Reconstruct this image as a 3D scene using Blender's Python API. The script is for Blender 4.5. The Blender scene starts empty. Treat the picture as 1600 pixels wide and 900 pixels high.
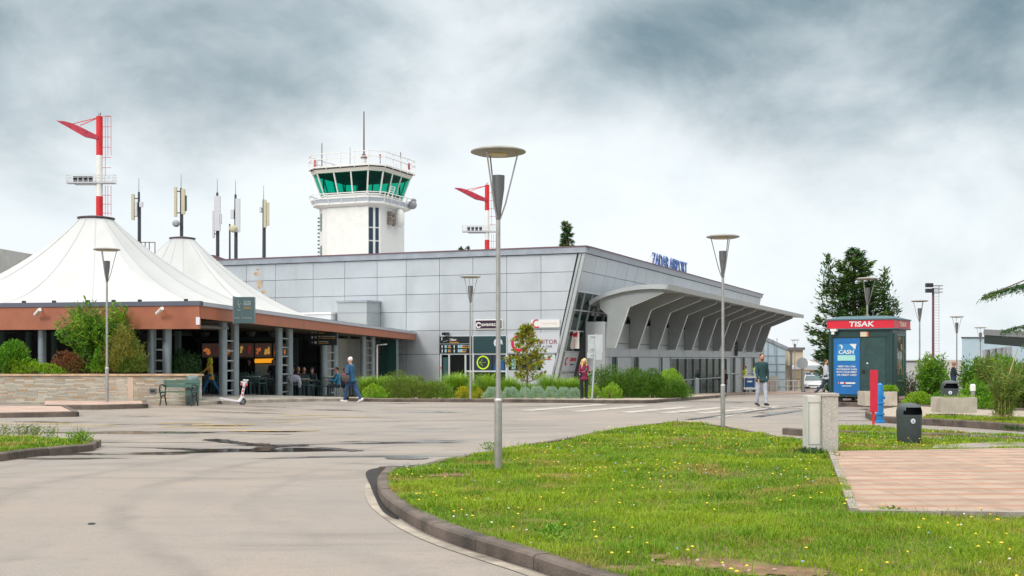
import bpy, bmesh, math, random
import numpy as np
from mathutils import Vector, Matrix
random.seed(7); RNG = np.random.default_rng(11)
R = math.radians
sc = bpy.context.scene
col = sc.collection
# ------------------------------------------------------------------ camera
F = 1850.0; HZ = 560.0; CH = 1.65
cam_d = bpy.data.cameras.new('camera'); cam = bpy.data.objects.new('camera', cam_d); col.objects.link(cam)
cam.location = (0, 0, CH); cam.rotation_euler = (R(90), 0, 0)
cam_d.sensor_width = 36; cam_d.lens = F/1600*36; cam_d.shift_y = (HZ-450)/1600
cam_d.clip_start = .1; cam_d.clip_end = 4000
sc.camera = cam
# ------------------------------------------------------------------ world
SUN_EL, SUN_AZ = R(34), R(212)      # sun behind and to the left of the camera, veiled by cloud
w = bpy.data.worlds.new('World'); sc.world = w; w.use_nodes = True
nt = w.node_tree; nt.nodes.clear(); N = nt.nodes.new; L = nt.links.new
out = N('ShaderNodeOutputWorld')
sky = N('ShaderNodeTexSky'); sky.sky_type = 'NISHITA'; sky.sun_disc = False
sky.sun_elevation = SUN_EL; sky.sun_rotation = SUN_AZ
bgs = N('ShaderNodeBackground'); bgs.inputs[1].default_value = .05; L(sky.outputs[0], bgs.inputs[0])
tc = N('ShaderNodeTexCoord'); sep = N('ShaderNodeSeparateXYZ'); L(tc.outputs['Generated'], sep.inputs[0])
def mth(tree, op, a, b=None, c=None, clamp=False):
    m = tree.nodes.new('ShaderNodeMath'); m.operation = op; m.use_clamp = clamp
    for i, v in enumerate((a, b, c)):
        if v is None: continue
        if isinstance(v, (int, float)): m.inputs[i].default_value = v
        else: tree.links.new(v, m.inputs[i])
    return m.outputs[0]
def mapr(tree, v, a, b, c, d, smooth=True):
    m = tree.nodes.new('ShaderNodeMapRange'); m.clamp = True
    if smooth: m.interpolation_type = 'SMOOTHSTEP'
    tree.links.new(v, m.inputs[0])
    for i, x in enumerate((a, b, c, d)): m.inputs[i+1].default_value = x
    return m.outputs[0]
def mixc(tree, f, a, b, mode='MIX'):
    m = tree.nodes.new('ShaderNodeMix'); m.data_type = 'RGBA'; m.blend_type = mode
    if isinstance(f, (int, float)): m.inputs[0].default_value = f
    else: tree.links.new(f, m.inputs[0])
    for i, v in ((6, a), (7, b)):
        if isinstance(v, (tuple, list)): m.inputs[i].default_value = (*v[:3], 1)
        else: tree.links.new(v, m.inputs[i])
    return m.outputs[2]
zz_ = sep.outputs[2]
den = mth(nt, 'ADD', mth(nt, 'MAXIMUM', zz_, 0), .24)
comb = N('ShaderNodeCombineXYZ')
L(mth(nt, 'DIVIDE', sep.outputs[0], den), comb.inputs[0]); L(mth(nt, 'DIVIDE', sep.outputs[1], den), comb.inputs[1]); comb.inputs[2].default_value = 3.7
def wnoise(scale, detail, rough, dist, vec):
    n = N('ShaderNodeTexNoise'); n.inputs['Scale'].default_value = scale; n.inputs['Detail'].default_value = detail
    n.inputs['Roughness'].default_value = rough; n.inputs['Distortion'].default_value = dist; L(vec, n.inputs['Vector']); return n.outputs[0]
mpw = N('ShaderNodeMapping'); mpw.inputs['Scale'].default_value = (1, 1, 1.5); mpw.inputs['Location'].default_value = (1.35, .3, .55); L(tc.outputs['Generated'], mpw.inputs[0])
n1 = wnoise(2.1, 3, .5, .35, mpw.outputs[0]); n2 = wnoise(6.5, 7, .56, .25, mpw.outputs[0])
nn = mth(nt, 'ADD', mth(nt, 'MULTIPLY', n1, .52), mth(nt, 'MULTIPLY', n2, .48))
nc = mth(nt, 'MULTIPLY', mth(nt, 'SUBTRACT', nn, .5), 4.2)
el = mapr(nt, zz_, .09, .28, .02, 1.0)                        # the bank of dark cloud hangs above, the horizon is bright
dark = mth(nt, 'ADD', mth(nt, 'MULTIPLY', el, 1.0), nc)
dark = mth(nt, 'ADD', dark, mapr(nt, sep.outputs[0], .15, .45, 0, .12))
dk = mapr(nt, dark, -.05, 1.85, 0, 1)
hi = mapr(nt, zz_, .34, .85, 0, 1)                          # sky overhead, out of view, brightened to lift the light on the scene
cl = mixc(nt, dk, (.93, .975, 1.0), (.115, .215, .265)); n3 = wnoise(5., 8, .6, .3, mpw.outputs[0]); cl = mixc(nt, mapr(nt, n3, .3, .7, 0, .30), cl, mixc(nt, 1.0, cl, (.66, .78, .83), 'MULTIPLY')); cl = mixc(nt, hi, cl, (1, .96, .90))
cl = mixc(nt, mapr(nt, zz_, -.02, -.08, 0, 1), cl, (.30, .29, .26))
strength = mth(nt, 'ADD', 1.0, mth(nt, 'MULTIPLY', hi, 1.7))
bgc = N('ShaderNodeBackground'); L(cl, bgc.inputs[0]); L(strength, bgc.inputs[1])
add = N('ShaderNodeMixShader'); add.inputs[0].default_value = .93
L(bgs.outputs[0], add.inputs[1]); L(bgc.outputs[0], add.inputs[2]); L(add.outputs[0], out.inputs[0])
sd = bpy.data.lights.new('sun', 'SUN'); sun = bpy.data.objects.new('sun', sd); col.objects.link(sun)
sd.energy = 1.5; sd.angle = R(14); sd.color = (1, .95, .88)
dirv = Vector((math.sin(SUN_AZ)*math.cos(SUN_EL), math.cos(SUN_AZ)*math.cos(SUN_EL), math.sin(SUN_EL)))
sun.rotation_euler = dirv.to_track_quat('Z', 'Y').to_euler()
vs = sc.view_settings; vs.view_transform = 'Standard'; vs.look = 'None'; vs.gamma = 1; vs.exposure = 0.13; vs.use_curve_mapping = False
# ------------------------------------------------------------------ materials
MATS = {}
def mat(name, c, rough=.6, metal=0, var=.0, vscale=3, bump=0, bscale=60, spec=.5, emit=0, dirt=None, isl=0):
    if name in MATS: return MATS[name]
    m = bpy.data.materials.new(name); m.use_nodes = True; t = m.node_tree
    p = t.nodes['Principled BSDF']; p.inputs['Roughness'].default_value = rough; p.inputs['Metallic'].default_value = metal
    p.inputs['Specular IOR Level'].default_value = spec
    c = (*c, 1); p.inputs['Base Color'].default_value = c
    tcn = t.nodes.new('ShaderNodeTexCoord')
    if var:
        n = t.nodes.new('ShaderNodeTexNoise'); n.inputs['Scale'].default_value = vscale; n.inputs['Detail'].default_value = 5; n.inputs['Roughness'].default_value = .65
        t.links.new(tcn.outputs['Object'], n.inputs['Vector'])
        f = mapr(t, n.outputs[0], .3, .7, 0, 1)
        o = mixc(t, f, tuple(x*(1-var) for x in c[:3]), tuple(min(1, x*(1+var)) for x in c[:3]))
        if dirt:
            n2 = t.nodes.new('ShaderNodeTexNoise'); n2.inputs['Scale'].default_value = dirt[1]; n2.inputs['Detail'].default_value = 8
            mp = t.nodes.new('ShaderNodeMapping'); mp.inputs['Scale'].default_value = dirt[3] if len(dirt) > 3 else (1, 1, .25)
            t.links.new(tcn.outputs['Object'], mp.inputs[0]); t.links.new(mp.outputs[0], n2.inputs['Vector'])
            o = mixc(t, mapr(t, n2.outputs[0], .5, .75, 0, dirt[2]), o, dirt[0])
        if isl: gi = t.nodes.new('ShaderNodeNewGeometry'); o = mixc(t, mapr(t, gi.outputs['Random Per Island'], 0, 1, 0, isl), o, tuple(x*.55 for x in c[:3]))
        t.links.new(o, p.inputs['Base Color'])
        t.links.new(mapr(t, n.outputs[0], .2, .8, max(0, rough-.08), min(1, rough+.08)), p.inputs['Roughness'])
    if bump:
        b = t.nodes.new('ShaderNodeBump'); b.inputs['Strength'].default_value = bump; b.inputs['Distance'].default_value = .02
        n = t.nodes.new('ShaderNodeTexNoise'); n.inputs['Scale'].default_value = bscale; n.inputs['Detail'].default_value = 4
        t.links.new(tcn.outputs['Object'], n.inputs['Vector']); t.links.new(n.outputs[0], b.inputs['Height']); t.links.new(b.outputs[0], p.inputs['Normal'])
    if emit:
        p.inputs['Emission Color'].default_value = c; p.inputs['Emission Strength'].default_value = emit
    MATS[name] = m; return m
def leafmat(name, a, b, c=None, trans=.25, patch=1.2):
    if name in MATS: return MATS[name]
    m = bpy.data.materials.new(name); m.use_nodes = True; t = m.node_tree
    p = t.nodes['Principled BSDF']; p.inputs['Roughness'].default_value = .55; p.inputs['Specular IOR Level'].default_value = .35
    g = t.nodes.new('ShaderNodeNewGeometry'); tcn = t.nodes.new('ShaderNodeTexCoord')
    o = mixc(t, g.outputs['Random Per Island'], a, b)
    n = t.nodes.new('ShaderNodeTexNoise'); n.inputs['Scale'].default_value = patch; n.inputs['Detail'].default_value = 3
    t.links.new(tcn.outputs['Object'], n.inputs['Vector'])
    if c: o = mixc(t, mth(t, 'MULTIPLY', mapr(t, n.outputs[0], .46, .64, 0, 1), mapr(t, g.outputs['Random Per Island'], .1, .7, .45, 1)), o, c)
    t.links.new(o, p.inputs['Base Color'])
    tr = t.nodes.new('ShaderNodeBsdfTranslucent'); t.links.new(mixc(t, .5, o, (1, 1, .2), 'MULTIPLY'), tr.inputs[0])
    ms = t.nodes.new('ShaderNodeMixShader'); ms.inputs[0].default_value = trans
    t.links.new(p.outputs[0], ms.inputs[1]); t.links.new(tr.outputs[0], ms.inputs[2])
    t.links.new(ms.outputs[0], t.nodes['Material Output'].inputs[0])
    MATS[name] = m; return m
# ------------------------------------------------------------------ mesh builder
class MB:
    def __init__(s): s.v = []; s.f = []; s.mi = []; s.cur = 0
    def add(s, vs, fs):
        o = len(s.v); s.v += [tuple(q) for q in vs]; s.f += [tuple(i+o for i in q) for q in fs]; s.mi += [s.cur]*len(fs); return s
    def box(s, c, d, rz=0, M=None):
        x, y, z = (q/2 for q in d); P = [(a*x, b*y, e*z) for e in (-1, 1) for a, b in ((-1, -1), (1, -1), (1, 1), (-1, 1))]
        if M is None: M = Matrix.Rotation(rz, 3, 'Z')
        c = Vector(c); P = [tuple(M @ Vector(q) + c) for q in P]
        return s.add(P, [(0, 3, 2, 1), (4, 5, 6, 7), (0, 1, 5, 4), (1, 2, 6, 5), (2, 3, 7, 6), (3, 0, 4, 7)])
    def b2(s, x0, x1, y0, y1, z0, z1): return s.box(((x0+x1)/2, (y0+y1)/2, (z0+z1)/2), (abs(x1-x0), abs(y1-y0), abs(z1-z0)))
    def bar(s, p, q, wd, ht=None):
        p, q = Vector(p), Vector(q); d = q-p; l = d.length
        if l < 1e-6: return s
        M = d.to_track_quat('Y', 'Z').to_matrix(); return s.box((p+q)/2, (wd, l, ht or wd), M=M)
    def tube(s, pts, rad, n=8, cap=True, closed=False):
        pts = [Vector(p) for p in pts]; k = len(pts)
        rr = rad if isinstance(rad, (list, tuple)) else [rad]*k
        up = None; V = []
        for i, p in enumerate(pts):
            if closed: d = pts[(i+1) % k]-pts[i-1]
            else: d = pts[min(i+1, k-1)]-pts[max(i-1, 0)]
            d.normalize()
            if up is None: up = Vector((0, 0, 1)) if abs(d.z) < .9 else Vector((1, 0, 0))
            a = d.cross(up).normalized(); b = a.cross(d).normalized(); up = b
            for j in range(n):
                t = 2*math.pi*j/n; V.append(p+(a*math.cos(t)+b*math.sin(t))*rr[i])
        Fc = []
        for i in range(k if closed else k-1):
            for j in range(n):
                i2 = (i+1) % k; Fc.append((i*n+j, i2*n+j, i2*n+(j+1) % n, i*n+(j+1) % n))
        if cap and not closed: Fc += [tuple(range(n)), tuple(reversed(range((k-1)*n, k*n)))]
        return s.add(V, [f[::-1] for f in Fc])
    def cyl(s, x, y, z0, z1, r0, r1=None, n=12): return s.tube([(x, y, z0), (x, y, z1)], [r0, r0 if r1 is None else r1], n)
    def lathe(s, prof, c=(0, 0, 0), n=20, M=None):
        V = []; Fc = []
        for r, z in prof:
            for j in range(n):
                t = 2*math.pi*j/n; q = Vector((r*math.cos(t), r*math.sin(t), z))
                if M is not None: q = M @ q
                V.append(q+Vector(c))
        for i in range(len(prof)-1):
            for j in range(n): Fc.append((i*n+j, i*n+(j+1) % n, (i+1)*n+(j+1) % n, (i+1)*n+j))
        Fc += [tuple(reversed(range(n))), tuple(range((len(prof)-1)*n, len(prof)*n))]
        return s.add(V, Fc)
    def ell(s, c, r, M=None, n=14, m=9):
        prof = [(max(1e-4, math.sin(math.pi*i/m)), -math.cos(math.pi*i/m)) for i in range(m+1)]
        S = Matrix.Diagonal(Vector(r)); T = S if M is None else M @ S
        return s.lathe(prof, c, n, T)
    def prism(s, poly, z0, z1, zf=None):
        n = len(poly)
        a = sum(poly[i][0]*poly[(i+1) % n][1]-poly[(i+1) % n][0]*poly[i][1] for i in range(n))
        if a < 0: poly = poly[::-1]
        g = zf or (lambda x, y: 0)
        V = [(x, y, z0+g(x, y)) for x, y in poly]+[(x, y, z1+g(x, y)) for x, y in poly]
        return s.add(V, [tuple(reversed(range(n))), tuple(range(n, 2*n))]+[(i, (i+1) % n, n+(i+1) % n, n+i) for i in range(n)])
    def xprism(s, poly, x0, x1, ax='x'):   # poly (a,b) extruded along an axis; ax x: (y,z); y: (x,z)
        n = len(poly)
        if ax == 'x': V = [(x0, a, b) for a, b in poly]+[(x1, a, b) for a, b in poly]
        else: V = [(a, x0, b) for a, b in poly]+[(a, x1, b) for a, b in poly]
        return s.add(V, [tuple(range(n)), tuple(reversed(range(n, 2*n)))]+[(i, n+i, n+(i+1) % n, (i+1) % n) for i in range(n)])
    def build(s, name, m, parent=None, smooth=False, fix=True, loc=None):
        me = bpy.data.meshes.new(name); me.from_pydata(s.v, [], s.f)
        ms = m if isinstance(m, (list, tuple)) else [m]
        for q in ms: me.materials.append(q)
        if len(ms) > 1: me.polygons.foreach_set('material_index', s.mi)
        if fix and len(s.f) < 60000:
            bm = bmesh.new(); bm.from_mesh(me); bmesh.ops.recalc_face_normals(bm, faces=bm.faces); bm.to_mesh(me); bm.free()
        if smooth:
            me.polygons.foreach_set('use_smooth', [True]*len(me.polygons))
            try: me.set_sharp_from_angle(angle=R(40))
            except Exception: pass
        o = bpy.data.objects.new(name, me); col.objects.link(o)
        if parent: o.parent = parent
        if loc: o.location = loc
        return o
def tag(o, label=None, cat=None, group=None, kind=None):
    if label: o['label'] = label
    if cat: o['category'] = cat
    if group: o['group'] = group
    if kind: o['kind'] = kind
    return o
def thing(name, label, cat, loc=(0, 0, 0), rz=0, group=None):
    o = bpy.data.objects.new(name, None); col.objects.link(o); o.location = loc; o.rotation_euler = (0, 0, rz); o.empty_display_size = .2
    return tag(o, label, cat, group)
def kids(o): return [c for c in bpy.data.objects if c.parent == o]
def copy_tree(o, parent=None):
    c = o.copy(); col.objects.link(c); c.parent = parent
    for ch in kids(o): copy_tree(ch, c)
    return c
def dup(o, loc, rz, label, scale=1, group=None):
    c = copy_tree(o); c.location = loc; c.rotation_euler = (0, 0, rz); c.scale = (scale,)*3; c['label'] = label
    if group: c['group'] = group
    return c
# ------------------------------------------------------------------ lettering
def text_mb(s, x0, x1, z0, z1, y=0, depth=.01, bold=0, mb=None, shear=0, keep=False):
    bold = min(bold, .022)
    """letters fitted into a rectangle of a plane facing -y"""
    cu = bpy.data.curves.new('t', 'FONT'); cu.body = s; cu.size = 1; cu.extrude = .5; cu.offset = bold; cu.shear = shear; cu.resolution_u = 3
    o = bpy.data.objects.new('t', cu); col.objects.link(o)
    dg = bpy.context.evaluated_depsgraph_get(); me = bpy.data.meshes.new_from_object(o.evaluated_get(dg))
    co = np.empty(len(me.vertices)*3); me.vertices.foreach_get('co', co); co = co.reshape(-1, 3)
    fs = [tuple(p.vertices) for p in me.polygons]
    bpy.data.objects.remove(o); bpy.data.curves.remove(cu); bpy.data.meshes.remove(me)
    a, b = co.min(0), co.max(0); sx = (x1-x0)/max(1e-6, b[0]-a[0]); sz = (z1-z0)/max(1e-6, b[1]-a[1])
    if keep: sx = sz = min(sx, sz)
    V = np.stack([x0+(co[:, 0]-a[0])*sx, y-depth*(co[:, 2]+.5), z0+(co[:, 1]-a[1])*sz], 1)
    mb = mb or MB(); mb.add(V.tolist(), fs); return mb
# ------------------------------------------------------------------ terrain and picture-to-place
def S(t): t = max(0., min(1., t)); return t*t*(3-2*t)
def gz(x, y):
    z = -.022*max(0, min(y, 110)-45)
    z += .2*S((-x-4)/7)*S((y-24)/12)*(1-S((y-42)/12))
    return z
def G(px, py, dz=0):
    Y = 30.
    for _ in range(60):
        x = (px-800)/F*Y; Y = .5*Y+.5*(CH-gz(x, Y)-dz)*F/max(py-HZ, 1)
    return ((px-800)/F*Y, Y)
def W(px, py, Y): return ((px-800)/F*Y, Y, CH+(HZ-py)/F*Y)
def onground(px, Y): x = (px-800)/F*Y; return (x, Y, gz(x, Y))
class Frame:
    def __init__(s, ox, oy, ang): s.o = (ox, oy); s.a = ang; s.x = (math.cos(ang), math.sin(ang)); s.y = (-math.sin(ang), math.cos(ang))
    def w(s, x, y): return (s.o[0]+x*s.x[0]+y*s.y[0], s.o[1]+x*s.x[1]+y*s.y[1])
    def l(s, X, Y): a, b = X-s.o[0], Y-s.o[1]; return (a*s.x[0]+b*s.x[1], a*s.y[0]+b*s.y[1])
    def X(s, px, y=0):        # local x where the line y=const is seen at px
        r = (px-800)/F; o = s.w(0, y); return (r*o[1]-o[0])/(s.x[0]-r*s.x[1])
    def Y(s, px, x=0):
        r = (px-800)/F; o = s.w(x, 0); return (r*o[1]-o[0])/(s.y[0]-r*s.y[1])
    def z(s, x, y, py): return CH+(HZ-py)*s.w(x, y)[1]/F
    def g(s, x, y): return gz(*s.w(x, y))
M = {}
# shared materials
M['steel'] = mat('galvanised_steel', (.42, .41, .40), .38, .7, .12, 4)
M['lampgrey'] = mat('lamp_head_grey', (.15, .155, .165), .45, .3, .1, 5)
M['white'] = mat('white_paint', (.78, .78, .76), .5, 0, .05, 2)
M['black'] = mat('black_plastic', (.02, .02, .022), .45)
M['dark'] = mat('dark_void', (.012, .014, .015), .8)
M['glass'] = mat('dark_glass', (.012, .03, .03), .06, 0, 0)
M['red'] = mat('red_paint', (.62, .015, .02), .45, 0, .08, 2)
M['kerb'] = mat('kerb_concrete', (.115, .09, .075), .75, 0, .35, 1.7, .6, 40, dirt=((.035, .028, .022), 2.2, .9, (1, 1, 1)))
M['mortar'] = mat('mortar', (.30, .26, .21), .9)
M['conc'] = mat('pale_concrete', (.40, .37, .33), .8, 0, .1, 2.5, .3, 50, dirt=((.25, .22, .18), 1.5, .6))
M['soil'] = mat('soil', (.11, .075, .045), .95, 0, .35, 3, .6, 20)
M['gravel'] = mat('gravel', (.36, .31, .25), .9, 0, .3, 14, .8, 35)
# ================================================================== GROUND
def poly_sheet(name, pts, m, dz, cell=.8, side=0, zf=gz, label=None, kind='structure', extra=None):
    """a sheet following the terrain inside an outline; side>0 gives it a skirt down that far"""
    bm = bmesh.new()
    vs_ = [bm.verts.new((x, y, 0)) for x, y in pts]; bm.faces.new(vs_)
    xs = [p[0] for p in pts]; ys = [p[1] for p in pts]
    for ax, lo, hi_ in ((0, min(xs), max(xs)), (1, min(ys), max(ys))):
        c = math.ceil(lo/cell)*cell
        while c < hi_:
            pl = [0, 0, 0]; pl[ax] = c; no = [0, 0, 0]; no[ax] = 1
            bmesh.ops.bisect_plane(bm, geom=bm.verts[:]+bm.edges[:]+bm.faces[:], plane_co=pl, plane_no=no); c += cell
    bmesh.ops.triangulate(bm, faces=[f for f in bm.faces if len(f.verts) > 4])
    bmesh.ops.recalc_face_normals(bm, faces=bm.faces)
    if bm.faces and sum(f.normal.z for f in bm.faces) < 0: bmesh.ops.reverse_faces(bm, faces=bm.faces)
    for v in bm.verts: v.co.z = zf(v.co.x, v.co.y)+dz+(extra(v.co.x, v.co.y) if extra else 0)
    if side:
        be = [e for e in bm.edges if len(e.link_faces) == 1]
        r = bmesh.ops.extrude_edge_only(bm, edges=be)
        for v in [g for g in r['geom'] if isinstance(g, bmesh.types.BMVert)]: v.co.z -= side
    me = bpy.data.meshes.new(name); bm.to_mesh(me); bm.free(); me.materials.append(m)
    o = bpy.data.objects.new(name, me); col.objects.link(o)
    if kind: o['kind'] = kind
    if label: o['label'] = label
    return o
def smooth_path(pts, n=6, closed=False):
    P = [Vector((*p[:2], 0)) for p in pts]; out_ = []
    k = len(P); rng = range(k) if closed else range(k-1)
    for i in rng:
        g = (lambda j: P[j % k]) if closed else (lambda j: P[max(0, min(k-1, j))])
        a, b, c, d = g(i-1), g(i), g(i+1), g(i+2)
        for s in range(n):
            t = s/n; q = .5*((2*b)+(c-a)*t+(2*a-5*b+4*c-d)*t*t+(3*b-a-3*c+d)*t**3); out_.append((q.x, q.y))
    if not closed: out_.append((P[-1].x, P[-1].y))
    return out_
def offset_path(p, d):
    o = []
    for i in range(len(p)):
        a = Vector(p[max(0, i-1)]); b = Vector(p[min(len(p)-1, i+1)]); t = (b-a).normalized(); o.append((p[i][0]-t.y*d, p[i][1]+t.x*d))
    return o
def resample(p, step):
    out_ = [p[0]]; acc = 0
    for a, b in zip(p, p[1:]):
        a, b = Vector(a), Vector(b); l = (b-a).length; t = 0
        while acc+(l-t) >= step:
            t += step-acc; acc = 0; q = a.lerp(b, t/l); out_.append((q.x, q.y))
        acc += l-t
    return out_
def kerb(path, wd=.16, h=.12, stone=1.0, name='kerb', m=None, label=None, side=1):
    """kerb stones laid end to end along a path (outer face on the path)"""
    p = resample(path, stone/4); mb = MB()
    q = offset_path(p, side*wd)
    for i in range(0, len(p)-1, 4):
        j1 = min(i+4, len(p)-1)
        idx = list(range(i, j1+1)); 
        if len(idx) < 2: continue
        V = []; n = len(idx); hh = h+random.uniform(-.004, .004)
        for k_, t in enumerate(idx):
            e = 0
            a = Vector(p[t]); b = Vector(q[t])
            if k_ == 0: d = (Vector(p[t+1])-a); a = a+d.normalized()*.006; b = b+d.normalized()*.006
            if k_ == n-1: d = (a-Vector(p[t-1])); a = a-d.normalized()*.006; b = b-d.normalized()*.006
            z = gz(a.x, a.y); inn = (b-a).normalized()
            V += [(a.x, a.y, z-.1), (a.x, a.y, z+hh-.02), (a.x+inn.x*.02, a.y+inn.y*.02, z+hh), (b.x, b.y, z+hh), (b.x, b.y, z-.1)]
        Fc = []
        for k_ in range(n-1):
            for c in range(4): Fc.append((k_*5+c, k_*5+c+1, (k_+1)*5+c+1, (k_+1)*5+c))
        Fc += [tuple(range(5)), tuple(range((n-1)*5, n*5))]
        mb.add(V, Fc)
    mb.cur = 1; V = []
    for a, b in zip(p, q):
        a, b = Vector(a), Vector(b); inn = (b-a).normalized(); a2 = a+inn*.003; z = gz(a.x, a.y); V += [(a2.x, a2.y, z-.1), (a2.x+inn.x*.018, a2.y+inn.y*.018, z+h-.009), (b.x, b.y, z+h-.009)]
    mb.add(V, [(i*3+c, i*3+c+1, i*3+c+4, i*3+c+3) for i in range(len(p)-1) for c in (0, 1)])
    o = mb.build(name, [m or M['kerb'], M['mortar']]); o['kind'] = 'structure'
    if label: o['label'] = label
    return o
# road material : worn pale asphalt, damp in places
def road_material():
    m = bpy.data.materials.new('worn_asphalt'); m.use_nodes = True; t = m.node_tree; p = t.nodes['Principled BSDF']; lk = t.links.new
    g = t.nodes.new('ShaderNodeNewGeometry'); pos = g.outputs['Position']
    def nz(scale, detail=5, rough=.6, st=(1, 1, 1), dist=0, rot=0):
        mp = t.nodes.new('ShaderNodeMapping'); mp.inputs['Scale'].default_value = st; mp.inputs['Rotation'].default_value = (0, 0, rot); lk(pos, mp.inputs[0])
        n = t.nodes.new('ShaderNodeTexNoise'); n.inputs['Scale'].default_value = scale; n.inputs['Detail'].default_value = detail
        n.inputs['Roughness'].default_value = rough; n.inputs['Distortion'].default_value = dist; lk(mp.outputs[0], n.inputs['Vector']); return n.outputs[0]
    big = nz(.13, 4); mid = nz(.8, 6, .7, (1, .5, 1)); fine = nz(70, 3, .7); streak = nz(.30, 7, .66, (.8, 1.1, 1), .9, .5); agg = nz(28, 4, .8)
    c = mixc(t, mapr(t, big, .35, .65, 0, 1), (.305, .255, .215), (.265, .242, .225))
    c = mixc(t, mapr(t, mid, .3, .75, 0, .55), c, (.37, .31, .26))
    c = mixc(t, mapr(t, streak, .48, .66, 0, .7), c, (.17, .148, .13))
    c = mixc(t, mapr(t, fine, .35, .7, 0, .6), c, (.14, .125, .11))
    c = mixc(t, mapr(t, agg, .56, .72, 0, .55), c, (.46, .42, .38))
    pat = nz(5.5, 7, .75); c = mixc(t, mapr(t, pat, .52, .70, 0, .45), c, (.17, .15, .13)); c = mixc(t, mapr(t, nz(16, 5, .8), .56, .70, 0, .4), c, (.13, .115, .10))
    # tyre arcs round the island
    sp = t.nodes.new('ShaderNodeSeparateXYZ'); lk(pos, sp.inputs[0]); x, y = sp.outputs[0], sp.outputs[1]
    dx = mth(t, 'SUBTRACT', x, 6.5); dy = mth(t, 'SUBTRACT', y, 15.5)
    rr = mth(t, 'SQRT', mth(t, 'ADD', mth(t, 'MULTIPLY', dx, dx), mth(t, 'MULTIPLY', dy, dy)))
    rr = mth(t, 'ADD', rr, mth(t, 'MULTIPLY', mth(t, 'SUBTRACT', nz(.35, 3), .5), 1.4))
    for r0, wd, am in ((11.0, .28, .6), (12.6, .3, .55), (9.6, .2, .35), (14.6, .35, .5), (16.4, .3, .4)):
        d = mth(t, 'ABSOLUTE', mth(t, 'SUBTRACT', rr, r0))
        c = mixc(t, mth(t, 'MULTIPLY', mapr(t, d, 0, wd, am, 0), mapr(t, mid, .35, .6, .2, 1)), c, (.165, .145, .13))
    # wet: filled cracks and puddles lying across the middle of the forecourt
    wn = nz(.42, 5, .58, (.28, 1.4, 1), 1.1, -.06)
    zone = mth(t, 'MULTIPLY', mapr(t, y, 15.5, 21, 0, 1), mapr(t, y, 38, 46, 1, .35))
    core = mth(t, 'MULTIPLY', mapr(t, mth(t, 'ABSOLUTE', mth(t, 'SUBTRACT', y, 22.0)), 0, 4.2, .085, 0), mapr(t, mth(t, 'ABSOLUTE', mth(t, 'ADD', x, 4.9)), 0, 6.0, 1, 0))
    wet = mth(t, 'MULTIPLY', mapr(t, mth(t, 'ADD', wn, core), .60, .64, 0, 1), zone)
    damp = mth(t, 'MULTIPLY', mapr(t, mth(t, 'ADD', wn, core), .50, .66, 0, 1), mapr(t, y, 12, 22, .15, .7))
    c = mixc(t, damp, c, (.15, .135, .125)); c = mixc(t, wet, c, (.045, .038, .034))
    vr = t.nodes.new('ShaderNodeTexVoronoi'); vr.feature = 'DISTANCE_TO_EDGE'; vr.inputs['Scale'].default_value = .16
    wv = t.nodes.new('ShaderNodeVectorMath'); wv.operation = 'ADD'; nn_ = t.nodes.new('ShaderNodeTexNoise'); nn_.inputs['Scale'].default_value = .8; nn_.inputs['Detail'].default_value = 5
    lk(pos, nn_.inputs['Vector']); sv = t.nodes.new('ShaderNodeVectorMath'); sv.operation = 'SCALE'; lk(nn_.outputs['Color'], sv.inputs[0]); sv.inputs['Scale'].default_value = 3.
    lk(pos, wv.inputs[0]); lk(sv.outputs[0], wv.inputs[1]); lk(wv.outputs[0], vr.inputs['Vector'])
    crack = mapr(t, vr.outputs['Distance'], .0, .006, 1, 0)
    c = mixc(t, mth(t, 'MULTIPLY', crack, mapr(t, big, .5, .62, .0, .5)), c, (.12, .10, .09))
    lk(c, p.inputs['Base Color'])
    ro = mth(t, 'SUBTRACT', mapr(t, mid, .2, .8, .50, .72), mth(t, 'MULTIPLY', damp, .42))
    ro = mth(t, 'MULTIPLY', ro, mth(t, 'SUBTRACT', 1, mth(t, 'MULTIPLY', wet, .75)))
    lk(mth(t, 'MAXIMUM', ro, .05), p.inputs['Roughness'])
    b = t.nodes.new('ShaderNodeBump'); b.inputs['Distance'].default_value = .006; lk(fine, b.inputs['Height']); lk(mth(t, 'MULTIPLY', mth(t, 'SUBTRACT', 1, wet), .55), b.inputs['Strength']); lk(b.outputs[0], p.inputs['Normal'])
    return m
ROAD = road_material()
def axis(lim, a, k): 
    o = [0.]; s = a
    while o[-1] < lim: o.append(o[-1]+s); s = s*k if o[-1] > 40 else s
    return o
ax = axis(1500, 1.5, 1.25); xs = [-v for v in reversed(ax[1:])]+ax
ys = [-60, -30, -10]+[v for v in np.arange(0, 112, 1.5)]+[115, 125, 150, 200, 300, 500, 900, 1600, 2500]
V = [(x, y, gz(x, y)) for y in ys for x in xs]; nx = len(xs)
Fc = [(j*nx+i, j*nx+i+1, (j+1)*nx+i+1, (j+1)*nx+i) for j in range(len(ys)-1) for i in range(nx-1)]
mb = MB().add(V, Fc); o = mb.build('road', ROAD, smooth=True); tag(o, 'pale worn asphalt forecourt with damp streaks and tyre marks', kind='structure')
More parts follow.
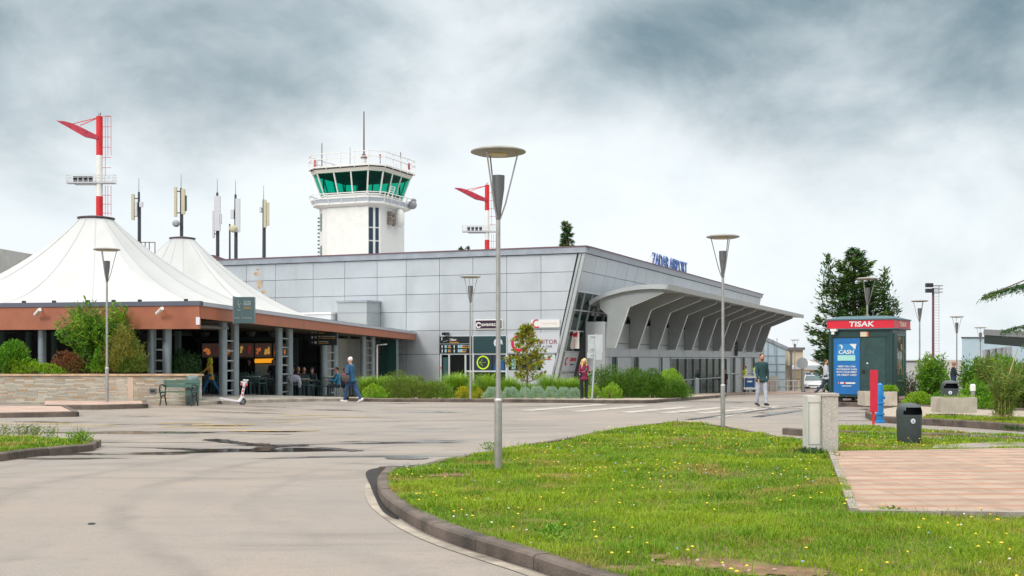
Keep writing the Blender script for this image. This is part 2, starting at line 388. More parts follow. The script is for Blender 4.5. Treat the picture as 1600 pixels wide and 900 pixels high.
# ---- main island outline (kerb foot)
near = [G(*p) for p in ((604, 741), (591, 756), (590, 771), (600, 790), (622, 808), (655, 828), (700, 848), (760, 868), (830, 890), (890, 911), (1000, 946), (1180, 1005), (1420, 1085))]
far = [G(px, py, .12) for px, py in ((1262, 690), (1200, 678), (1130, 665), (1060, 659), (1000, 664), (940, 673), (900, 681), (778, 701), (700, 715), (640, 729))]
nearS = smooth_path(near, 6); farS = smooth_path([near[0]]+far[::-1], 4)       # farS runs from the tip to the right
kerb(nearS, .17, .125, 1.0, label='curved kerb stones round the near edge of the lawn', side=1)
kerb(farS, .15, .12, 1.0, label='kerb stones along the far edge of the lawn', side=-1)
# pale gutter strip along the near kerb
gm = mat('gutter_concrete', (.33, .29, .24), .7, 0, .25, 3, .3, 40, dirt=((.09, .075, .06), 1.6, .9, (1, 1, 1)))
gp = offset_path(nearS[6:60], -.045); go = offset_path(gp, -.11)
mb = MB(); V = []
for a, b in zip(gp, go): V += [(a[0], a[1], gz(*a)+.006), (b[0], b[1], gz(*b)+.006)]
mb.add(V, [(2*i, 2*i+1, 2*i+3, 2*i+2) for i in range(len(gp)-1)]); o = mb.build('gutter', gm); tag(o, 'pale concrete gutter strip along the curved kerb', kind='structure')
GI = offset_path(nearS, .1); 
isl = nearS[1:]+[(14, 4.5), (16, 20), G(1600, 690)]+[G(1310, 684, .1)]+far[:1]+farS[::-1][1:-1]
def bulge(x, y): return 0.02*math.sin(x*.9)*math.sin(y*.8)
isl_in = offset_path(nearS[1:], .12)+[(14, 4.5), (18, 20.5), G(1640, 693), G(1480, 689), G(1310, 684)]+[far[0]]+offset_path(farS[::-1][3:-1], .08)
lawnm = mat('lawn_soil', (.12, .11, .03), .95, 0, .5, 2.5, .7, 30, dirt=((.22, .14, .07), 1.3, .9, (1, 1, 1)))
poly_sheet('lawn_ground', isl_in, lawnm, .1, .7, extra=bulge, label='earth under the grass of the large lawn')
def inside(poly, X, Y):
    X = np.asarray(X); Y = np.asarray(Y); r = np.zeros(X.shape, bool); n = len(poly)
    for i in range(n):
        x1, y1 = poly[i]; x2, y2 = poly[i-1]
        if y1 == y2: continue
        c = ((y1 > Y) != (y2 > Y)) & (X < (x2-x1)*(Y-y1)/(y2-y1)+x1); r ^= c
    return r
# paved corner (brick and stone tiles)
pav = [G(1302, 706, .12), G(1600, 701, .12), (13.5, 20.3), (13.5, 11.6), G(1600, 804, .12), G(1342, 801, .12)]
def tile_mat():
    m = bpy.data.materials.new('banded_paving'); m.use_nodes = True; t = m.node_tree; p = t.nodes['Principled BSDF']; lk = t.links.new
    g = t.nodes.new('ShaderNodeNewGeometry'); sp = t.nodes.new('ShaderNodeSeparateXYZ')
    mp = t.nodes.new('ShaderNodeMapping'); mp.inputs['Rotation'].default_value = (0, 0, R(-3)); lk(g.outputs['Position'], mp.inputs[0]); lk(mp.outputs[0], sp.inputs[0])
    x, y = sp.outputs[0], sp.outputs[1]
    fy = mth(t, 'FRACT', mth(t, 'DIVIDE', y, .52)); row = mth(t, 'FLOOR', mth(t, 'DIVIDE', y, .52)); fx = mth(t, 'FRACT', mth(t, 'ADD', mth(t, 'DIVIDE', x, .62), mth(t, 'MULTIPLY', row, .0)))
    cx = mth(t, 'FLOOR', mth(t, 'DIVIDE', x, .62))
    cmb = t.nodes.new('ShaderNodeCombineXYZ'); lk(cx, cmb.inputs[0]); lk(row, cmb.inputs[1])
    wn = t.nodes.new('ShaderNodeTexWhiteNoise'); wn.noise_dimensions = '2D'; lk(cmb.outputs[0], wn.inputs['Vector'])
    band = mth(t, 'MULTIPLY', mth(t, 'GREATER_THAN', fy, .70), mapr(t, wn.outputs[0], .1, .5, .35, 1))
    n = t.nodes.new('ShaderNodeTexNoise'); n.inputs['Scale'].default_value = 3; n.inputs['Detail'].default_value = 7; lk(g.outputs['Position'], n.inputs['Vector'])
    n3 = t.nodes.new('ShaderNodeTexNoise'); n3.inputs['Scale'].default_value = 50; n3.inputs['Detail'].default_value = 3; lk(g.outputs['Position'], n3.inputs['Vector'])
    st = mixc(t, wn.outputs[0], (.36, .255, .185), (.44, .33, .245)); br = mixc(t, wn.outputs[0], (.36, .15, .085), (.42, .20, .12))
    c = mixc(t, band, st, br); c = mixc(t, mapr(t, n.outputs[0], .42, .68, 0, .6), c, (.24, .15, .10)); c = mixc(t, mapr(t, n3.outputs[0], .4, .7, 0, .25), c, (.2, .15, .12))
    e = mth(t, 'MINIMUM', mth(t, 'MINIMUM', fx, mth(t, 'SUBTRACT', 1, fx)), mth(t, 'MINIMUM', mth(t, 'MINIMUM', fy, mth(t, 'SUBTRACT', 1, fy)), 1))
    c = mixc(t, mapr(t, e, .004, .014, .6, 0), c, (.13, .085, .06))
    lk(c, p.inputs['Base Color']); p.inputs['Roughness'].default_value = .55
    b = t.nodes.new('ShaderNodeBump'); b.inputs['Strength'].default_value = .4; b.inputs['Distance'].default_value = .008; lk(mapr(t, e, 0, .02, 0, 1), b.inputs['Height']); lk(b.outputs[0], p.inputs['Normal'])
    return m
TILE = tile_mat()
poly_sheet('paving', pav, TILE, .135, 1.2, side=.06, label='square of brick and stone paving in the lawn')
edge_m = mat('edging_concrete', (.27, .24, .21), .8, 0, .25, 3, .4, 40)
mb = MB()
for a, b in ((pav[0], pav[5]), (pav[5], pav[4])):
    a, b = Vector(a), Vector(b); l = (b-a).length; k = int(l/1.0)+1
    for i in range(k):
        p0 = a.lerp(b, i/k); p1 = a.lerp(b, (i+1)/k-.01); d = (p1-p0).normalized(); off = Vector((d.y, -d.x))*.045
        if (a-Vector(pav[0])).length < .01: off = off
        p0 = p0+off; p1 = p1+off; mb.bar((p0.x, p0.y, .10), (p1.x, p1.y, .10), .085, .11)
o = mb.build('paving_edging', edge_m); tag(o, 'thin concrete edging round the brick paving', kind='structure')
# concrete path right of the bin
poly_sheet('path', [G(1462, 697, .1), G(1455, 703, .1), G(1600, 701, .1), (13.5, 20.4), G(1640, 694, .1), G(1560, 693, .1)], mat('path_grey', (.25, .22, .19), .8, 0, .2, 3), .128, 1.5, side=.03, label='strip of grey concrete path behind the brick paving')
# kerb 1 and the grass strip behind it
k1 = smooth_path([G(*p) for p in ((1222, 679), (1262, 682), (1312, 684), (1400, 687), (1500, 690), (1600, 696), (1720, 702))], 4)
kerb(k1, .15, .15, 1.0, label='straight kerb stones behind the concrete cabinet and the bin', side=1)
strip1 = [G(1318, 664, .16), G(1420, 669, .16), G(1562, 676, .16), G(1700, 683, .16)]
strip1_poly = offset_path(k1, .14)[3:]+strip1[::-1]
poly_sheet('verge', strip1_poly, lawnm, .12, .8, side=.12, label='narrow grass verge behind the straight kerb')
k2 = smooth_path([G(*p) for p in ((1356, 647), (1352, 652), (1362, 657), (1385, 661), (1440, 664), (1520, 669), (1600, 675), (1720, 683))], 4)
kerb(k2, .15, .17, 1.0, label='kerb stones round the gravel bed with the planters', side=1)
k3p = [G(*p) for p in ((1290, 634), (1340, 636), (1410, 638), (1480, 642), (1600, 647), (1720, 651))]
k3 = smooth_path(k3p, 4)
kerb(k3, .15, .15, 1.0, label='kerb stones in front of the kiosk and the shrubs', side=1)
bed = offset_path(k2, .13)[2:]+k3p[::-1][:-2]
poly_sheet('gravel_bed', bed, M['gravel'], .1, .9, label='pale gravel bed round the two concrete planters')
bed3 = offset_path(k3, .1)+[(40, 34), (40, 62), (16, 62), G(1418, 628), G(1300, 628)]
poly_sheet('planting_soil', bed3, M['soil'], .1, 1.5, label='dark soil under the shrubs right of the kiosk')
verge2 = [G(1440, 655, .12), G(1600, 665, .12), G(1720, 672, .12), G(1720, 661, .12), G(1600, 655, .12), G(1448, 650, .12)]
poly_sheet('verge', verge2, lawnm, .14, .8, side=.1, label='grass verge in front of the concrete planters')
# left grass island
li = [G(*p) for p in ((-420, 790), (-200, 748), (0, 721), (60, 713), (110, 708), (144, 705))]+[G(151, 700), G(146, 692, .06)]
li_far = [G(136, 691, .12), G(100, 685, .12), G(0, 680, .12), G(-200, 676, .12), G(-420, 672, .12)]
liS = smooth_path(li, 5); kerb(liS, .16, .13, 1.0, label='kerb stones round the small lawn at the left edge', side=1)
liF = smooth_path([li[-1]]+li_far, 3); kerb(liF, .14, .12, 1.0, label='kerb stones behind the small lawn at the left edge', side=1)
li_poly = offset_path(liS, .12)+offset_path(liF, .1)[2:]
poly_sheet('lawn_ground', li_poly, lawnm, .11, .8, label='earth under the grass of the small left lawn')
# raised pavements at the left
PINK = mat('pink_pavers', (.40, .29, .24), .75, 0, .15, 2, .3, 30)
for pp, lb in (([(-260, 657), (0, 653), (125, 651), (104, 641), (-260, 640)], 'low raised pavement at the far left edge'), ([(70, 640), (150, 640), (232, 638), (229, 632), (70, 632)], 'low raised pavement under the lamp by the stone wall')):
    P = [G(*q) for q in pp]; poly_sheet('pavement', P, PINK, .12, 1.2, side=.0, label=lb)
    kerb(P[:4] if pp[0][0] < 0 else [P[0]]+P[1:4], .15, .135, 1.0, label='dark kerb of the '+lb[4:], side=1)
# markings : crosswalk bars, faded yellow hatching
WH = mat('road_paint_white', (.42, .39, .35), .6, 0, .2, 2, dirt=((.27, .24, .21), 2.4, .95, (1, 1, 1)))
YE = mat('road_paint_yellow', (.50, .36, .10), .7, 0, .2, 3, dirt=((.33, .29, .25), 1.4, .95, (1, 1, 1)))
def strip_px(a, b, wd, mb, dz=.008):
    a, b = Vector(G(*a)), Vector(G(*b)); d = (b-a); n = Vector((-d.y, d.x)).normalized()*wd/2; k = max(1, int(d.length/1.2)); V = []
    for i in range(k+1):
        c = a+d*i/k
        for s in (-1, 1): q = c+n*s; V.append((q.x, q.y, gz(q.x, q.y)+dz))
    mb.add(V, [(2*i, 2*i+1, 2*i+3, 2*i+2) for i in range(k)])
mb = MB()
for i, (a, b, wd) in enumerate((((820, 642), (942, 632), .55), ((900, 643.5), (1010, 634), .55), ((975, 645), (1075, 636), .55), ((1040, 645.5), (1128, 637), .5), ((1095, 646), (1180, 638), .5), ((1120, 653), (1215, 634), .32), ((1140, 637.5), (1262, 637.5), .5), ((1160, 630), (1262, 629), .5))):
    strip_px(a, b, wd, mb)
o = mb.build('crosswalk_marking', WH); tag(o, 'worn white crossing bars in front of the terminal entrance', kind='structure')
mb = MB()
for y0, x0, x1 in ((662, 250, 330), (664.5, 300, 400), (667, 255, 372), (669.5, 310, 385), (655, 430, 500), (652.5, 500, 600), (650, 440, 520), (674, 360, 500), (666, 60, 180), (663, 0, 110), (660, 420, 470)):
    strip_px((x0, y0), (x1, y0-1), .12, mb)
o = mb.build('yellow_marking', YE); tag(o, 'faded yellow road lines across the forecourt', kind='structure')
# tyre-dark arc and the seam near the crossing
DK = mat('damp_asphalt', (.085, .078, .072), .28, 0, .25, 3)
mb = MB()
P = smooth_path([G(*p) for p in ((1075, 656), (1140, 648), (1200, 640), (1265, 634), (1330, 632))], 8)
for wd, sh, i0, i1 in ((.22, 0, 0, 33), (.3, -1.1, 6, 30)):
    q = offset_path(P, sh)[i0:i1]; a = offset_path(q, wd/2); b = offset_path(q, -wd/2); V = []
    for u, v in zip(a, b): V += [(u[0], u[1], gz(*u)+.012), (v[0], v[1], gz(*v)+.012)]
    mb.add(V, [(2*i, 2*i+1, 2*i+3, 2*i+2) for i in range(len(q)-1)])
o = mb.build('damp_streak', DK); tag(o, 'dark damp arc on the road right of the crossing', kind='structure')
# puddle at the tip of the lawn, and the dark water lying in the middle
PUD = mat('puddle_water', (.055, .047, .04), .16, 0, .3, 4, spec=.4)
def puddle(pts, lb, rag=.0):
    P = [G(*p) for p in pts]; S_ = smooth_path(P, 8, True)
    S_ = [(x+random.uniform(-rag, rag), y+random.uniform(-rag, rag)) for x, y in S_]
    o = poly_sheet('puddle', S_, PUD, .0105, 1.5, label=lb); return o
puddle(((572, 739), (590, 732), (632, 729), (660, 727), (640, 734), (618, 745), (602, 757), (598, 775), (604, 792), (622, 808), (618, 812), (598, 800), (586, 778), (578, 758)), 'dark puddle lying along the tip of the curved kerb').data.materials[0] = mat('wet_silt', (.022, .018, .015), .5, 0, .4, 5, spec=.12)
for pts, lb in ((((392, 702.5), (404, 698.5), (422, 697), (440, 695.6), (474, 695.3), (480, 696.8), (450, 698), (432, 699.6), (424, 703.5), (412, 705.8), (398, 705.5), (404, 703)), 'largest dark puddle in the middle of the road'),
                (((246, 700.8), (285, 701.2), (320, 703.2), (316, 704.6), (276, 703)), 'thin dark puddle left of the large one'), (((318, 687.5), (345, 686.5), (366, 689.5), (392, 693), (420, 694.2), (400, 696), (366, 693.5), (335, 690.5)), 'long dark puddle reaching left from the large one'),
                (((492, 700), (530, 701.2), (566, 704.5), (548, 705.5), (512, 702.8)), 'thin dark puddle right of the large one'), 
                (((600, 716), (640, 715), (672, 717), (630, 718.5)), 'sliver of water left of the tall lamp')):
    puddle(pts, lb, .06)
o = MB().lathe([(0, 0), (.03, .0), (.04, .006), (.02, .01), (0, .01)], (*G(143, 819), gz(*G(143, 819))+.004), 12).build('pothole_patch', M['black']); tag(o, 'small black tar spot on the near road', kind='structure')
# terrace slab of the cafe and the bed in front of the terminal
kt = [G(*p) for p in ((306, 633.5), (352, 631), (420, 629), (480, 627.5), (545, 627))]
kb = [G(*p) for p in ((545, 627), (700, 628.5), (870, 629.5), (980, 630.5), (1040, 628.5), (1095, 624), (1135, 620.5))]
ktS = smooth_path(kt, 4); kbS = smooth_path(kb, 4)
TER = mat('terrace_concrete', (.30, .28, .25), .7, 0, .15, 1, .2, 30)
kerb(ktS, .3, .12, 1.2, m=mat('terrace_edge', (.36, .32, .27), .8, 0, .25, 2), label='pale edge of the cafe terrace', side=1)
kerb(kbS, .16, .13, 1.0, label='kerb stones in front of the terminal planting', side=1)
TB = Frame(2.14, 60.0, math.atan2(-.3779, .9259)); CF = Frame(-10.3, 38.8, -math.atan2(.2067, .978))
poly_sheet('terrace', offset_path(ktS, .29)+[TB.w(TB.X(560), -.0), TB.w(-24, 0), CF.w(-16, 14), CF.w(-16, .5), CF.w(.2, .3)], TER, .115, 1.5, label='concrete terrace floor of the cafe')
bedT = offset_path(kbS, .15)+[TB.w(4.2, 22), TB.w(2.6, 0), TB.w(-2, -1.2), TB.w(TB.X(560), -1.2)]
poly_sheet('gravel_bed', bedT, M['gravel'], .11, 1.5, label='pale gravel bed under the shrubs before the terminal')
poly_sheet('pavement', [TB.w(4.4, 22), TB.w(7.5, 24), TB.w(8, 55), TB.w(0, 55), TB.w(0, .4), TB.w(2.4, .2)], PINK, .05, 2, side=.1, label='entrance pavement under the terminal canopy')
# ================================================================== TERMINAL
CLAD = mat('aluminium_cladding', (.50, .54, .585), .42, .35, .04, .7, dirt=((.36, .38, .40), .9, .45), isl=.12)
CLADD = mat('canopy_metal', (.40, .43, .45), .45, .3, .05, .8)
FIN = mat('fin_panels', (.29, .315, .32), .5, .1, .06, 1.2)
SEAM = mat('panel_seam', (.045, .05, .055), .7)
MULL = mat('window_frame', (.50, .55, .56), .4, .5)
CAP = mat('parapet_flashing', (.34, .37, .42), .4, .5, .1, 2)
REDB = mat('roof_edge_red', (.16, .07, .09), .5)
TL = thing('terminal_building', 'grey panel clad airport terminal with a leaning right corner and finned entrance canopy', 'building', (2.14, 60, 0), TB.a)
H = 7.25; LEAN = 1.675; zb = -2.6
def lean(z): return LEAN*(z/H)      # x of the leaning face at height z
zr = [TB.z(TB.X(846), 0, p) for p in (426, 455.7, 484.6, 515.0, 553.5)]
ZROW = [zb]+sorted(zr)+[6.93]
jx = sorted([TB.X(p) for p in (845.5, 792, 739, 687, 635, 589.5, 539, 489.6, 430.8, 385.6, 342)])   # ascending, all negative
XL = -30.0
# backing volume (prism with the leaning face), open towards nothing
mb = MB()
prof = [(XL, zb), (-.05, zb), (lean(0)-.05, 0), (LEAN-.07, H-.15), (XL, H-.15)]
LEN = 48.3
mb.xprism(prof, .06, LEN, ax='y'); mb.build('wall', SEAM, TL)
# cladding panels on the front
door0, door1 = TB.X(690), TB.X(791)         # zone of entrance and glazing
ztop_entr = TB.z(TB.X(740), 0, 525)
gapx = .023
cols = [XL+.0, -26.5]+jx
cols = sorted(cols)
mb = MB()
def panel(x0, x1, z0, z1, right=None):
    g = gapx/2
    if right is None: mb.b2(x0+g, x1-g, -.02, .055, z0+g, z1-g)
    else: mb.xprism([(x0+g, z0+g), (right(z0+g)-g, z0+g), (right(z1-g)-g, z1-g), (x0+g, z1-g)], -.02, .055, ax='y')
for j in range(len(ZROW)-1):
    z0, z1 = ZROW[j], ZROW[j+1]
    for i in range(len(cols)):
        x0 = cols[i]
        if i == len(cols)-1: panel(x0, 0, z0, z1, right=lambda z: lean(z)-.36); continue
        x1 = cols[i+1]
        if x0 > door0-.3 and x1 < door1+.3:
            if z1 <= ztop_entr+.1 or z0 < ztop_entr-.05:
                if z1 > ztop_entr+.05: panel(x0, x1, ztop_entr, z1)
                continue
        if abs(x0-TB.X(792)) < .05 and z1 < zr[-1]+.05: panel(x0+.0, x1, z0, z1); continue
        panel(x0, x1, z0, z1)
mb.build('cladding', CLAD, TL)
# stain on the cladding
ST = mat('rust_stain', (.46, .36, .26), .6, 0, .3, 3)
mb = MB()
for cx, cy, a, b in ((402, 428, 8, 4), (406, 444, 7, 8), (413, 456, 8, 3.5), (403, 421, 5, 2)):
    x = TB.X(cx); z = TB.z(x, 0, cy); sc_ = 66/F
    mb.add([(x+a*sc_*math.cos(t*.524)*random.uniform(.6, 1.1), -.0245, z+b*sc_*math.sin(t*.524)*random.uniform(.6, 1.1)) for t in range(12)], [tuple(range(12))])
mb.build('stain', ST, TL, fix=False)
# corner pilaster, leaning
mb = MB(); mb.xprism([(-.33, zb), (.0, zb), (.02, 0), (LEAN, H-.32), (LEAN-.33, H-.32), (-.31, 0)], -.06, .1, ax='y'); mb.build('corner_trim', CLADD, TL)
mb = MB(); mb.bar((lean(-.5)-.19, -.07, -.5), (LEAN-.19, -.07, H-.35), .03, .02); mb.build('corner_seam', SEAM, TL)
# parapet
mb = MB(); mb.b2(XL, LEAN+.05, -.16, .3, 6.95, H); mb.xprism([(LEAN-.5, 6.95), (LEAN+.04, 6.95), (LEAN+.1, H), (LEAN-.5, H)], .3, LEN+.15, ax='y')
mb.build('parapet', CAP, TL)
mb = MB(); mb.b2(XL-.1, LEAN+.12, -.22, .25, H, H+.05); mb.b2(LEAN-.5, LEAN+.17, .25, LEN+.25, H, H+.05); mb.build('parapet_cap', REDB, TL)
mb = MB(); mb.b2(XL, LEAN-.5, .3, LEN, H-.2, H-.05); mb.build('roof', mat('roof_membrane', (.3, .3, .3), .8), TL)
# leaning side face : cladding rows above, glazing below
def sidepanel(mb, t0, t1, z0, z1, off=.03, th=.05, g=.012):
    z0 += g; z1 -= g
    mb.add([(lean(z)+off-(0 if k else th), t, z) for t in (t0+g, t1-g) for k in (0, 1) for z in (z0, z1)], [(0, 1, 3, 2), (4, 6, 7, 5), (2, 3, 7, 6), (0, 4, 5, 1), (0, 2, 6, 4), (1, 5, 7, 3)])
mb = MB(); ts = [.15]+[.15+1.9*i for i in range(1, 25)]+[LEN]
for z0, z1 in ((5.05, 6.05), (6.05, 6.93)):
    for a, b in zip(ts, ts[1:]): sidepanel(mb, a, b, z0, z1, g=.012)
mb.build('side_cladding', CLAD, TL)
mb = MB(); sidepanel(mb, .15, 47.8, -2.2, 5.03, off=.0, th=.04); mb.build('window', M['glass'], TL)
mb = MB()
for z in (5.03, 4.1, 3.05, 2.0, .95, .0): mb.bar((lean(z)+.03, .1, z), (lean(z)+.03, 12, z), .07, .06)
for t in (.25, 1.35, 2.6, 3.9, 5.3, 6.7, 8.1, 9.5, 11): mb.bar((lean(-.6)+.03, t, -.6), (lean(5.0)+.03, t, 5.0), .06, .06)
mb.bar((lean(5.04)+.06, .1, 5.04), (lean(5.04)+.06, LEN, 5.04), .06, .05); mb.build('window_frame', MULL, TL)
mb = MB(); sidepanel(mb, .3, 2.55, .98, 1.98, off=.05, th=.03); sidepanel(mb, .3, 2.55, -1.0, .9, off=.05, th=.03); mb.build('spandrel_panel', mat('white_panel', (.50, .53, .57), .5), TL)
# lower block on which the fins stand
def fy(px): return TB.Y(px, 2.0)
mb = MB()
mb.b2(.1, 1.94, 2.4, LEN-.5, zb, 3.55); mb.build('lower_wall', SEAM, TL)
mb = MB(); t_w1, t_w2 = 15.5, 32.0
def fp(t0, t1, z0, z1, d=.05): mb.b2(1.93, 1.95+d, t0+.015, t1-.015, z0+.015, z1-.015)
zt = 1.72
tt = [2.4]+[2.4+2.085*i for i in range(1, 22)]+[LEN-.5]
for z0, z1 in ((zt, 2.45), (2.45, 3.55)):
    for a, b in zip(tt, tt[1:]): fp(a, b, z0, z1)
slots = [(3.05, 4.3), (7.1, 8.4), (12.9, 13.5)]
for a, b in ((2.4, 3.05), (4.3, 7.1), (8.4, 12.9), (13.5, t_w1), (32.0, 33.5), (35.2, 37.6), (39.0, 42), (43.2, LEN-.5)):
    fp(a, b, .4, zt); fp(a, b, zb, .4)
mb.b2(.9, 1.96, 2.3, 2.42, zb, 3.56)
mb.build('lower_cladding', CLADD, TL)
for a, b in slots+[(t_w1, t_w2), (33.5, 35.2), (37.6, 39.0), (42, 43.2)]: MB().b2(1.941, 1.96, a, b, zb, zt).build('window', mat('entrance_glass', (.012, .035, .03), .12, 0, spec=.08), TL)
for a, b in slots+[(33.5, 35.2), (37.6, 39.0), (42, 43.2)]:
    mb = MB(); mb.b2(1.962, 2.03, a, b, .45, .51); mb.b2(1.95, 2.06, b-.05, b+.03, zb, zt); mb.b2(1.95, 2.06, a-.03, a+.05, zb, zt); mb.build('window_frame', MULL, TL)
mb = MB()
for k in range(9): t = t_w1+k*(t_w2-t_w1)/8; mb.b2(1.95, 2.05, t-.032, t+.032, zb, zt)
for z in (zt-.06, .25, -1.0): mb.b2(1.95, 2.06, t_w1, t_w2, z-.04, z+.04)
mb.build('entrance_frame', mat('frame_teal_grey', (.28, .34, .34), .4, .4), TL)
# canopy : sheet and eleven fins
sheet_b = [(1.15, 4.40), (1.5, 4.62), (2.0, 4.84), (2.87, 5.06), (3.6, 5.16), (4.4, 5.2), (5.25, 5.16)]
sheet_t = [(5.28, 5.40), (4.4, 5.43), (3.6, 5.38), (2.87, 5.27), (2.0, 5.06), (1.5, 4.86), (1.12, 4.62)]
mb = MB(); mb.xprism([(x, z) for x, z in sheet_b+sheet_t], 2.15, 48.0, ax='y')
cn = mb.build('canopy', CLADD, TL, smooth=True)
mb = MB(); mb.xprism([(5.285, 5.12), (5.34, 5.14), (5.36, 5.42), (5.285, 5.42)], 2.1, 48.1, ax='y'); mb.build('canopy_edge', mat('canopy_edge_grey', (.36, .37, .36), .5, .2, .1, 1), cn)
finp = [(1.98, 2.18), (2.45, 2.18), (3.2, 4.30), (5.0, 5.0), (5.0, 5.19), (4.4, 5.2), (3.6, 5.16), (2.87, 5.06), (2.0, 4.84), (1.62, 4.68), (1.65, 4.25), (2.06, 3.9)]
for k in range(11):
    t = 2.5+4.17*k; mb = MB(); mb.xprism(finp, t-.09, t+.09, ax='y'); fo = mb.build('fin', FIN, TL)
    mb = MB()
    for a, b in zip(finp[1:3], finp[2:4]): mb.bar((a[0]+.01, t, a[1]), (b[0]+.01, t, b[1]), .15, .03)
    mb.build('fin_edge', mat('fin_edge_metal', (.75, .78, .76), .45, .1), fo)
    if k < 9:
        mb = MB(); mb.ell((1.95, t+.35, 3.86), (.11, .11, .13)); mb.bar((1.95, t, 3.9), (1.95, t+.35, 3.9), .04); mb.build('canopy_lamp', mat('lamp_green_grey', (.16, .2, .19), .4), TL)
# door zone in the left facade
ENT = mat('door_glass', (.006, .012, .012), .08); NAVY = mat('navy_board', (.02, .035, .055), .4)
BLUEV = mat('blue_window_film', (.02, .10, .28), .3)
def fz(py, px=740): x = TB.X(px); return TB.z(x, 0, py)
def fX(px): return TB.X(px)
mb = MB(); mb.b2(door0, door1, .0, .03, zb, ztop_entr); mb.build('glazing', ENT, TL)
en = MB().b2(fX(703), fX(727), -.02, .02, -1, fz(556)); en.build('sliding_door', mat('door_dark', (.004, .005, .006), .3), TL)
mb = MB()
for px in (689.5, 702.5, 728, 740, 792): mb.b2(fX(px)-.045, fX(px)+.045, -.07, .05, -1, fz(553) if px < 730 else ztop_entr)
for py, a, b in ((553, 689, 792), (580, 728, 792), (525.5, 689, 792)): mb.b2(fX(a), fX(b), -.06, .04, fz(py)-.04, fz(py)+.04)
mb.build('door_frame', mat('door_frame_white', (.6, .66, .68), .4, .3), TL)
mb = MB().b2(fX(693), fX(700), -.03, .0, .2, 1.7); mb.build('door_leaf', mat('door_leaf_glass', (.05, .11, .11), .1), TL)
MB().b2(fX(689.2), fX(691), -.09, -.07, fz(577), fz(573)).build('door_sticker', mat('orange_sticker', (.6, .13, .04), .5), TL)
# window strip right of the board
mb = MB(); mb.b2(fX(795), fX(845), -.03, .0, fz(578), fz(553.5)); mb.build('office_window', ENT, TL)
for a_, b_ in ((800, 806), (832, 840)): MB().b2(fX(a_), fX(b_), -.04, -.03, fz(577), fz(560)).build('window_sticker', mat('pale_teal', (.25, .5, .52), .5), TL)
# camera on the wall
mb = MB(); mb.box((fX(699), -.2, fz(521)), (.35, .16, .12)); mb.box((fX(697), -.3, fz(521.5)), (.12, .2, .14)); o = mb.build('security_camera', M['black'])
def world_of(o, fr_obj=TL): o.parent = None; o.matrix_world = fr_obj_matrix(fr_obj) @ o.matrix_world; return o
def fr_obj_matrix(o): return Matrix.Translation(o.location) @ Matrix.Rotation(o.rotation_euler[2], 4, 'Z')
world_of(o); tag(o, 'small dark security camera over the sliding door', 'camera')
# projecting grey box on the facade above the cafe roof
bx = thing('roof_box', 'grey panelled box projecting from the facade above the cafe roof', 'structure box', (*TB.w(0, 0), 0), TB.a); bx['category'] = 'roof box'
xa, xb_ = fX(540)+.4, fX(595)
mb = MB(); mb.b2(xa, xb_, -1.55, -.07, 2.7, 4.62); mb.build('box_body', CLADD, bx)
mb = MB(); mb.b2(xa-.06, xb_+.06, -1.62, -.065, 4.62, 4.72); mb.b2(xa-.01, xb_+.01, -1.565, -.07, 4.05, 4.09); mb.build('box_trim', CAP, bx)
bx2 = thing('roof_box', 'low white box on the cafe roof against the facade', 'roof box', (*TB.w(0, 0), 0), TB.a)
xa, xb_ = fX(468)+.3, fX(538)+.3
MB().b2(xa, xb_, -1.9, -.07, 2.6, 4.0).build('box_body', mat('white_cladding', (.66, .68, .71), .5), bx2)
MB().b2(xa-.05, xb_+.05, -1.96, -.065, 4.0, 4.1).build('box_trim', M['white'], bx2)
# ---- signs on the facade
WHT = mat('sign_white', (.70, .70, .70), .5); REDS = mat('sign_crimson', (.50, .01, .05), .5); ORG = mat('sign_amber', (.85, .40, .02), .5); LIME = mat('sign_lime', (.55, .80, .02), .5)
def sign_on(fr, name, label, cat, x0, x1, z0, z1, y=-.12, th=.1, m=None, frame=None):
    t = thing(name, label, cat, (*fr.w((x0+x1)/2, 0), z0), fr.a); w_, h_ = x1-x0, z1-z0
    MB().b2(-w_/2, w_/2, y, y+th, 0, h_).build('board', m, t)
    return t, w_, h_
def ring(mb, cx, cz, r, wd, y, a0=0, a1=360, n=40, d=.012):
    V = []; 
    for i in range(n+1):
        a = R(a0+(a1-a0)*i/n)
        for rr_ in (r-wd/2, r+wd/2):
            for yy in (y, y-d): V.append((cx+rr_*math.cos(a), yy, cz+rr_*math.sin(a)))
    Fc = []
    for i in range(n):
        o = i*4
        for a, b in ((0, 1), (1, 3), (3, 2), (2, 0)): Fc.append((o+a, o+b, o+4+b, o+4+a))
    mb.add(V, Fc); return mb
# purple avantcar sign
t, w_, h_ = sign_on(TB, 'rental_sign', 'dark purple car rental sign lettered avantcar', 'sign', fX(744.5), fX(785), fz(513.5), fz(501), m=mat('sign_purple', (.035, .012, .035), .4))
mb = MB().b2(-w_/2-.04, w_/2+.04, -.1, -.03, -.05, h_+.05); mb.build('frame', M['white'], t)
mb = text_mb('avantcar', -w_*.27, w_*.47, h_*.3, h_*.68, y=-.122, bold=.02); ring(mb, -w_*.38, h_*.42, .12, .07, -.122, 20, 330); mb.build('lettering', WHT, t)
# white sign with the red C
t, w_, h_ = sign_on(TB, 'rental_sign', 'white car rental sign with a red letter C at the top right of the facade', 'sign', fX(831), fX(875.5), fz(513), fz(499.5, 850), m=WHT)
mb = MB(); ring(mb, -w_*.3, h_*.5, .19, .065, -.122, 60, 310); mb.build('emblem', REDS, t)
text_mb('CONITOR', -w_*.13, w_*.42, h_*.42, h_*.62, y=-.122).build('lettering', mat('faint_orange', (.72, .55, .48), .5), t)
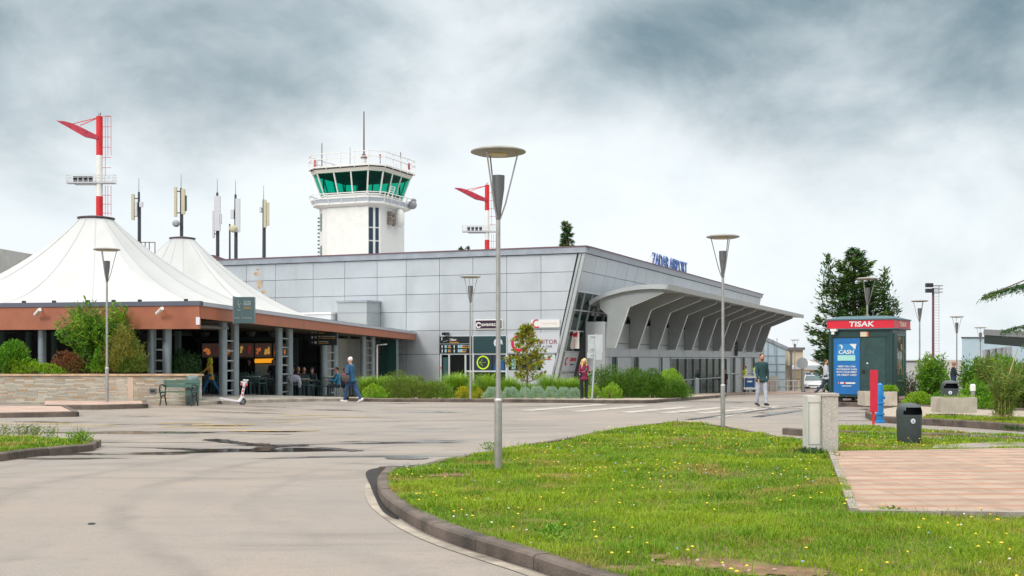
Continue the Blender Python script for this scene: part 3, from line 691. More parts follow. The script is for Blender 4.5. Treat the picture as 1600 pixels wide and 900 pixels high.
# wide white panel with CONITOR behind the tree
t, w_, h_ = sign_on(TB, 'rental_sign', 'wide pale panel lettered CONITOR RENT A CAR behind the small tree', 'sign', fX(794), fX(875), fz(551.5), fz(521), y=-.06, th=.05, m=mat('sign_pale', (.50, .53, .58), .5))
mb = MB(); ring(mb, -w_*.28, h_*.48, .36, .15, -.062, 50, 310); mb.build('emblem', REDS, t)
text_mb('CONITOR', -w_*.08, w_*.46, h_*.44, h_*.66, y=-.062).build('lettering', mat('maroon_letters', (.22, .02, .05), .5), t)
text_mb('RENT A CAR', w_*.0, w_*.36, h_*.26, h_*.37, y=-.062).build('subtitle', NAVY, t)
t, w_, h_ = sign_on(TB, 'notice_panel', 'pale panel with one thin red line low on the facade right of the tree', 'notice', fX(848), fX(868), fz(586), fz(555), y=-.06, th=.05, m=MATS['sign_pale'])
MB().b2(-w_*.42, w_*.2, -.07, -.06, h_*.76, h_*.80).build('line', REDS, t)
# wayfinding board over the door
t, w_, h_ = sign_on(TB, 'wayfinding_sign', 'wide dark departures board above the sliding door', 'sign', fX(688.5), fX(738.5), fz(551.5), fz(525.5), m=mat('board_black', (.012, .02, .025), .35))
mb = MB()
def arrow(mb, x, z, s, ang, y=-.122, d=.008):
    for a, b in (((0, -1), (0, 1)), ((0, 1), (-.6, .3)), ((0, 1), (.6, .3))):
        c, sn = math.cos(ang), math.sin(ang); P = [(x+(p*c-q*sn)*s, y-d/2, z+(p*sn+q*c)*s) for p, q in (a, b)]; mb.bar(P[0], P[1], s*.3 if False else .045, d)
arrow(mb, -w_*.43, h_*.86, .08, 0)
text_mb('Odlasci', -w_*.18, w_*.02, h_*.74, h_*.88, y=-.122, bold=.02, mb=mb)
mb.bar((-w_*.38, -.126, h_*.66), (-w_*.24, -.126, h_*.76), .08, .01); mb.b2(-w_*.5, w_*.5, -.13, -.12, h_*.545, h_*.56)
for r_, z in enumerate((.38, .12)):
    arrow(mb, -w_*.42, h_*z, .08, 0); arrow(mb, w_*-.04, h_*z, .08, 0)
    text_mb('Info' if r_ == 0 else 'WC', -w_*.24, -w_*.15, h_*(z+.02), h_*(z+.1), y=-.122, mb=mb); text_mb('Rent a car' if r_ == 0 else 'Banka', w_*.2, w_*(.46 if r_ == 0 else .34), h_*(z+.04), h_*(z+.11), y=-.122, mb=mb)
mb.build('lettering', WHT, t)
mb = MB(); text_mb('Departures', -w_*.18, w_*.09, h_*.59, h_*.69, y=-.122, bold=.02, mb=mb)
for r_, z in enumerate((.30, .04)): text_mb('Info' if r_ == 0 else 'WC', -w_*.24, -w_*.14, h_*z, h_*(z+.09), y=-.122, bold=.03, mb=mb); text_mb('Rent a car' if r_ == 0 else 'Bank', w_*.2, w_*(.45 if r_ == 0 else .33), h_*z, h_*(z+.09), y=-.122, bold=.03, mb=mb)
mb.build('amber_lettering', ORG, t)
mb = MB()
for x in (-.34, .07, .14): 
    for z in (.30, .04): mb.b2(w_*x, w_*(x+.06), -.125, -.12, h_*z, h_*(z+.18))
mb.build('pictogram', mat('picto_blue', (.3, .5, .6), .5), t)
# navy board with pin emblem
t, w_, h_ = sign_on(TB, 'poster_board', 'dark teal board with a white ring emblem above the window', 'sign', fX(741), fX(791.5), fz(551.5), fz(525.5), m=mat('board_teal', (.015, .05, .06), .4))
mb = MB(); ring(mb, w_*.27, h_*.6, .19, .1, -.122, -20, 230); mb.bar((w_*.42, -.126, h_*.5), (w_*.32, -.126, h_*.8), .1, .01); mb.build('emblem', mat('emblem_pale', (.6, .64, .7), .5), t)
# arrow ring
t, w_, h_ = sign_on(TB, 'arrow_sign', 'dark window panel with a lime green ring and left arrow', 'sign', fX(741), fX(769), fz(579), fz(554), y=-.05, th=.04, m=NAVY)
mb = MB(); cx, cz = fX(755.5)-(fX(741)+fX(769))/2, h_*.5; ring(mb, cx, cz, .325, .07, -.052); 
mb.bar((cx-.2, -.056, cz), (cx+.17, -.056, cz), .08, .01); mb.bar((cx-.2, -.056, cz-.02), (cx-.02, -.056, cz+.17), .07, .01); mb.bar((cx-.2, -.056, cz+.02), (cx-.02, -.056, cz-.17), .07, .01)
mb.build('lettering', LIME, t)
t, w_, h_ = sign_on(TB, 'window_poster', 'blue poster of a standing figure beside the lime arrow', 'poster', fX(770), fX(791), fz(579), fz(554), y=-.05, th=.04, m=NAVY)
mb = MB(); mb.xprism([(-.3, 0), (.28, 0), (.25, h_*.5), (.15, h_*.7), (-.1, h_*.72), (-.22, h_*.5)], -.058, -.052, ax='y'); mb.build('figure', BLUEV, t)
# banner and panel on the leaning glass : frames tilted with it
def lp(px, py):      # point on the leaning face (local) seen at px,py
    z = 3.
    for _ in range(30): t_ = TB.Y(px, lean(z)); z = TB.z(lean(z), t_, py)
    return (lean(z), t_, z)
bn = thing('banner', 'white vertical banner with a red emblem on the leaning glass', 'banner', (*TB.w(1.0, 1.0), 0), TB.a-R(0))
# hung facing the road : a projecting board seen from the front
a = lp(889, 541); 
MB().b2(-.46, .0, -.08, -.0, 2.15, 3.06).build('board', mat('banner_cream', (.74, .70, .66), .6), bn)
mb = MB(); mb.xprism([(-.36, 2.9), (-.12, 2.99), (-.06, 2.86), (-.22, 2.72), (-.3, 2.78)], -.088, -.08, ax='y'); mb.xprism([(-.16, 3.0), (-.05, 2.98), (-.1, 2.72), (-.18, 2.8)], -.094, -.088, ax='y'); mb.build('emblem', REDS, bn)
mb = MB()
for i in range(4): mb.b2(-.27, -.2, -.086, -.08, 2.2+i*.11, 2.27+i*.11)
mb.build('lettering', mat('faint_red', (.55, .3, .3), .5), bn)
a = lp(906, 559); bnn = thing('rental_sign', 'small CONITOR lettering on the pale panel of the leaning glass', 'sign', (*TB.w(0, 0), 0), TB.a)
def lean_text(s, t0, t1, z0, z1, m, nm, bold=0):
    q = text_mb(s, t0, t1, z0, z1, y=0, depth=.01, bold=bold); q.v = [(lean(v[2])+.07-v[1], v[0], v[2]) for v in q.v]; q.build(nm, m, bnn)
lean_text('CONITOR', 1.15, 2.15, 1.5, 1.68, REDS, 'lettering', .01); lean_text('rent a car', 1.35, 1.95, 1.3, 1.38, NAVY, 'subtitle')
q = MB(); ring(q, .7, 1.5, .17, .07, 0, 60, 300); q.v = [(lean(v[2])+.07-v[1], v[0], v[2]) for v in q.v]; q.build('emblem', REDS, bnn)
# roof sign
rs = thing('roof_sign', 'blue ZADAR AIRPORT letters standing on a frame on the roof edge', 'sign', (*TB.w(.9, 15.2), H), TB.a+R(90))
BLU = mat('sign_blue', (.015, .05, .32), .35); BLL = mat('sign_face_blue', (.20, .42, .70), .35)
text_mb('ZADAR AIRPORT', 0, 8.9, .22, 1.02, y=.0, depth=.07, bold=0).build('lettering', BLU, rs)
text_mb('ZADAR AIRPORT', .03, 8.87, .24, 1.0, y=-.072, depth=.01, bold=-.02).build('letter_face', BLL, rs)
mb = MB(); mb.b2(0, 8.9, .0, .05, .2, .24); mb.b2(0, 8.9, .0, .05, .85, .88)
for i in range(14): mb.bar((.1+i*.67, .02, .0), (.1+i*.67, .02, .9), .035); mb.bar((.1+i*.67, .7, .05), (.1+i*.67, .05, .8), .03)
mb.build('support_frame', mat('rail_white', (.6, .6, .6), .5, .3), rs)
# hanging screens under the canopy
for t_, pa, pb, z0_, z1_, lb in ((20.6, 1052.5, 1066.5, 2.15, 3.15, 'dark sign box hanging under the canopy nearer the hedge'), (35.2, 1140, 1153, 1.85, 2.95, 'dark sign box hanging deeper under the canopy')):
    xa_, xb_ = TB.X(pa, t_), TB.X(pb, t_); s_ = thing('hanging_sign', lb, 'sign', (*TB.w(xa_, t_), z0_), TB.a, group='dark sign boxes under the canopy'); w_ = xb_-xa_; h_ = z1_-z0_
    MB().b2(0, w_, -.1, .12, 0, h_).build('board', mat('sign_teal_dark', (.05, .08, .085), .35), s_)
    mb = MB(); mb.bar((w_*.15, -.105, h_*.75), (w_*.35, -.105, h_*.55), .05, .01); text_mb('Dolasci', w_*.4, w_*.85, h_*.66, h_*.78, y=-.102, mb=mb); mb.build('lettering', WHT, s_)
    text_mb('Arrivals', w_*.4, w_*.88, h_*.46, h_*.58, y=-.102).build('amber_lettering', ORG, s_)
    for x_ in (.2, .8): MB().bar((w_*x_, 0, h_), (w_*x_, 0, 4.5-z0_), .04).build('hanger', M['lampgrey'], s_)
# far wing of the terminal (pale blue panels) and the beige building
def z_at(py, Y): return CH+(HZ-py)*Y/F
def x_at(px, Y): return (px-800)*Y/F
Y0 = 112
wg = thing('terminal_wing', 'pale blue panelled shed with a sloping roof beyond the canopy', 'building', (x_at(1210, Y0), Y0, gz(0, Y0)), 0); gz0 = gz(0, Y0)
x0, x1 = x_at(1190, Y0)-x_at(1210, Y0), x_at(1227, Y0)-x_at(1210, Y0)
PB = mat('pale_blue_panels', (.42, .54, .62), .5, .1, .04, 1)
MB().xprism([(x0, 0), (x1, 0), (x1, z_at(545, Y0)-gz0), (x0, z_at(527, Y0)-gz0)], 0, 14, ax='y').build('wall', PB, wg)
mb = MB(); mb.bar((x0, -.05, z_at(526.5, Y0)-gz0), (x1+.2, -.05, z_at(544.5, Y0)-gz0), .2, .3); mb.build('roof_edge', CAP, wg)
mb = MB()
for py in (556, 569, 581, 593, 604): mb.b2(x0, x1, -.04, .0, z_at(py, Y0)-gz0-.03, z_at(py, Y0)-gz0+.03)
for px in (1200, 1214): mb.b2(x_at(px, Y0)-x_at(1210, Y0)-.03, x_at(px, Y0)-x_at(1210, Y0)+.03, -.041, 0, 0, 5)
mb.bar((x_at(1207, Y0)-x_at(1210, Y0), -.3, 4.9), (x_at(1216, Y0)-x_at(1210, Y0), -.3, 0), .05); mb.build('panel_joint', mat('joint_blue', (.2, .27, .32), .6), wg)
Y1 = 116; bb = thing('office_building', 'beige building with an overhanging upper storey beyond the terminal', 'building', (x_at(1236, Y1), Y1, gz(0, Y1)), 0); g1 = gz(0, Y1)
BEI = mat('beige_render', (.52, .44, .33), .8, 0, .1, 1); XX = lambda p: x_at(p, Y1)-x_at(1236, Y1); ZZ = lambda p: z_at(p, Y1)-g1
MB().b2(XX(1227), XX(1236), 0, 8, 0, ZZ(570)).build('ground_floor', BEI, bb); MB().b2(XX(1227), XX(1250), -1.2, 8, ZZ(571), ZZ(547)).build('upper_storey', BEI, bb)
MB().b2(XX(1226), XX(1252), -1.5, 8.2, ZZ(547), ZZ(543)).build('roof', mat('roof_dark', (.13, .12, .14), .7), bb)
MB().b2(XX(1230), XX(1233), -1.25, -1.2, ZZ(612), ZZ(550)).build('downpipe', M['lampgrey'], bb)
# low building, fence, yellow shed
Y2 = 150; g2 = gz(0, 150); hs = thing('low_building', 'low building with a pale hipped roof behind the white car', 'building', (x_at(1262, Y2), Y2, g2), 0); X2 = lambda p: x_at(p, Y2)-x_at(1262, Y2); Z2 = lambda p: z_at(p, Y2)-g2
MB().b2(X2(1238), X2(1282), 0, 9, 0, Z2(578)).build('wall', mat('tan_wall', (.42, .33, .22), .8, 0, .15, 1), hs)
mb = MB(); mb.add([(X2(1234), -1.5, Z2(572)), (X2(1276), -1.5, Z2(570)), (X2(1284), 10, Z2(570)), (X2(1230), 10, Z2(572)), (X2(1236), 2, Z2(553)), (X2(1250), 4, Z2(553)), (X2(1246), 8, Z2(553))], [(0, 1, 5, 4), (1, 2, 5), (2, 3, 6, 5), (3, 0, 4, 6), (4, 5, 6), (0, 3, 2, 1)]); mb.build('roof', mat('roof_pale', (.56, .58, .62), .6), hs)
MB().b2(X2(1236), X2(1277), -1.8, -1.5, Z2(578), Z2(571)).build('gutter', mat('fascia_grey', (.36, .4, .44), .6), hs)
mb = MB(); mb.b2(X2(1243), X2(1250), -.05, 0, Z2(590), Z2(581)); mb.b2(X2(1253), X2(1260), -.05, 0, Z2(590), Z2(581)); mb.build('window', M['glass'], hs)
ys_ = thing('yellow_shed', 'yellow walled shed with a pale roof half hidden by the kiosk', 'building', (x_at(1275, 165), 165, g2), 0)
MB().b2(-1.8, 3.5, 0, 6, 0, z_at(577, 165)-g2).build('wall', mat('yellow_wall', (.62, .42, .08), .8), ys_); MB().b2(-3, 3.8, -.8, 6.5, z_at(577, 165)-g2, z_at(566, 165)-g2).build('roof', MATS['roof_pale'], ys_)
Y3 = 122; fc = thing('fence', 'beige board fence left of the white car', 'fence', (x_at(1250, Y3), Y3, gz(0, Y3)), 0)
mb = MB()
for i in range(7): mb.b2(-.95+i*.28, -.69+i*.28, 0, .05, 0, 2.0)
mb.build('board_panel', BEI, fc); mb = MB()
for z in (.1, 1.0, 1.9): mb.b2(-.98, 1.0, -.05, 0, z-.05, z+.05)
mb.build('rail', MATS['tan_wall'], fc)
rl = thing('railing', 'low white railing in front of the pale blue shed', 'railing', (x_at(1206, 105), 105, gz(0, 105)), 0)
mb = MB()
for i in range(9): mb.bar((-1.6+i*.5, 0, 0), (-1.6+i*.5, 0, 1.0), .05)
mb.build('post', M['white'], rl); mb = MB().b2(-1.6, 2.4, -.03, .03, .97, 1.03); mb.b2(-1.6, 2.4, -.02, .02, .5, .54); mb.build('rail', M['white'], rl)
MB().b2(-1.1, .6, .1, .2, 0, 1.4).build('panel', mat('panel_cream', (.6, .58, .54), .7), rl)
# ================================================================== CONTROL TOWER
TY = 95.0; tg = gz(0, TY); TXc = x_at(566, TY)
tw = thing('control_tower', 'white airport control tower with green glass cab behind the terminal', 'tower', (TXc, TY, 0), TB.a)
tz = lambda py: z_at(py, TY)
def octp(a, b): return [(-a, -b), (a, -b), (b, -a), (b, a), (a, b), (-a, b), (-b, a), (-b, -a)]
def loft(mb, rings, cap=True):
    n = len(rings[0][0]); V = []; Fc = []
    for poly, z in rings: V += [(x, y, z) for x, y in poly]
    for i in range(len(rings)-1):
        for j in range(n): Fc.append((i*n+j, i*n+(j+1) % n, (i+1)*n+(j+1) % n, (i+1)*n+j))
    if cap: Fc += [tuple(reversed(range(n))), tuple(range((len(rings)-1)*n, len(rings)*n))]
    mb.add(V, Fc); return mb
TWH = mat('tower_white', (.72, .72, .71), .6, 0, .02, 1.2, dirt=((.62, .62, .6), 1.6, .25))
loft(MB(), [(octp(2.0, 2.75), tg), (octp(2.0, 2.75), tz(327))]).build('shaft', TWH, tw)
MB().b2(-1.55, 2.1, -2.80, -2.6, tg, tz(330)).build('front_panel', M['white'], tw)
def facebox(mb, a, b, u0, u1, z0, z1, d0=.0, d1=.05):
    """box on the face between plan points a and b, u measured 0..1"""
    a, b = Vector(a), Vector(b); n = Vector((b.y-a.y, a.x-b.x)).normalized()
    p = a.lerp(b, u0); q = a.lerp(b, u1); V = []
    for z in (z0, z1):
        for pt, d in ((p, d0), (q, d0), (q, d1), (p, d1)): r_ = pt+n*d; V.append((r_.x, r_.y, z))
    mb.add(V, [(0, 3, 2, 1), (4, 5, 6, 7), (0, 1, 5, 4), (1, 2, 6, 5), (2, 3, 7, 6), (3, 0, 4, 7)])
oc = octp(2.0, 2.75); WINB = mat('tower_window', (.01, .03, .06), .1); WING = mat('tower_window_green', (.01, .10, .07), .15)
for (i, u0, u1, rows, mm) in ((7, .35, .8, ((364, 337), (404, 387)), WING), (1, .05, .42, ((361, 332), (381, 363), (402, 383)), WINB), (1, .6, .85, ((361, 332), (381, 363), (402, 383)), WINB), (3, .1, .5, ((368, 341), (388, 370), (402, 390)), WINB)):
    for r0, r1 in rows:
        mb = MB(); facebox(mb, oc[i], oc[(i+1) % 8], u0, u1, tz(r0), tz(r1), -.02, .03); f_ = mb.build('window', mm, tw)
mb = MB()
for z in np.arange(8, tz(338), .3): mb.box((-2.80, -2.05, z), (.12, .12, .12))
mb.build('cable_ladder', M['lampgrey'], tw)
# balcony
bo = octp(2.3, 3.2); bi = octp(2.15, 2.95)
mb = loft(MB(), [(octp(1.85, 2.6), tz(331)), (octp(2.25, 3.1), tz(327)), (bo, tz(326)), (bo, tz(323.5))]); mb.build('balcony_floor', M['white'], tw)
loft(MB(), [(octp(1.9, 2.62), tz(325)), (octp(1.9, 2.62), tz(311))]).build('cab_base', TWH, tw)
def rail(mb, poly, zs, z0, z1, per=3, wd=.05, lean_=1.0, posts=True):
    n = len(poly)
    for i in range(n):
        a, b = Vector(poly[i]), Vector(poly[(i+1) % n])
        for z, s in zs: mb.bar((a.x*s, a.y*s, z), (b.x*s, b.y*s, z), wd)
        if posts:
            k = max(1, round((b-a).length/1.25))
            for j in range(k): q = a.lerp(b, j/k); mb.bar((q.x, q.y, z0), (q.x*lean_, q.y*lean_, z1), wd)
mb = MB(); rail(mb, bo, ((tz(310), 1.07), (tz(317), 1.035)), tz(325), tz(310), lean_=1.07, wd=.06); mb.build('balcony_rail', M['white'], tw)
mb = MB(); loft(mb, [(octp(2.28, 3.17), tz(323.4)), (octp(2.36, 3.27), tz(318))], cap=False); mb.build('balcony_panel', mat('wired_glass', (.50, .55, .62), .3), tw)
# glass cab, flared
gb, gt = octp(1.9, 2.62), octp(2.28, 3.13); zg0, zg1 = tz(311), tz(277.5)
tgm = bpy.data.materials.new('green_tinted_glass'); tgm.use_nodes = True; t_ = tgm.node_tree; pr = t_.nodes['Principled BSDF']; pr.inputs['Base Color'].default_value = (.0, .05, .04, 1); pr.inputs['Roughness'].default_value = .05
tr_ = t_.nodes.new('ShaderNodeBsdfTransparent'); tr_.inputs[0].default_value = (.05, .80, .62, 1); mx = t_.nodes.new('ShaderNodeMixShader'); mx.inputs[0].default_value = .25
t_.links.new(tr_.outputs[0], mx.inputs[1]); t_.links.new(pr.outputs[0], mx.inputs[2]); t_.links.new(mx.outputs[0], t_.nodes['Material Output'].inputs[0])
for i in range(8):
    j = (i+1) % 8; mb = MB(); k = 3 if i % 2 == 0 else 1
    P = [(*gb[i], zg0), (*gb[j], zg0), (*gt[j], zg1), (*gt[i], zg1)]
    mb.add(P, [(0, 1, 2, 3)]); mb.build('window', tgm, tw, fix=False)
    mb = MB()
    for q in range(k):
        a = Vector(P[0]).lerp(Vector(P[1]), q/k); b = Vector(P[3]).lerp(Vector(P[2]), q/k); mb.bar(a*1.0+Vector((0, 0, 0)), b, .11, .1)
    mb.build('mullion', M['white'], tw)
mb = MB(); 
for s_, z in ((gb, zg0),): rail(mb, s_, ((z+.03, 1.0),), 0, 0, posts=False, wd=.1)
mb.build('window_sill', M['white'], tw)
loft(MB(), [(octp(1.8, 2.5), zg0-.02), (octp(1.8, 2.5), zg0+.28)]).build('console_desk', mat('console_dark', (.03, .05, .06), .6), tw)
loft(MB(), [(octp(2.15, 2.95), zg1-.12), (octp(2.2, 3.0), zg1-.05)]).build('ceiling', mat('cab_ceiling', (.03, .04, .04), .8), tw)
MB().cyl(0, 0, zg0, zg1-.1, .35).build('core', mat('cab_ceiling', (.03, .04, .04), .8), tw)
for p_ in octp(1.95, 2.7)[::2]: MB().cyl(p_[0], p_[1], zg0+.28, zg1-.1, .06).build('inner_post', mat('cab_ceiling', (.03, .04, .04), .8), tw)
loft(MB(), [(octp(2.2, 3.0), zg1-.02), (octp(2.34, 3.2), zg1), (octp(2.4, 3.3), tz(272)), (octp(2.2, 3.0), tz(271))]).build('roof_fascia', mat('tower_cream', (.66, .64, .58), .6), tw)
mb = loft(MB(), [(octp(2.2, 3.0), tz(271.4)), (octp(2.42, 3.34), tz(270.5)), (octp(2.42, 3.34), tz(268.8))]); mb.build('roof', mat('tower_roof_brown', (.16, .12, .14), .7), tw)
mb = MB(); rail(mb, octp(2.5, 3.44), ((tz(249), 1.0), (tz(257), 1.0), (tz(270), 1.0)), tz(272), tz(249), wd=.055); rail(mb, octp(2.46, 3.4), ((tz(268.5), 1.0),), 0, 0, posts=False, wd=.06); mb.build('roof_rail', M['white'], tw)
mb = MB(); mb.cyl(.1, .1, tz(268), tz(247), .2); mb.build('mast_base', M['white'], tw)
mb = MB(); mb.cyl(.1, .1, tz(247), tz(174), .07, .045, 8); mb.cyl(.1, .1, tz(247), tz(241), .28, .15); mb.build('mast', mat('mast_brown', (.14, .06, .05), .6), tw)
mb = MB(); wl = lambda px, d=0: ((x_at(px, TY)-TXc)*TB.x[0], (x_at(px, TY)-TXc)*TB.y[0])
def ant(px, p0, p1, r, m_, nm): 
    x = x_at(px, TY)-TXc; lx, ly = x*math.cos(TB.a), -x*math.sin(TB.a); MB().cyl(lx, ly, tz(p0), tz(p1), r, r*.7, 8).build(nm, m_, tw)
for px, a, b, r in ((503, 270, 224, .05), (547, 268, 230, .025), (626, 268, 238, .05), (594, 266, 246, .04), (569, 262, 228, .02)): ant(px, a, b, r, M['lampgrey'], 'antenna')
for px, a, b in ((492, 262, 248), (594, 246, 241), (639, 265, 255)): ant(px, a, b, .09, mat('beacon_red', (.5, .03, .05), .4), 'beacon')
# side stair, equipment and dish on the right
mb = MB(); x, y = 2.75, -.2
for s_ in (0, .55): mb.bar((2.9, -1.6+s_*1.2, tz(327)), (3.2, -1.1+s_*1.2, tz(297)), .07); 
for i in range(9): z = tz(327)+i*.19; f = i/9; mb.bar((2.9+.3*f, -1.6+.5*f, z), (2.9+.3*f, -.94+.5*f, z), .05)
mb.build('ladder', M['white'], tw)
mb = MB()
for z in (tz(338), tz(346), tz(352)): mb.box((2.95, -.75, z), (.35, .35, .3)); mb.box((3.0, -.3, z-.1), (.2, .2, .25))
mb.build('radio_box', mat('box_brown', (.2, .17, .15), .6), tw)
mb = MB(); mb.ell((3.15, .5, tz(343)), (.35, .45, .75)); mb.bar((2.7, .5, tz(352)), (3.3, .5, tz(352)), .07); mb.build('radome', M['white'], tw, smooth=True)
mb = MB(); mb.ell((3.5, 2.0, tz(319)), (.35, .35, .35)); mb.ell((3.5, 2.2, tz(312)), (.22, .22, .2)); mb.build('equipment', mat('equip_grey', (.3, .3, .33), .5), tw, smooth=True)
# ================================================================== FLOODLIGHT MASTS
def floodmast(Y, pxc, wpx, label, py):
    """py: dict of picture heights"""
    zt_ = lambda p: z_at(p, Y); xo = x_at(pxc, Y); s = Y/F
    t = thing('floodlight_mast', label, 'mast', (xo, Y, gz(0, min(Y, 110))), 0, group='red and white floodlight masts'); z0 = gz(0, min(Y, 110)); Zl = lambda p: zt_(p)-z0; r = wpx*s/2
    def sec(nm, p0, p1, m_, rr=r): MB().cyl(0, 0, p0, Zl(p1), rr, rr, 16).build(nm, m_, t, smooth=True)
    sec('pole', Zl(py['r2']), py['mid'], M['white'], r); sec('pole', 0, py['r2'], M['red'], r*1.05); sec('pole', Zl(py['mid']), py['top'], M['red'], r)
    U = py['u']*s      # unit: one picture pixel of the near mast
    mb = MB()
    arm0 = Zl(py['arm']); tip = (-63*U, 0, Zl(py['tip']))
    a = Vector((0, 0, arm0)); b = Vector(tip)
    pl = [(0, -1.2*U, arm0-1*U), (-20*U, -7*U, arm0-2*U+3*U), (-63*U, -7*U, b.z), (-63*U, 7*U, b.z+1*U), (-38*U, 7*U, arm0+15*U), (0, 2*U, arm0+1*U)]
    k_ = (b.z-arm0)/(25*U); mb.xprism([(x_*U, arm0+z_*U*k_) for x_, z_ in ((0, -6), (-24, -.5), (-66, 24.5), (-53, 23.5), (-42, 20.5), (-31, 16), (-15, 7.5), (0, 0))], -6*U, 6*U, ax='y')
    for f in (.3, .5, .7, .9): mb.bar((-63*U*f, -8*U, arm0+(b.z-arm0)*f-2*U), (-63*U*f, 8*U, arm0+(b.z-arm0)*f-2*U), .8*U)
    mb.build('reflector_panel', mat('dark_red', (.40, .02, .05), .5, 0, .2, 2), t)
    mb = MB()
    for y_ in (-5, 5): mb.bar((-1*U, 0, Zl(py['top'])-1.5*U), (-37*U+y_*U, y_*U, arm0+18*U), 1.0*U)
    mb.build('stay', M['red'], t)
    pz = Zl(py['plat']); mb = MB(); mb.b2(-50*U, 24*U, -6*U, 6*U, pz, pz+1.8*U); mb.b2(-38*U, -4*U, -4*U, 4*U, pz-2*U, pz); mb.build('platform', mat('platform_grey', (.45, .46, .5), .5, .3), t)
    mb = MB()
    for y_ in (-6, 6):
        for zz in (4.5, 9, 13.5): mb.bar((-50*U, y_*U, pz+zz*U), (24*U, y_*U, pz+zz*U), .5*U)
        for x_ in (-50, -42, -8, 6, 12, 18, 24): mb.bar((x_*U, y_*U, pz), (x_*U, y_*U, pz+13.5*U), .6*U)
    for x_ in (-50, 24):
        for zz in (4.5, 9, 13.5): mb.bar((x_*U, -6*U, pz+zz*U), (x_*U, 6*U, pz+zz*U), .5*U)
    mb.build('guard_rail', mat('rail_white', (.6, .6, .6), .5, .3), t)
    for k in range(4):
        x_ = (-37+k*8)*U; mb = MB(); mb.box((x_, -2*U, pz+6*U), (5.5*U, 4*U, 5*U), M=Matrix.Rotation(.5, 3, 'X')); mb.box((x_, -1*U, pz+10*U), (6.5*U, 5*U, 2*U)); mb.build('floodlight', M['black'], t)
    mb = MB()
    for x_ in (9, 13, 18): mb.bar((x_*U, 0, pz+13*U if x_ == 9 else Zl(py['mid'])-30*U*0), (x_*U, 0, Zl(py['top'])+1*U), .7*U)
    for i in range(6): z_ = Zl(py['top'])-i*16*U; mb.bar((5*U, 0, z_), (18*U, 0, z_), .8*U)
    mb.bar((9*U, 0, Zl(py['top'])+1*U), (18*U, 0, Zl(py['top'])+1*U), .7*U)
    for x_ in (9, 13, 18): mb.bar((x_*U, 0, Zl(py['r2'])-30*U), (x_*U, 0, pz-3*U), .7*U)
    for i in range(5): z_ = pz-18*U-i*14*U; mb.bar((4*U, 0, z_), (18*U, 0, z_), .8*U)
    mb.build('ladder_cage', mat('cage_pink', (.5, .16, .18), .5), t)
    mb = MB(); mb.bar((-1*U, 0, Zl(py['top'])), (-1*U, 0, Zl(py['top'])+5*U), .8*U); mb.bar((1*U, 0, Zl(py['top'])), (2*U, 0, Zl(py['top'])+6*U), .8*U); mb.build('lightning_rod', M['black'], t)
floodmast(88, 155.5, 10, 'tall red and white floodlight mast rising behind the nearer tent', dict(top=182, mid=243, r2=307, arm=213, tip=189, plat=287, u=1.0))
floodmast(136, 761, 7, 'farther red and white floodlight mast behind the terminal roof', dict(top=289, mid=329, r2=375, arm=311, tip=293.5, plat=363, u=.77))
# lattice floodlight post at the right
Y5 = 120; lm = thing('floodlight_mast', 'slim dark floodlight post with a ladder beyond the right shrubs', 'mast', (x_at(1458, Y5), Y5, -1.43), 0)
zl = lambda p: z_at(p, Y5)+1.43
MB().cyl(0, 0, 0, zl(450), .14, .11).build('pole', mat('mast_maroon', (.16, .05, .07), .5), lm)
mb = MB()
for i in range(28): mb.bar((.15, 0, zl(450)-i*.28), (.6, 0, zl(450)-i*.28), .05)
mb.bar((.6, 0, 2), (.6, 0, zl(446)), .05); mb.build('ladder', mat('rail_white', (.6, .6, .6), .5), lm)
mb = MB()
for z_ in (447, 452, 457): mb.b2(-.4, .9, -.3, .3, zl(z_), zl(z_)+.06)
mb.build('platform', M['lampgrey'], lm)
for z_ in (447.5, 456): mb = MB(); mb.box((-.5, -.3, zl(z_)+.1), (.7, .4, .4)); mb.build('floodlight', M['black'], lm)
# ================================================================== ROOF ANTENNAS
CRM = mat('antenna_cream', (.50, .47, .33), .5); PGR = mat('antenna_grey', (.55, .56, .60), .5); DKM = mat('antenna_steel', (.06, .065, .075), .5, .3)
def antenna(px, top, Y, pans, label, base=408, extras=()):
    s = Y/F; z0 = z_at(base, Y); t = thing('cell_antenna', label, 'antenna', (x_at(px, Y), Y, z0), 0, group='mobile phone antennas on the roof')
    Z = lambda p: z_at(p, Y)-z0
    mb = MB(); mb.cyl(0, 0, 0, Z(top), .09, .07, 8); mb.bar((2.5*s, 0, 0), (2.5*s, 0, Z(top+18)), .06)
    for i in range(8): mb.bar((0, 0, Z(base-4-i*7)), (3.4*s, 0, Z(base-4-i*7)), .05)
    mb.build('pole', DKM, t)
    for (dx, p0, p1, w_, m_) in pans:
        mb = MB(); mb.box((dx*s, -.15, (Z(p0)+Z(p1))/2), (w_*s, .18, Z(p0)-Z(p1))); mb.build('panel', m_, t)
        mb = MB(); mb.bar((0, 0, Z(p0)-.25), (dx*s, -.1, Z(p0)-.25), .06); mb.build('bracket', DKM, t); MB().bar((0, 0, Z(p1)+.25), (dx*s, -.1, Z(p1)+.25), .06).build('bracket', DKM, t)
    for (dx, p, r, m_) in extras:
        mb = MB(); mb.lathe([(0, -.1), (r*s, -.1), (r*s, .05), (r*s*.6, .14), (0, .16)], (dx*s, -.3, Z(p)), 16, Matrix.Rotation(R(90), 3, 'X')); mb.build('dish', m_, t)
    MB().cyl(0, 0, Z(top), Z(top)+22*s, .018, .01, 6).build('lightning_rod', DKM, t)
LB = thing('rear_block', 'low grey rear block with a flat roof behind the tents', 'building', (0, 0, 0), 0)
mb = MB(); mb.b2(x_at(150, 72), x_at(340, 72), 71, 84, -1, z_at(404, 72)); mb.build('wall', CLADD, LB)
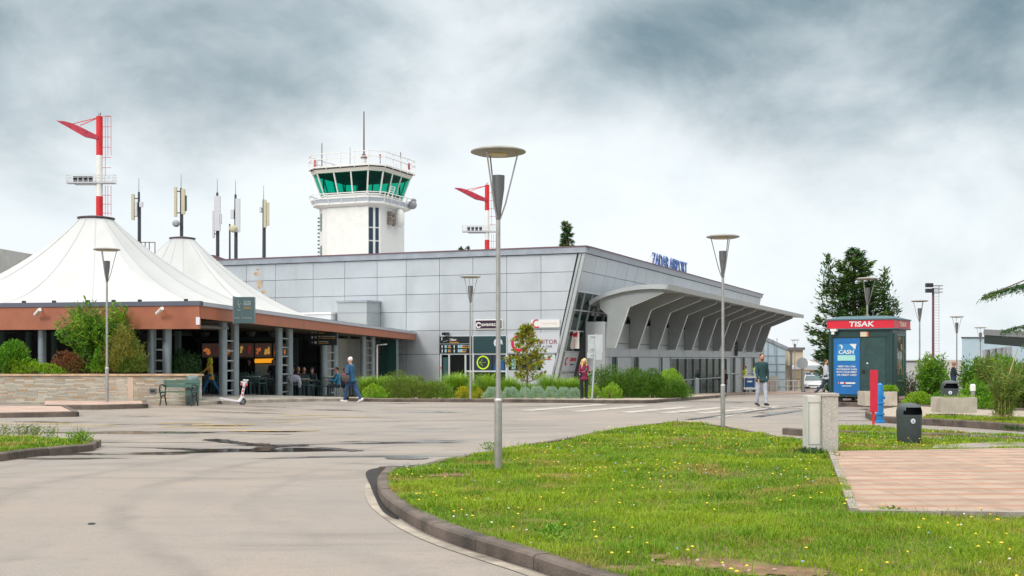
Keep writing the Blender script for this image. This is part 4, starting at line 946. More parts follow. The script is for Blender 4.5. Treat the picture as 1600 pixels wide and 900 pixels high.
MB().b2(x_at(148, 72), x_at(342, 72), 70.8, 84.2, z_at(404, 72), z_at(401, 72)).build('parapet', REDB, LB)
antenna(217, 300, 74, ((-8, 304, 344, 4.5, CRM), (5, 316, 324, 5, PGR), (-3, 316, 338, 3.5, PGR)), 'slim antenna with one cream panel behind the slope of the nearer tent')
antenna(283, 294, 74, ((-7.5, 293, 339, 4, CRM), (4.5, 296, 335, 5.5, CRM), (8.5, 306, 330, 2, DKM)), 'antenna with two cream panels and a grey dish over the farther tent peak', extras=((-6, 350, 5.5, mat('dish_grey', (.3, .33, .36), .4)),))
antenna(339.5, 301, 73, ((1.0, 307, 361, 9.5, PGR), (-5, 330, 372, 3, PGR), (6.5, 335, 350, 2.5, PGR)), 'antenna with one broad white panel at the left end of the roof')
antenna(368, 304, 73, ((4.5, 311, 363, 7, PGR), (-4, 328, 342, 5, PGR)), 'antenna with a white panel and a round cream dish', extras=((-2, 358, 6, CRM),))
antenna(412, 312, 72, ((3, 313, 356, 4, CRM), (7.5, 317, 353, 3.5, CRM), (-4, 324, 333, 3, PGR)), 'antenna with two slanting cream panels farthest right on the roof')
mb = MB(); Yp = 73; mb.cyl(x_at(359, Yp), Yp, z_at(408, Yp), z_at(350, Yp), .06, .05, 8); o = mb.build('antenna_pole', DKM); tag(o, 'bare thin pole between the two white panel antennas', 'pole')
rr_ = thing('roof_hatch_rail', 'dark roof rail seen over the edge of the nearer tent', 'railing', (x_at(232, 73), 73, z_at(404, 73)), 0)
mb = MB()
for x_, h_ in ((-.45, 1.0), (-.2, 1.0), (.05, 1.0), (.4, 1.0)): mb.bar((x_, 0, 0), (x_, 0, h_), .05)
mb.bar((-.45, 0, 1), (.4, 0, 1), .05); mb.build('rail', mat('rail_brown', (.2, .12, .1), .6), rr_)
# left far building
lf = thing('hangar_building', 'grey and beige concrete building at the far left edge behind the tent', 'building', (0, 0, 0), 0)
mb = MB(); Pq = [(x_at(-160, 64), 64), (x_at(0, 66), 66), (x_at(63, 70.5), 70.5), (x_at(-160, 86), 86)]
mb.prism(Pq, -1, 5.2); mb.build('lower_wall', mat('beige_concrete', (.42, .37, .31), .85, 0, .15, .8), lf)
mb = MB(); mb.prism([(x*1.004, y-.15) for x, y in Pq], 5.2, z_at(388, 66)); mb.build('upper_wall', mat('grey_concrete', (.42, .41, .39), .85, 0, .12, .8), lf)
mb = MB(); mb.cyl(0, 0, 0, .5, .35, n=14)
# roof slates on the terminal : small plant on the roof
# ================================================================== RIGHT SHELTER AND BLOCKS
Y6 = 62; sh = thing('bus_shelter', 'dark flat roofed shelter on pale pillars at the right edge', 'shelter', (0, 0, 0), 0)
g6 = gz(25, Y6)
mb = MB(); roofp = [(x_at(1537, 58), 58, z_at(514.5, 58)), (x_at(1720, 44), 44, z_at(523, 44)), (x_at(1800, 62), 62, z_at(520, 62)), (x_at(1600, 78), 78, z_at(524, 78))]
V = roofp+[(a, b, c-.28) for a, b, c in roofp]; mb.add(V, [(0, 1, 2, 3), (7, 6, 5, 4), (0, 4, 5, 1), (1, 5, 6, 2), (2, 6, 7, 3), (3, 7, 4, 0)]); mb.build('roof', mat('shelter_grey', (.35, .36, .37), .5, .2), sh)
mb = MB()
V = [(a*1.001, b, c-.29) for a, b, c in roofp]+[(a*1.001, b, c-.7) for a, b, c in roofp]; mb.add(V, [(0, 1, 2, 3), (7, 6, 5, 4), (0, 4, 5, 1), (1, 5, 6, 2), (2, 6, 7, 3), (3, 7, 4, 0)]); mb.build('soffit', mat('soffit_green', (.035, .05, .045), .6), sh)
for px, yy in ((1541, 59), (1552, 62), (1561, 65), (1568, 68), (1576, 71)):
    x = x_at(px, yy); MB().b2(x-.14, x+.14, yy-.14, yy+.14, -1, z_at(518, yy)-.9).build('pillar', mat('pillar_pale', (.5, .54, .58), .5), sh)
Y7 = 90; rb = thing('warehouse', 'pale blue flat topped hall beyond the right shrubs', 'building', (0, Y7, -1), 0)
wp = [(x_at(1503, Y7), 0), (x_at(1640, Y7), 0), (x_at(1700, Y7+14), 14), (x_at(1508, Y7+14), 14)]; MB().prism(wp, 0, z_at(528, Y7)+1).build('wall', PB, rb); MB().prism([(a+(-.1 if i in (0, 3) else .1), b+(-.1 if i < 2 else .1)) for i, (a, b) in enumerate(wp)], z_at(528, Y7)+1, z_at(526.5, Y7)+1).build('parapet', SEAM, rb)
Y8 = 100; rb2 = thing('storage_shed', 'low grey white shed wall right of the kiosk', 'building', (0, Y8, -1.2), 0)
wp = [(x_at(1412, Y8), 0), (x_at(1470, Y8), 0), (x_at(1475, Y8+8), 8), (x_at(1414, Y8+8), 8)]; MB().prism(wp, 0, z_at(565, Y8)+1.2).build('wall', mat('shed_wall', (.46, .46, .46), .8, 0, .1, 1), rb2); MB().prism([(a+(-.1 if i in (0, 3) else .1), b+(-.1 if i < 2 else .1)) for i, (a, b) in enumerate(wp)], z_at(565, Y8)+1.2, z_at(564, Y8)+1.2).build('roof', SEAM, rb2)
# ================================================================== CAFE PAVILION
BRN = mat('terracotta_fascia', (.35, .12, .065), .5, 0, .1, 1.5, dirt=((.3, .1, .05), 1, .4))
TENT = mat('tent_membrane', (.47, .485, .49), .6, 0, .03, .6, dirt=((.40, .41, .40), .55, .7, (1, 1, .25)))
COLM = mat('column_steel', (.30, .35, .38), .4, .4, .1, 3)
RUNG = mat('rung_steel', (.40, .45, .47), .4, .4)
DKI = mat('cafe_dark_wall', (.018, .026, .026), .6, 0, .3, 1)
CP = thing('cafe_pavilion', 'open cafe pavilion with terracotta fascia and two white tent roofs', 'pavilion', (-10.3, 38.8, 0), CF.a)
ZF = 3.5            # top of fascia at the near corner
ZE = 3.06           # at the terminal
LEN2 = 24.6
def zt2(y): return ZF+(ZE-ZF)*max(0, min(1, y/LEN2))
# roof deck with peaks : a height field over the pavilion, two cones with sagging sides
XW = 21.
def cone(x, y, cx, cy, r0, ztop, poly):
    dx, dy = x-cx, y-cy; d = math.hypot(dx, dy)
    if d < 1e-6: return ztop
    # distance to the rectangle edge along the ray
    x0, x1, y0, y1 = poly; tmax = 1e9
    if dx > 0: tmax = min(tmax, (x1-cx)/dx)
    if dx < 0: tmax = min(tmax, (x0-cx)/dx)
    if dy > 0: tmax = min(tmax, (y1-cy)/dy)
    if dy < 0: tmax = min(tmax, (y0-cy)/dy)
    Rr = d*tmax; s = (d-r0)/(Rr-r0); return s
def tent(name, cx, cy, ztop, poly, parent, pw, r0=.55):
    x0, x1, y0, y1 = poly; n = 96; m_ = 22; V = []; Fc = []
    corners = []
    for j in range(n):
        a = 2*math.pi*j/n; dx, dy = math.cos(a), math.sin(a); tm = 1e9
        if dx > 1e-9: tm = min(tm, (x1-cx)/dx)
        if dx < -1e-9: tm = min(tm, (x0-cx)/dx)
        if dy > 1e-9: tm = min(tm, (y1-cy)/dy)
        if dy < -1e-9: tm = min(tm, (y0-cy)/dy)
        for i in range(m_+1):
            s = (i/m_)**1.15; d = r0+(tm-r0)*s; x, y = cx+dx*d, cy+dy*d; ze = zt2(y)+.02
            z = ze+(ztop-ze)*((1-s)**pw)-.10*math.sin(math.pi*s)*abs(math.sin(math.pi*j/8)); V.append((x, y, z))
    for j in range(n):
        for i in range(m_): a = j*(m_+1)+i; b = ((j+1) % n)*(m_+1)+i; Fc.append((a, a+1, b+1, b))
    mb = MB().add(V, Fc); o = mb.build(name, TENT, parent, smooth=True)
    mb = MB(); mb.lathe([(0, 0), (r0*1.1, 0), (r0*1.1, .05), (r0*.6, .1), (0, .1)], (cx, cy, ztop+.02), 24); mb.build('crown_plate', mat('crown_plate', (.09, .06, .07), .5), o)
    mb = MB()
    for j in range(0, n, 8):
        a = j*(m_+1); P_ = [Vector(V[a+i]) for i in range(m_+1)]; sd_ = Vector((-math.sin(2*math.pi*j/n), math.cos(2*math.pi*j/n), 0))*.014
        b0 = len(mb.v); mb.add([tuple(p_+sd_*s_+Vector((0, 0, .012))) for p_ in P_ for s_ in (-1, 1)], [(2*i, 2*i+1, 2*i+3, 2*i+2) for i in range(m_)])
    mb.build('seam', mat('membrane_seam', (.42, .425, .43), .7), o, fix=False)
    return o
T1 = (-8.05, 7.2); z1t = CH+(HZ-343)*CF.w(*T1)[1]/F
tent('tent_roof', T1[0], T1[1], z1t, (-14.2, .05, .05, 14.3), CP, 2.15, .66)
T2 = (-10.9, 19.9); z2t = CH+(HZ-374)*CF.w(*T2)[1]/F
tent('tent_roof', T2[0], T2[1], z2t, (-21., .05, 14.3, 25.2), CP, 2.5, .6)
# fascias
mb = MB(); mb.b2(-17.5, .08, -.06, .05, 2.62, ZF-.12); mb.build('fascia', BRN, CP)
mb = MB(); mb.b2(-17.5, .12, -.1, .14, ZF-.12, ZF+.03); mb.build('gutter', mat('gutter_blue_grey', (.10, .11, .15), .5), CP)
mb = MB()
for px in (38, 85, 138, 178, 219, 291, 330): 
    x = CF.X(px, 0); 
    if x < 0: mb.box((x, -.02, ZF+.06), (.1, .1, .08))
mb.build('gutter_bracket', M['black'], CP)
def zbot(y): return zt2(y)-.12-(.42-.1*min(1, y/LEN2))
ysec = [0.06, 4.4, 9.0, 15, 20, LEN2]
mb = MB()
for a, b in zip(ysec, ysec[1:]):
    g = .012; V = [(x, y, z) for y in (a+g, b-g) for x in (-.0, .08) for z in (zbot(y), zt2(y)-.12)]
    mb.add(V, [(0, 1, 3, 2), (4, 6, 7, 5), (2, 3, 7, 6), (0, 4, 5, 1), (0, 2, 6, 4), (1, 5, 7, 3)])
mb.build('fascia', BRN, CP)
mb = MB(); V = [(x, y, z) for y in (.05, LEN2) for x in (-.05, .12) for z in (zt2(y)-.12, zt2(y)+.0)]; mb.add(V, [(0, 1, 3, 2), (4, 6, 7, 5), (2, 3, 7, 6), (0, 4, 5, 1), (0, 2, 6, 4), (1, 5, 7, 3)]); mb.build('gutter', mat('gutter_pale', (.45, .48, .54), .5, .3), CP)
MB().b2(-.02, .11, -.09, -.06, 2.75, 3.0).build('corner_light', mat('lamp_white', (.7, .72, .78), .4), CP)
# soffit strips
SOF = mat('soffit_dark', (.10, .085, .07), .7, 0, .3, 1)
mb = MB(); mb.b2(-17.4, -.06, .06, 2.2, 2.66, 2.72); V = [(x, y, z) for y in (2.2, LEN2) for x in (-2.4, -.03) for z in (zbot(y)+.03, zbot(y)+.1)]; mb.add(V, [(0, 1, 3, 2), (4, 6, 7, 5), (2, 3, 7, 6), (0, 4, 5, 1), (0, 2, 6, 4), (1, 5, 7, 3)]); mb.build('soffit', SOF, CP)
for px in (62, 251):
    x = CF.X(px, 0); mb = MB(); mb.tube([(x, -.25, 3.12), (x+.3, -.45, 3.28)], .06, 10); mb.bar((x+.1, -.05, 3.35), (x+.15, -.35, 3.2), .03); mb.build('spotlight', M['white'], CP)
# inner ceiling, rear walls, bar
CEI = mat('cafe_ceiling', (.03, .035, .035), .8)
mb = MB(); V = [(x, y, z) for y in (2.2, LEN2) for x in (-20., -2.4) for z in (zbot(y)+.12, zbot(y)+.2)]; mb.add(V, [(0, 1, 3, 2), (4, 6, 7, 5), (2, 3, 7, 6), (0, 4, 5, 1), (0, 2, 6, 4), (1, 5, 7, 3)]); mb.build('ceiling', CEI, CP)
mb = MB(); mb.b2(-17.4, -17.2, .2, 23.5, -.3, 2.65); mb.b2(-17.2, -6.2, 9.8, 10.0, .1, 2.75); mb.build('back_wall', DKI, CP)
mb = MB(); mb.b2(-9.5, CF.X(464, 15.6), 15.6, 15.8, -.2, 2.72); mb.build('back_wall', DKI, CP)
mb = MB(); mb.b2(-1.75, -1.6, 15.8, 22.5, -.3, 2.6); mb.build('side_wall', mat('grey_render', (.30, .32, .31), .8, 0, .08, 1), CP)
GW = mat('grey_panels', (.25, .28, .28), .7, 0, .06, 1)
x0 = CF.X(463, 19.); x1 = CF.X(545, 19.)
mb = MB(); mb.b2(x0, x1, 19.0, 19.15, -.6, 2.75); mb.build('grey_wall', GW, CP)
mb = MB()
for px in (475, 497, 520, 535): x = CF.X(px, 18.99); mb.b2(x-.02, x+.02, 18.97, 19.0, -.6, 2.75)
mb.b2(x0, x1, 18.97, 19.0, 1.35, 1.39); mb.build('wall_joint', SEAM, CP)
# columns in pairs with rungs
prs = [(261, 237), (367, 348.5), (452, 435.5), (523, 506), (581.6, 567.5), (632, 619)]
for pa, pb in prs:
    cxy = []
    for i, p in enumerate((pa, pb)):
        y = CF.Y(p, -.85); x_ = -.85; hz2 = zbot(y)+.08
        if pa == 261: y = .75; x_ = CF.X(p, y); hz2 = 2.68
        cxy.append((x_, y)); g = CF.g(x_, y)
        MB().cyl(x_, y, g, hz2, .150, n=20).build('column', COLM, CP, smooth=True)
    (xa1, ya), (xb1, yb) = cxy
    mb = MB(); g = CF.g(-.85, ya)
    for z in np.arange(g+.3, 2.6, .36): mb.bar((xa1, ya, z), (xb1, yb, z), .05)
    mb.build('rung_ladder', RUNG, CP)
for px in (66, 158):       # inner columns seen behind the planted wall
    for yy, xx in ((2.3, None),):
        x = CF.X(px, .5); MB().cyl(x, .5, 0, 2.7, .14, n=16).build('column', COLM, CP, smooth=True)
for px in (5, 45, 85, 278, 145): x = CF.X(px, 6.0); MB().cyl(x, 6.0, 0, 2.7, .13, n=12).build('inner_column', mat('column_green', (.05, .11, .10), .5), CP, smooth=True)
mb = MB(); x = -.3; y = CF.Y(589, x); mb.cyl(x, y, -.3, 2.3, .05, n=8); mb.bar((x, y, 2.3), (x+.5, y, 2.34), .05); mb.build('white_post', M['white'], CP)
# glazed dark bay near the terminal
mb = MB(); mb.b2(CF.X(594, 21.5), CF.X(619, 21.5), 21.5, 21.55, -.5, 2.6); mb.build('dark_glazing', mat('bay_glass', (.015, .05, .045), .15), CP)
mb = MB(); mb.b2(CF.X(546, 21.), CF.X(566, 21.), 21.0, 21.05, -.5, 2.6); mb.build('dark_door', DKI, CP)
MB().b2(CF.X(550, 20.95), CF.X(564, 20.95), 20.9, 20.98, 1.25, 1.4).build('door_rail', RUNG, CP)
# bar front : dark frame, menu boards, orange light box, counter
yb = 15.5
def Z(py, y=yb, x=-5): return CF.z(x, y, py)
fr = MB(); 
for px in (312, 372, 463): x = CF.X(px, yb); fr.b2(x-.09, x+.09, yb-.1, yb, -.1, 2.6)
fr.b2(CF.X(305, yb), CF.X(464, yb), yb-.12, yb, Z(533), Z(527)); fr.b2(CF.X(305, yb), CF.X(464, yb), yb-.12, yb, Z(561), Z(558.5)); fr.build('bar_frame', mat('bar_green', (.06, .10, .095), .5), CP)
MB().b2(CF.X(309, yb), CF.X(460, yb), yb-.6, yb-.5, Z(527), Z(513)).build('upper_sign', mat('upper_dark', (.02, .03, .035), .4), CP)
CU = mat('awning_white', (.72, .74, .78), .6)
mb = MB(); mb.b2(CF.X(313, 8), CF.X(356, 8), 8, 8.1, CF.z(-5, 8, 515), CF.z(-5, 8, 506)); mb.b2(CF.X(366, 8), CF.X(400, 8), 8, 8.1, CF.z(-5, 8, 511), CF.z(-5, 8, 506.5)); mb.build('awning_flap', CU, CP)
def food(shape, m0):
    m = mat(shape, m0, .6, emit=.9); return m
for i, (pa, pb, c) in enumerate(((316, 331, (.8, .25, .06)), (332, 345, (.1, .02, .02)), (350, 363, (.45, .15, .04)), (372, 384, (.65, .4, .1)), (385, 396, (.35, .02, .03)), (398.5, 411, (.6, .18, .06)), (411.5, 424, (.7, .42, .08)), (427, 440, (.5, .2, .06)), (442, 453, (.75, .3, .08)))):
    a, b = CF.X(pa, yb-.15), CF.X(pb, yb-.15); z0, z1 = Z(558), Z(536.5)
    bd = MB().b2(a, b, yb-.17, yb-.13, z0, z1).build('menu_board', mat('menu_backlit', (.075, .045, .035), .5, emit=.4), CP)
    mb = MB(); cx = (a+b)/2; h = z1-z0; wd = b-a; random.seed(40+i)
    if i in (0, 2, 6, 8, 5, 7):
        for k in range(7): mb.ell((cx+random.uniform(-.22, .22)*wd, yb-.18, z0+h*random.uniform(.28, .62)), (wd*random.uniform(.12, .24), .01, h*random.uniform(.08, .16)), n=10, m=6)
    else:
        mb.ell((cx, yb-.18, z0+h*.68), (wd*.2, .01, h*.13), n=10, m=6); mb.tube([(cx, yb-.18, z0+h*.7), (cx-wd*.1, yb-.18, z0+h*.3)], wd*.12, 6)
    mb.build('picture', mat('menu_picture_%d' % i, c, .6, emit=.42), bd)
mb = MB(); a, b = CF.X(397.5, yb-.5), CF.X(428, yb-.5); mb.tube([(a+.05, yb-.5, Z(564)), (b-.05, yb-.5, Z(563.5))], .10, 12); mb.build('light_box', mat('orange_light', (1.0, .40, .02), .4, emit=.75), CP)
mb = MB(); mb.b2(CF.X(372, yb-.9), CF.X(464, yb-.9), yb-.9, yb-.3, -.1, Z(592)); mb.b2(CF.X(305, yb-.9), CF.X(345, yb-.9), yb-.9, yb-.3, -.1, Z(592)); mb.build('counter', mat('counter_dark', (.05, .06, .06), .4), CP)
mb = MB()
for k in range(7): px = 400+k*4.5; mb.cyl(CF.X(px, yb-.6), yb-.6, Z(592), Z(592)+random.uniform(.12, .3), .05, n=8)
mb.build('bottles', mat('bottle_mix', (.4, .45, .42), .3, 0, .8, 9), CP)
mb = MB(); mb.b2(CF.X(398, yb-.4), CF.X(428, yb-.4), yb-.35, yb-.3, Z(590), Z(569)); mb.build('display_glow', mat('display_pale', (.18, .22, .21), .4, emit=.12), CP)
mb = MB()
for k in range(4): mb.b2(CF.X(354, yb-.2), CF.X(368, yb-.2), yb-.25, yb-.15, Z(594-k*9), Z(594-k*9)+.03); mb.b2(CF.X(438, yb-.2), CF.X(460, yb-.2), yb-.25, yb-.15, Z(596-k*9), Z(596-k*9)+.03)
mb.build('shelf', RUNG, CP)
for k in range(4): x = CF.X(320+k*36, yb-1.5); MB().ell((x, yb-1.5, Z(522)), (.22, .22, .16)).build('pendant_lamp', mat('pendant_grey', (.12, .15, .15), .4), CP, smooth=True)
mb = MB()
for px, r_ in ((425, .16),): mb.lathe([(0, 0), (r_, 0), (r_, .05), (0, .05)], (CF.X(px, yb-.7), yb-.7, Z(518)), 14, Matrix.Rotation(R(90), 3, 'X'))
mb.build('round_sign', mat('round_yellow', (.5, .42, .05), .5), CP)
# ---- wayfinding sign beside the corner column
hs_ = thing('wayfinding_sign', 'tall dark arrivals sign mounted on the cafe corner column', 'sign', (x_at(381, 40.4), 40.4, z_at(505, 40.4)), 0)
u = 40.4/F
SG = mat('sign_slate', (.06, .105, .115), .3)
MB().b2(-15.5*u, 16*u, 0, .22, 0, 41*u).build('board', SG, hs_); MB().b2(-17.5*u, -15.5*u, .0, .3, -1*u, 42*u).build('side_frame', M['lampgrey'], hs_)
mb = MB(); mb.bar((-9.5*u, -.006, 31*u), (-6*u, -.006, 24*u), 2.2*u, .01); mb.bar((-9*u, -.006, 32*u), (-8.5*u, -.006, 36*u), 1*u, .01); mb.bar((-7*u, -.006, 29*u), (-4.5*u, -.006, 31*u), 1*u, .01); mb.bar((-10*u, -.006, 20.5*u), (-5*u, -.006, 20.5*u), .6*u, .01)
text_mb('DOLASCI', 0*u, 11*u, 28*u, 31.5*u, y=0, mb=mb); text_mb('ODLASCI', 0*u, 11*u, 32.5*u, 35*u, y=0, mb=mb); arrow(mb, -13*u, 8*u, 1.3*u, R(90), y=0)
text_mb('WC', -11*u, -7*u, 7*u, 9*u, y=0, mb=mb); arrow(mb, -1*u, 8*u, 1.3*u, R(90), y=0); text_mb('Parking', 1.5*u, 12*u, 7*u, 9*u, y=0, mb=mb); mb.build('lettering', mat('letter_grey', (.5, .55, .56), .5), hs_)
mb = MB(); text_mb('ARRIVALS', 0*u, 12*u, 22*u, 25.5*u, y=0, mb=mb, bold=.01); mb.build('amber_lettering', mat('amber_dull', (.45, .25, .05), .5), hs_)
Yb = CF.w(-.85, CF.Y(506, -.85))[1]-.45; u = Yb/F
bs = thing('wayfinding_sign', 'wide black hanging sign with three rows of arrows under the cafe roof', 'sign', (x_at(505, Yb), Yb, z_at(539.5, Yb)), R(-4))
MB().b2(-21.5*u, 21.5*u, 0, .12, 0, 26*u).build('board', mat('board_black', (.012, .02, .025), .35), bs)
mb = MB(); BL = 21.5*u
for k, (s_, ang) in enumerate((('Odlasci', 0), ('Info, Turisticki ured, Hotel', 0), ('Toaleti, Bankomat', -90))):
    z = (20.5-k*8)*u; arrow(mb, -17.5*u, z, 1.8*u, R(ang), y=0); mb.b2(-13.5*u, -10.5*u, -.012, 0, z-1.5*u, z+1.5*u) if k == 2 else ring(mb, -12*u, z, 1.3*u, .6*u, 0)
    text_mb(s_, -7.5*u, (0, 19, 8)[k]*u, z+.3*u, z+2.4*u, y=0, bold=.03, mb=mb)
mb.build('lettering', WHT, bs)
mb = MB()
for k, s_ in enumerate(('Departures', 'Info, Tourist board, Hotel', 'Toilets, ATM')): z = (20.5-k*8)*u; text_mb(s_, -7.5*u, (2, 19, 8)[k]*u, z-2.4*u, z-.3*u, y=0, bold=.03, mb=mb)
mb.build('amber_lettering', ORG, bs)
mb = MB(); mb.bar((-15*u, .06, 26*u), (-15*u, .06, 31*u), .04); mb.b2(-15*u, 15*u, .04, .08, 26*u, 27*u); mb.build('hanger', M['lampgrey'], bs)
# ================================================================== STONE WALL PLANTER
def stone_mat():
    m = bpy.data.materials.new('stacked_stone'); m.use_nodes = True; t = m.node_tree; p = t.nodes['Principled BSDF']; lk = t.links.new
    tcn = t.nodes.new('ShaderNodeTexCoord'); sp = t.nodes.new('ShaderNodeSeparateXYZ'); lk(tcn.outputs['Object'], sp.inputs[0])
    row = mth(t, 'FLOOR', mth(t, 'DIVIDE', sp.outputs[2], .042)); wn = t.nodes.new('ShaderNodeTexWhiteNoise'); wn.noise_dimensions = '1D'; lk(row, wn.inputs['W'])
    cx = mth(t, 'FLOOR', mth(t, 'ADD', mth(t, 'DIVIDE', sp.outputs[0], .33), mth(t, 'MULTIPLY', wn.outputs[0], 7.3)))
    fx = mth(t, 'FRACT', mth(t, 'ADD', mth(t, 'DIVIDE', sp.outputs[0], .33), mth(t, 'MULTIPLY', wn.outputs[0], 7.3))); fz_ = mth(t, 'FRACT', mth(t, 'DIVIDE', sp.outputs[2], .042))
    cm = t.nodes.new('ShaderNodeCombineXYZ'); lk(cx, cm.inputs[0]); lk(row, cm.inputs[1]); w2 = t.nodes.new('ShaderNodeTexWhiteNoise'); w2.noise_dimensions = '2D'; lk(cm.outputs[0], w2.inputs['Vector'])
    c = mixc(t, w2.outputs[0], (.62, .56, .46), (.30, .29, .26)); c = mixc(t, mapr(t, w2.outputs[0], .78, .8, 0, .75), c, (.50, .34, .20))
    n = t.nodes.new('ShaderNodeTexNoise'); n.inputs['Scale'].default_value = 1.1; n.inputs['Detail'].default_value = 6; lk(tcn.outputs['Object'], n.inputs['Vector'])
    c = mixc(t, mapr(t, n.outputs[0], .48, .7, 0, .5), c, (.68, .60, .50))
    e = mth(t, 'MINIMUM', mth(t, 'MINIMUM', fz_, mth(t, 'SUBTRACT', 1, fz_)), mth(t, 'MULTIPLY', mth(t, 'MINIMUM', fx, mth(t, 'SUBTRACT', 1, fx)), 8))
    c = mixc(t, mapr(t, e, .0, .22, .6, 0), c, (.10, .085, .07)); lk(c, p.inputs['Base Color']); p.inputs['Roughness'].default_value = .8
    b = t.nodes.new('ShaderNodeBump'); b.inputs['Strength'].default_value = .8; b.inputs['Distance'].default_value = .02; lk(mth(t, 'ADD', mapr(t, e, 0, .2, 0, .6), w2.outputs[0]), b.inputs['Height']); lk(b.outputs[0], p.inputs['Normal'])
    return m
YW = 37.4; xr = x_at(308, YW)
sw = thing('stone_wall', 'pale stacked stone planter wall below the cafe', 'wall', (xr, YW, .12), R(-4))
ztw = z_at(584.5, YW)-.12
MB().b2(-17, 0, 0, .45, -.1, ztw-.06).build('masonry', stone_mat(), sw)
MB().b2(-17.1, .05, -.05, .5, ztw-.06, ztw).build('coping', mat('coping_stone', (.52, .36, .24), .8, 0, .25, 3), sw)
mb = MB(); mb.b2(-17, -.6, .45, 1.2, -.1, ztw-.1); mb.build('soil', M['soil'], sw)
mb = MB(); xw = x_at(237.5, YW)-xr; mb.b2(xw-.11, xw+.11, -.03, 0, z_at(615, YW)-.12, z_at(607, YW)-.12); mb.build('utility_box', M['lampgrey'], sw)
MB().b2(xw-.07, xw+.07, -.04, -.03, z_at(613, YW)-.12, z_at(609, YW)-.12).build('cover', M['black'], sw)
MB().b2(x_at(197, YW)-xr, x_at(206, YW)-xr, -.012, 0, -.0, ztw-.1).build('wall_joint', mat('pink_stone', (.55, .42, .33), .8), sw)
# ================================================================== LAMPS
def build_lamp(label, loc, rz, s):
    t = thing('street_lamp', label, 'street lamp', loc, rz, group='disc topped street lamps'); t.scale = (s,)*3
    mb = MB(); mb.cyl(0, 0, -.05, .95, .052, n=20); mb.cyl(0, 0, .95, .98, .06, .04, 20); mb.build('base_sleeve', M['steel'], t, smooth=True)
    mb = MB(); mb.cyl(0, 0, .95, 3.55, .033, .030, 16); mb.build('pole', M['steel'], t, smooth=True)
    mb = MB(); mb.lathe([(.032, 3.4), (.045, 3.55), (.083, 3.82), (.088, 4.0), (.0, 4.01)], n=20); mb.build('projector', M['lampgrey'], t, smooth=True)
    for a in (95, 215, 335):
        a = R(a); c, s_ = math.cos(a), math.sin(a); MB().tube([(.03*c, .03*s_, 3.42), (.10*c, .10*s_, 3.62), (.27*c, .27*s_, 4.31)], .011, 8).build('strut', M['steel'], t, smooth=True)
    T_ = Matrix.Rotation(0, 3, 'X')
    mb = MB(); mb.lathe([(0, 4.29), (.3, 4.29), (.375, 4.315), (.375, 4.33), (.3, 4.36), (0, 4.375)], n=40); d = mb.build('reflector_disc', mat('disc_grey', (.34, .33, .31), .5, .2, .1, 3), t, smooth=True)
    mb = MB(); mb.lathe([(0, 4.275), (.13, 4.275), (.14, 4.289), (0, 4.289)], n=24); mb.build('reflector', mat('reflector_gold', (.6, .48, .25), .35, .4), d)
    return t
gx = G(778.5, 735, .1); L0 = build_lamp('tallest disc topped steel lamp standing on the front lawn', (gx[0], gx[1], gz(*gx)+.1), R(20), (502*gx[1]/F)/4.36)
def lamp_at(px, base, top, label, dz=.1, rot=0, Y=None):
    if Y is None: g = G(px, base, dz); Y = g[1]
    x = x_at(px, Y); z = gz(x, Y)+dz; s = (z_at(top, Y)-z)/4.36
    return dup(L0, (x, Y, z), rot, label, s)
lamp_at(1129.5, 668, 367.5, 'second disc topped lamp at the far edge of the lawn', rot=R(80))
lamp_at(167, 630, 388, 'disc topped lamp in front of the stone wall', dz=.12, Y=36.3, rot=R(40))
lamp_at(735, 623, 431, 'disc topped lamp standing in the shrub bed before the terminal', dz=.12, Y=45.6, rot=R(50))
lamp_at(1355, 0, 434, 'disc topped lamp behind the kiosk in front of the conifer', dz=0, Y=49, rot=R(10))
lamp_at(1437, 0, 469, 'disc topped lamp right of the kiosk above the shrubs', dz=0, Y=55, rot=R(70))
lamp_at(1495, 0, 494, 'disc topped lamp farther back beside the slim floodlight post', dz=0, Y=66, rot=R(30))
lamp_at(1532, 0, 511, 'disc topped lamp just left of the dark shelter', dz=0, Y=76, rot=R(30))
lamp_at(1242, 0, 530.5, 'tiny far lamp above the beige building', dz=0, Y=108, rot=R(30))
# ================================================================== BENCH, BINS, SCOOTER
BY = 36.55; BX = x_at(279.5, BY); bz = z_at(634.5, BY)
bn_ = thing('park_bench', 'green slatted bench with dark scrolled iron legs by the stone wall', 'bench', (BX, BY, bz), R(-6))
GRN = mat('bench_green', (.012, .085, .06), .5, 0, .15, 5); IRN = mat('cast_iron', (.02, .022, .022), .5)
wd = 1.17
for i, y in enumerate((-.22, -.11, 0, .11)): MB().box((0, y, .44), (wd, .09, .03)).build('seat_slat', GRN, bn_)
for i, (y, z) in enumerate(((.20, .62), (.23, .74))): MB().box((0, y, z), (wd, .03, .1), M=Matrix.Rotation(R(-12), 3, 'X')).build('back_slat', GRN, bn_)
for x in (-wd/2+.08, wd/2-.08):
    mb = MB(); mb.tube([(x, -.28, 0), (x, -.2, .12), (x, -.16, .26), (x, -.22, .42)], .022, 8); mb.tube([(x, .28, 0), (x, .2, .14), (x, .14, .3), (x, .17, .45), (x, .25, .8)], .022, 8)
    mb.tube([(x, -.26, .42), (x, .16, .42)], .02, 8); mb.tube([(x, -.16, .26), (x, 0, .34), (x, .14, .3)], .018, 8)
    mb.tube([(x, -.24, .43), (x, -.3, .55), (x, -.26, .64), (x, -.1, .66), (x, .2, .62)], .02, 8); mb.tube([(x, -.2+.06*math.cos(a), .54+.06*math.sin(a)) for a in np.linspace(0, 5.5, 12)], .012, 6)
    mb.build('leg_frame', IRN, bn_, smooth=True)
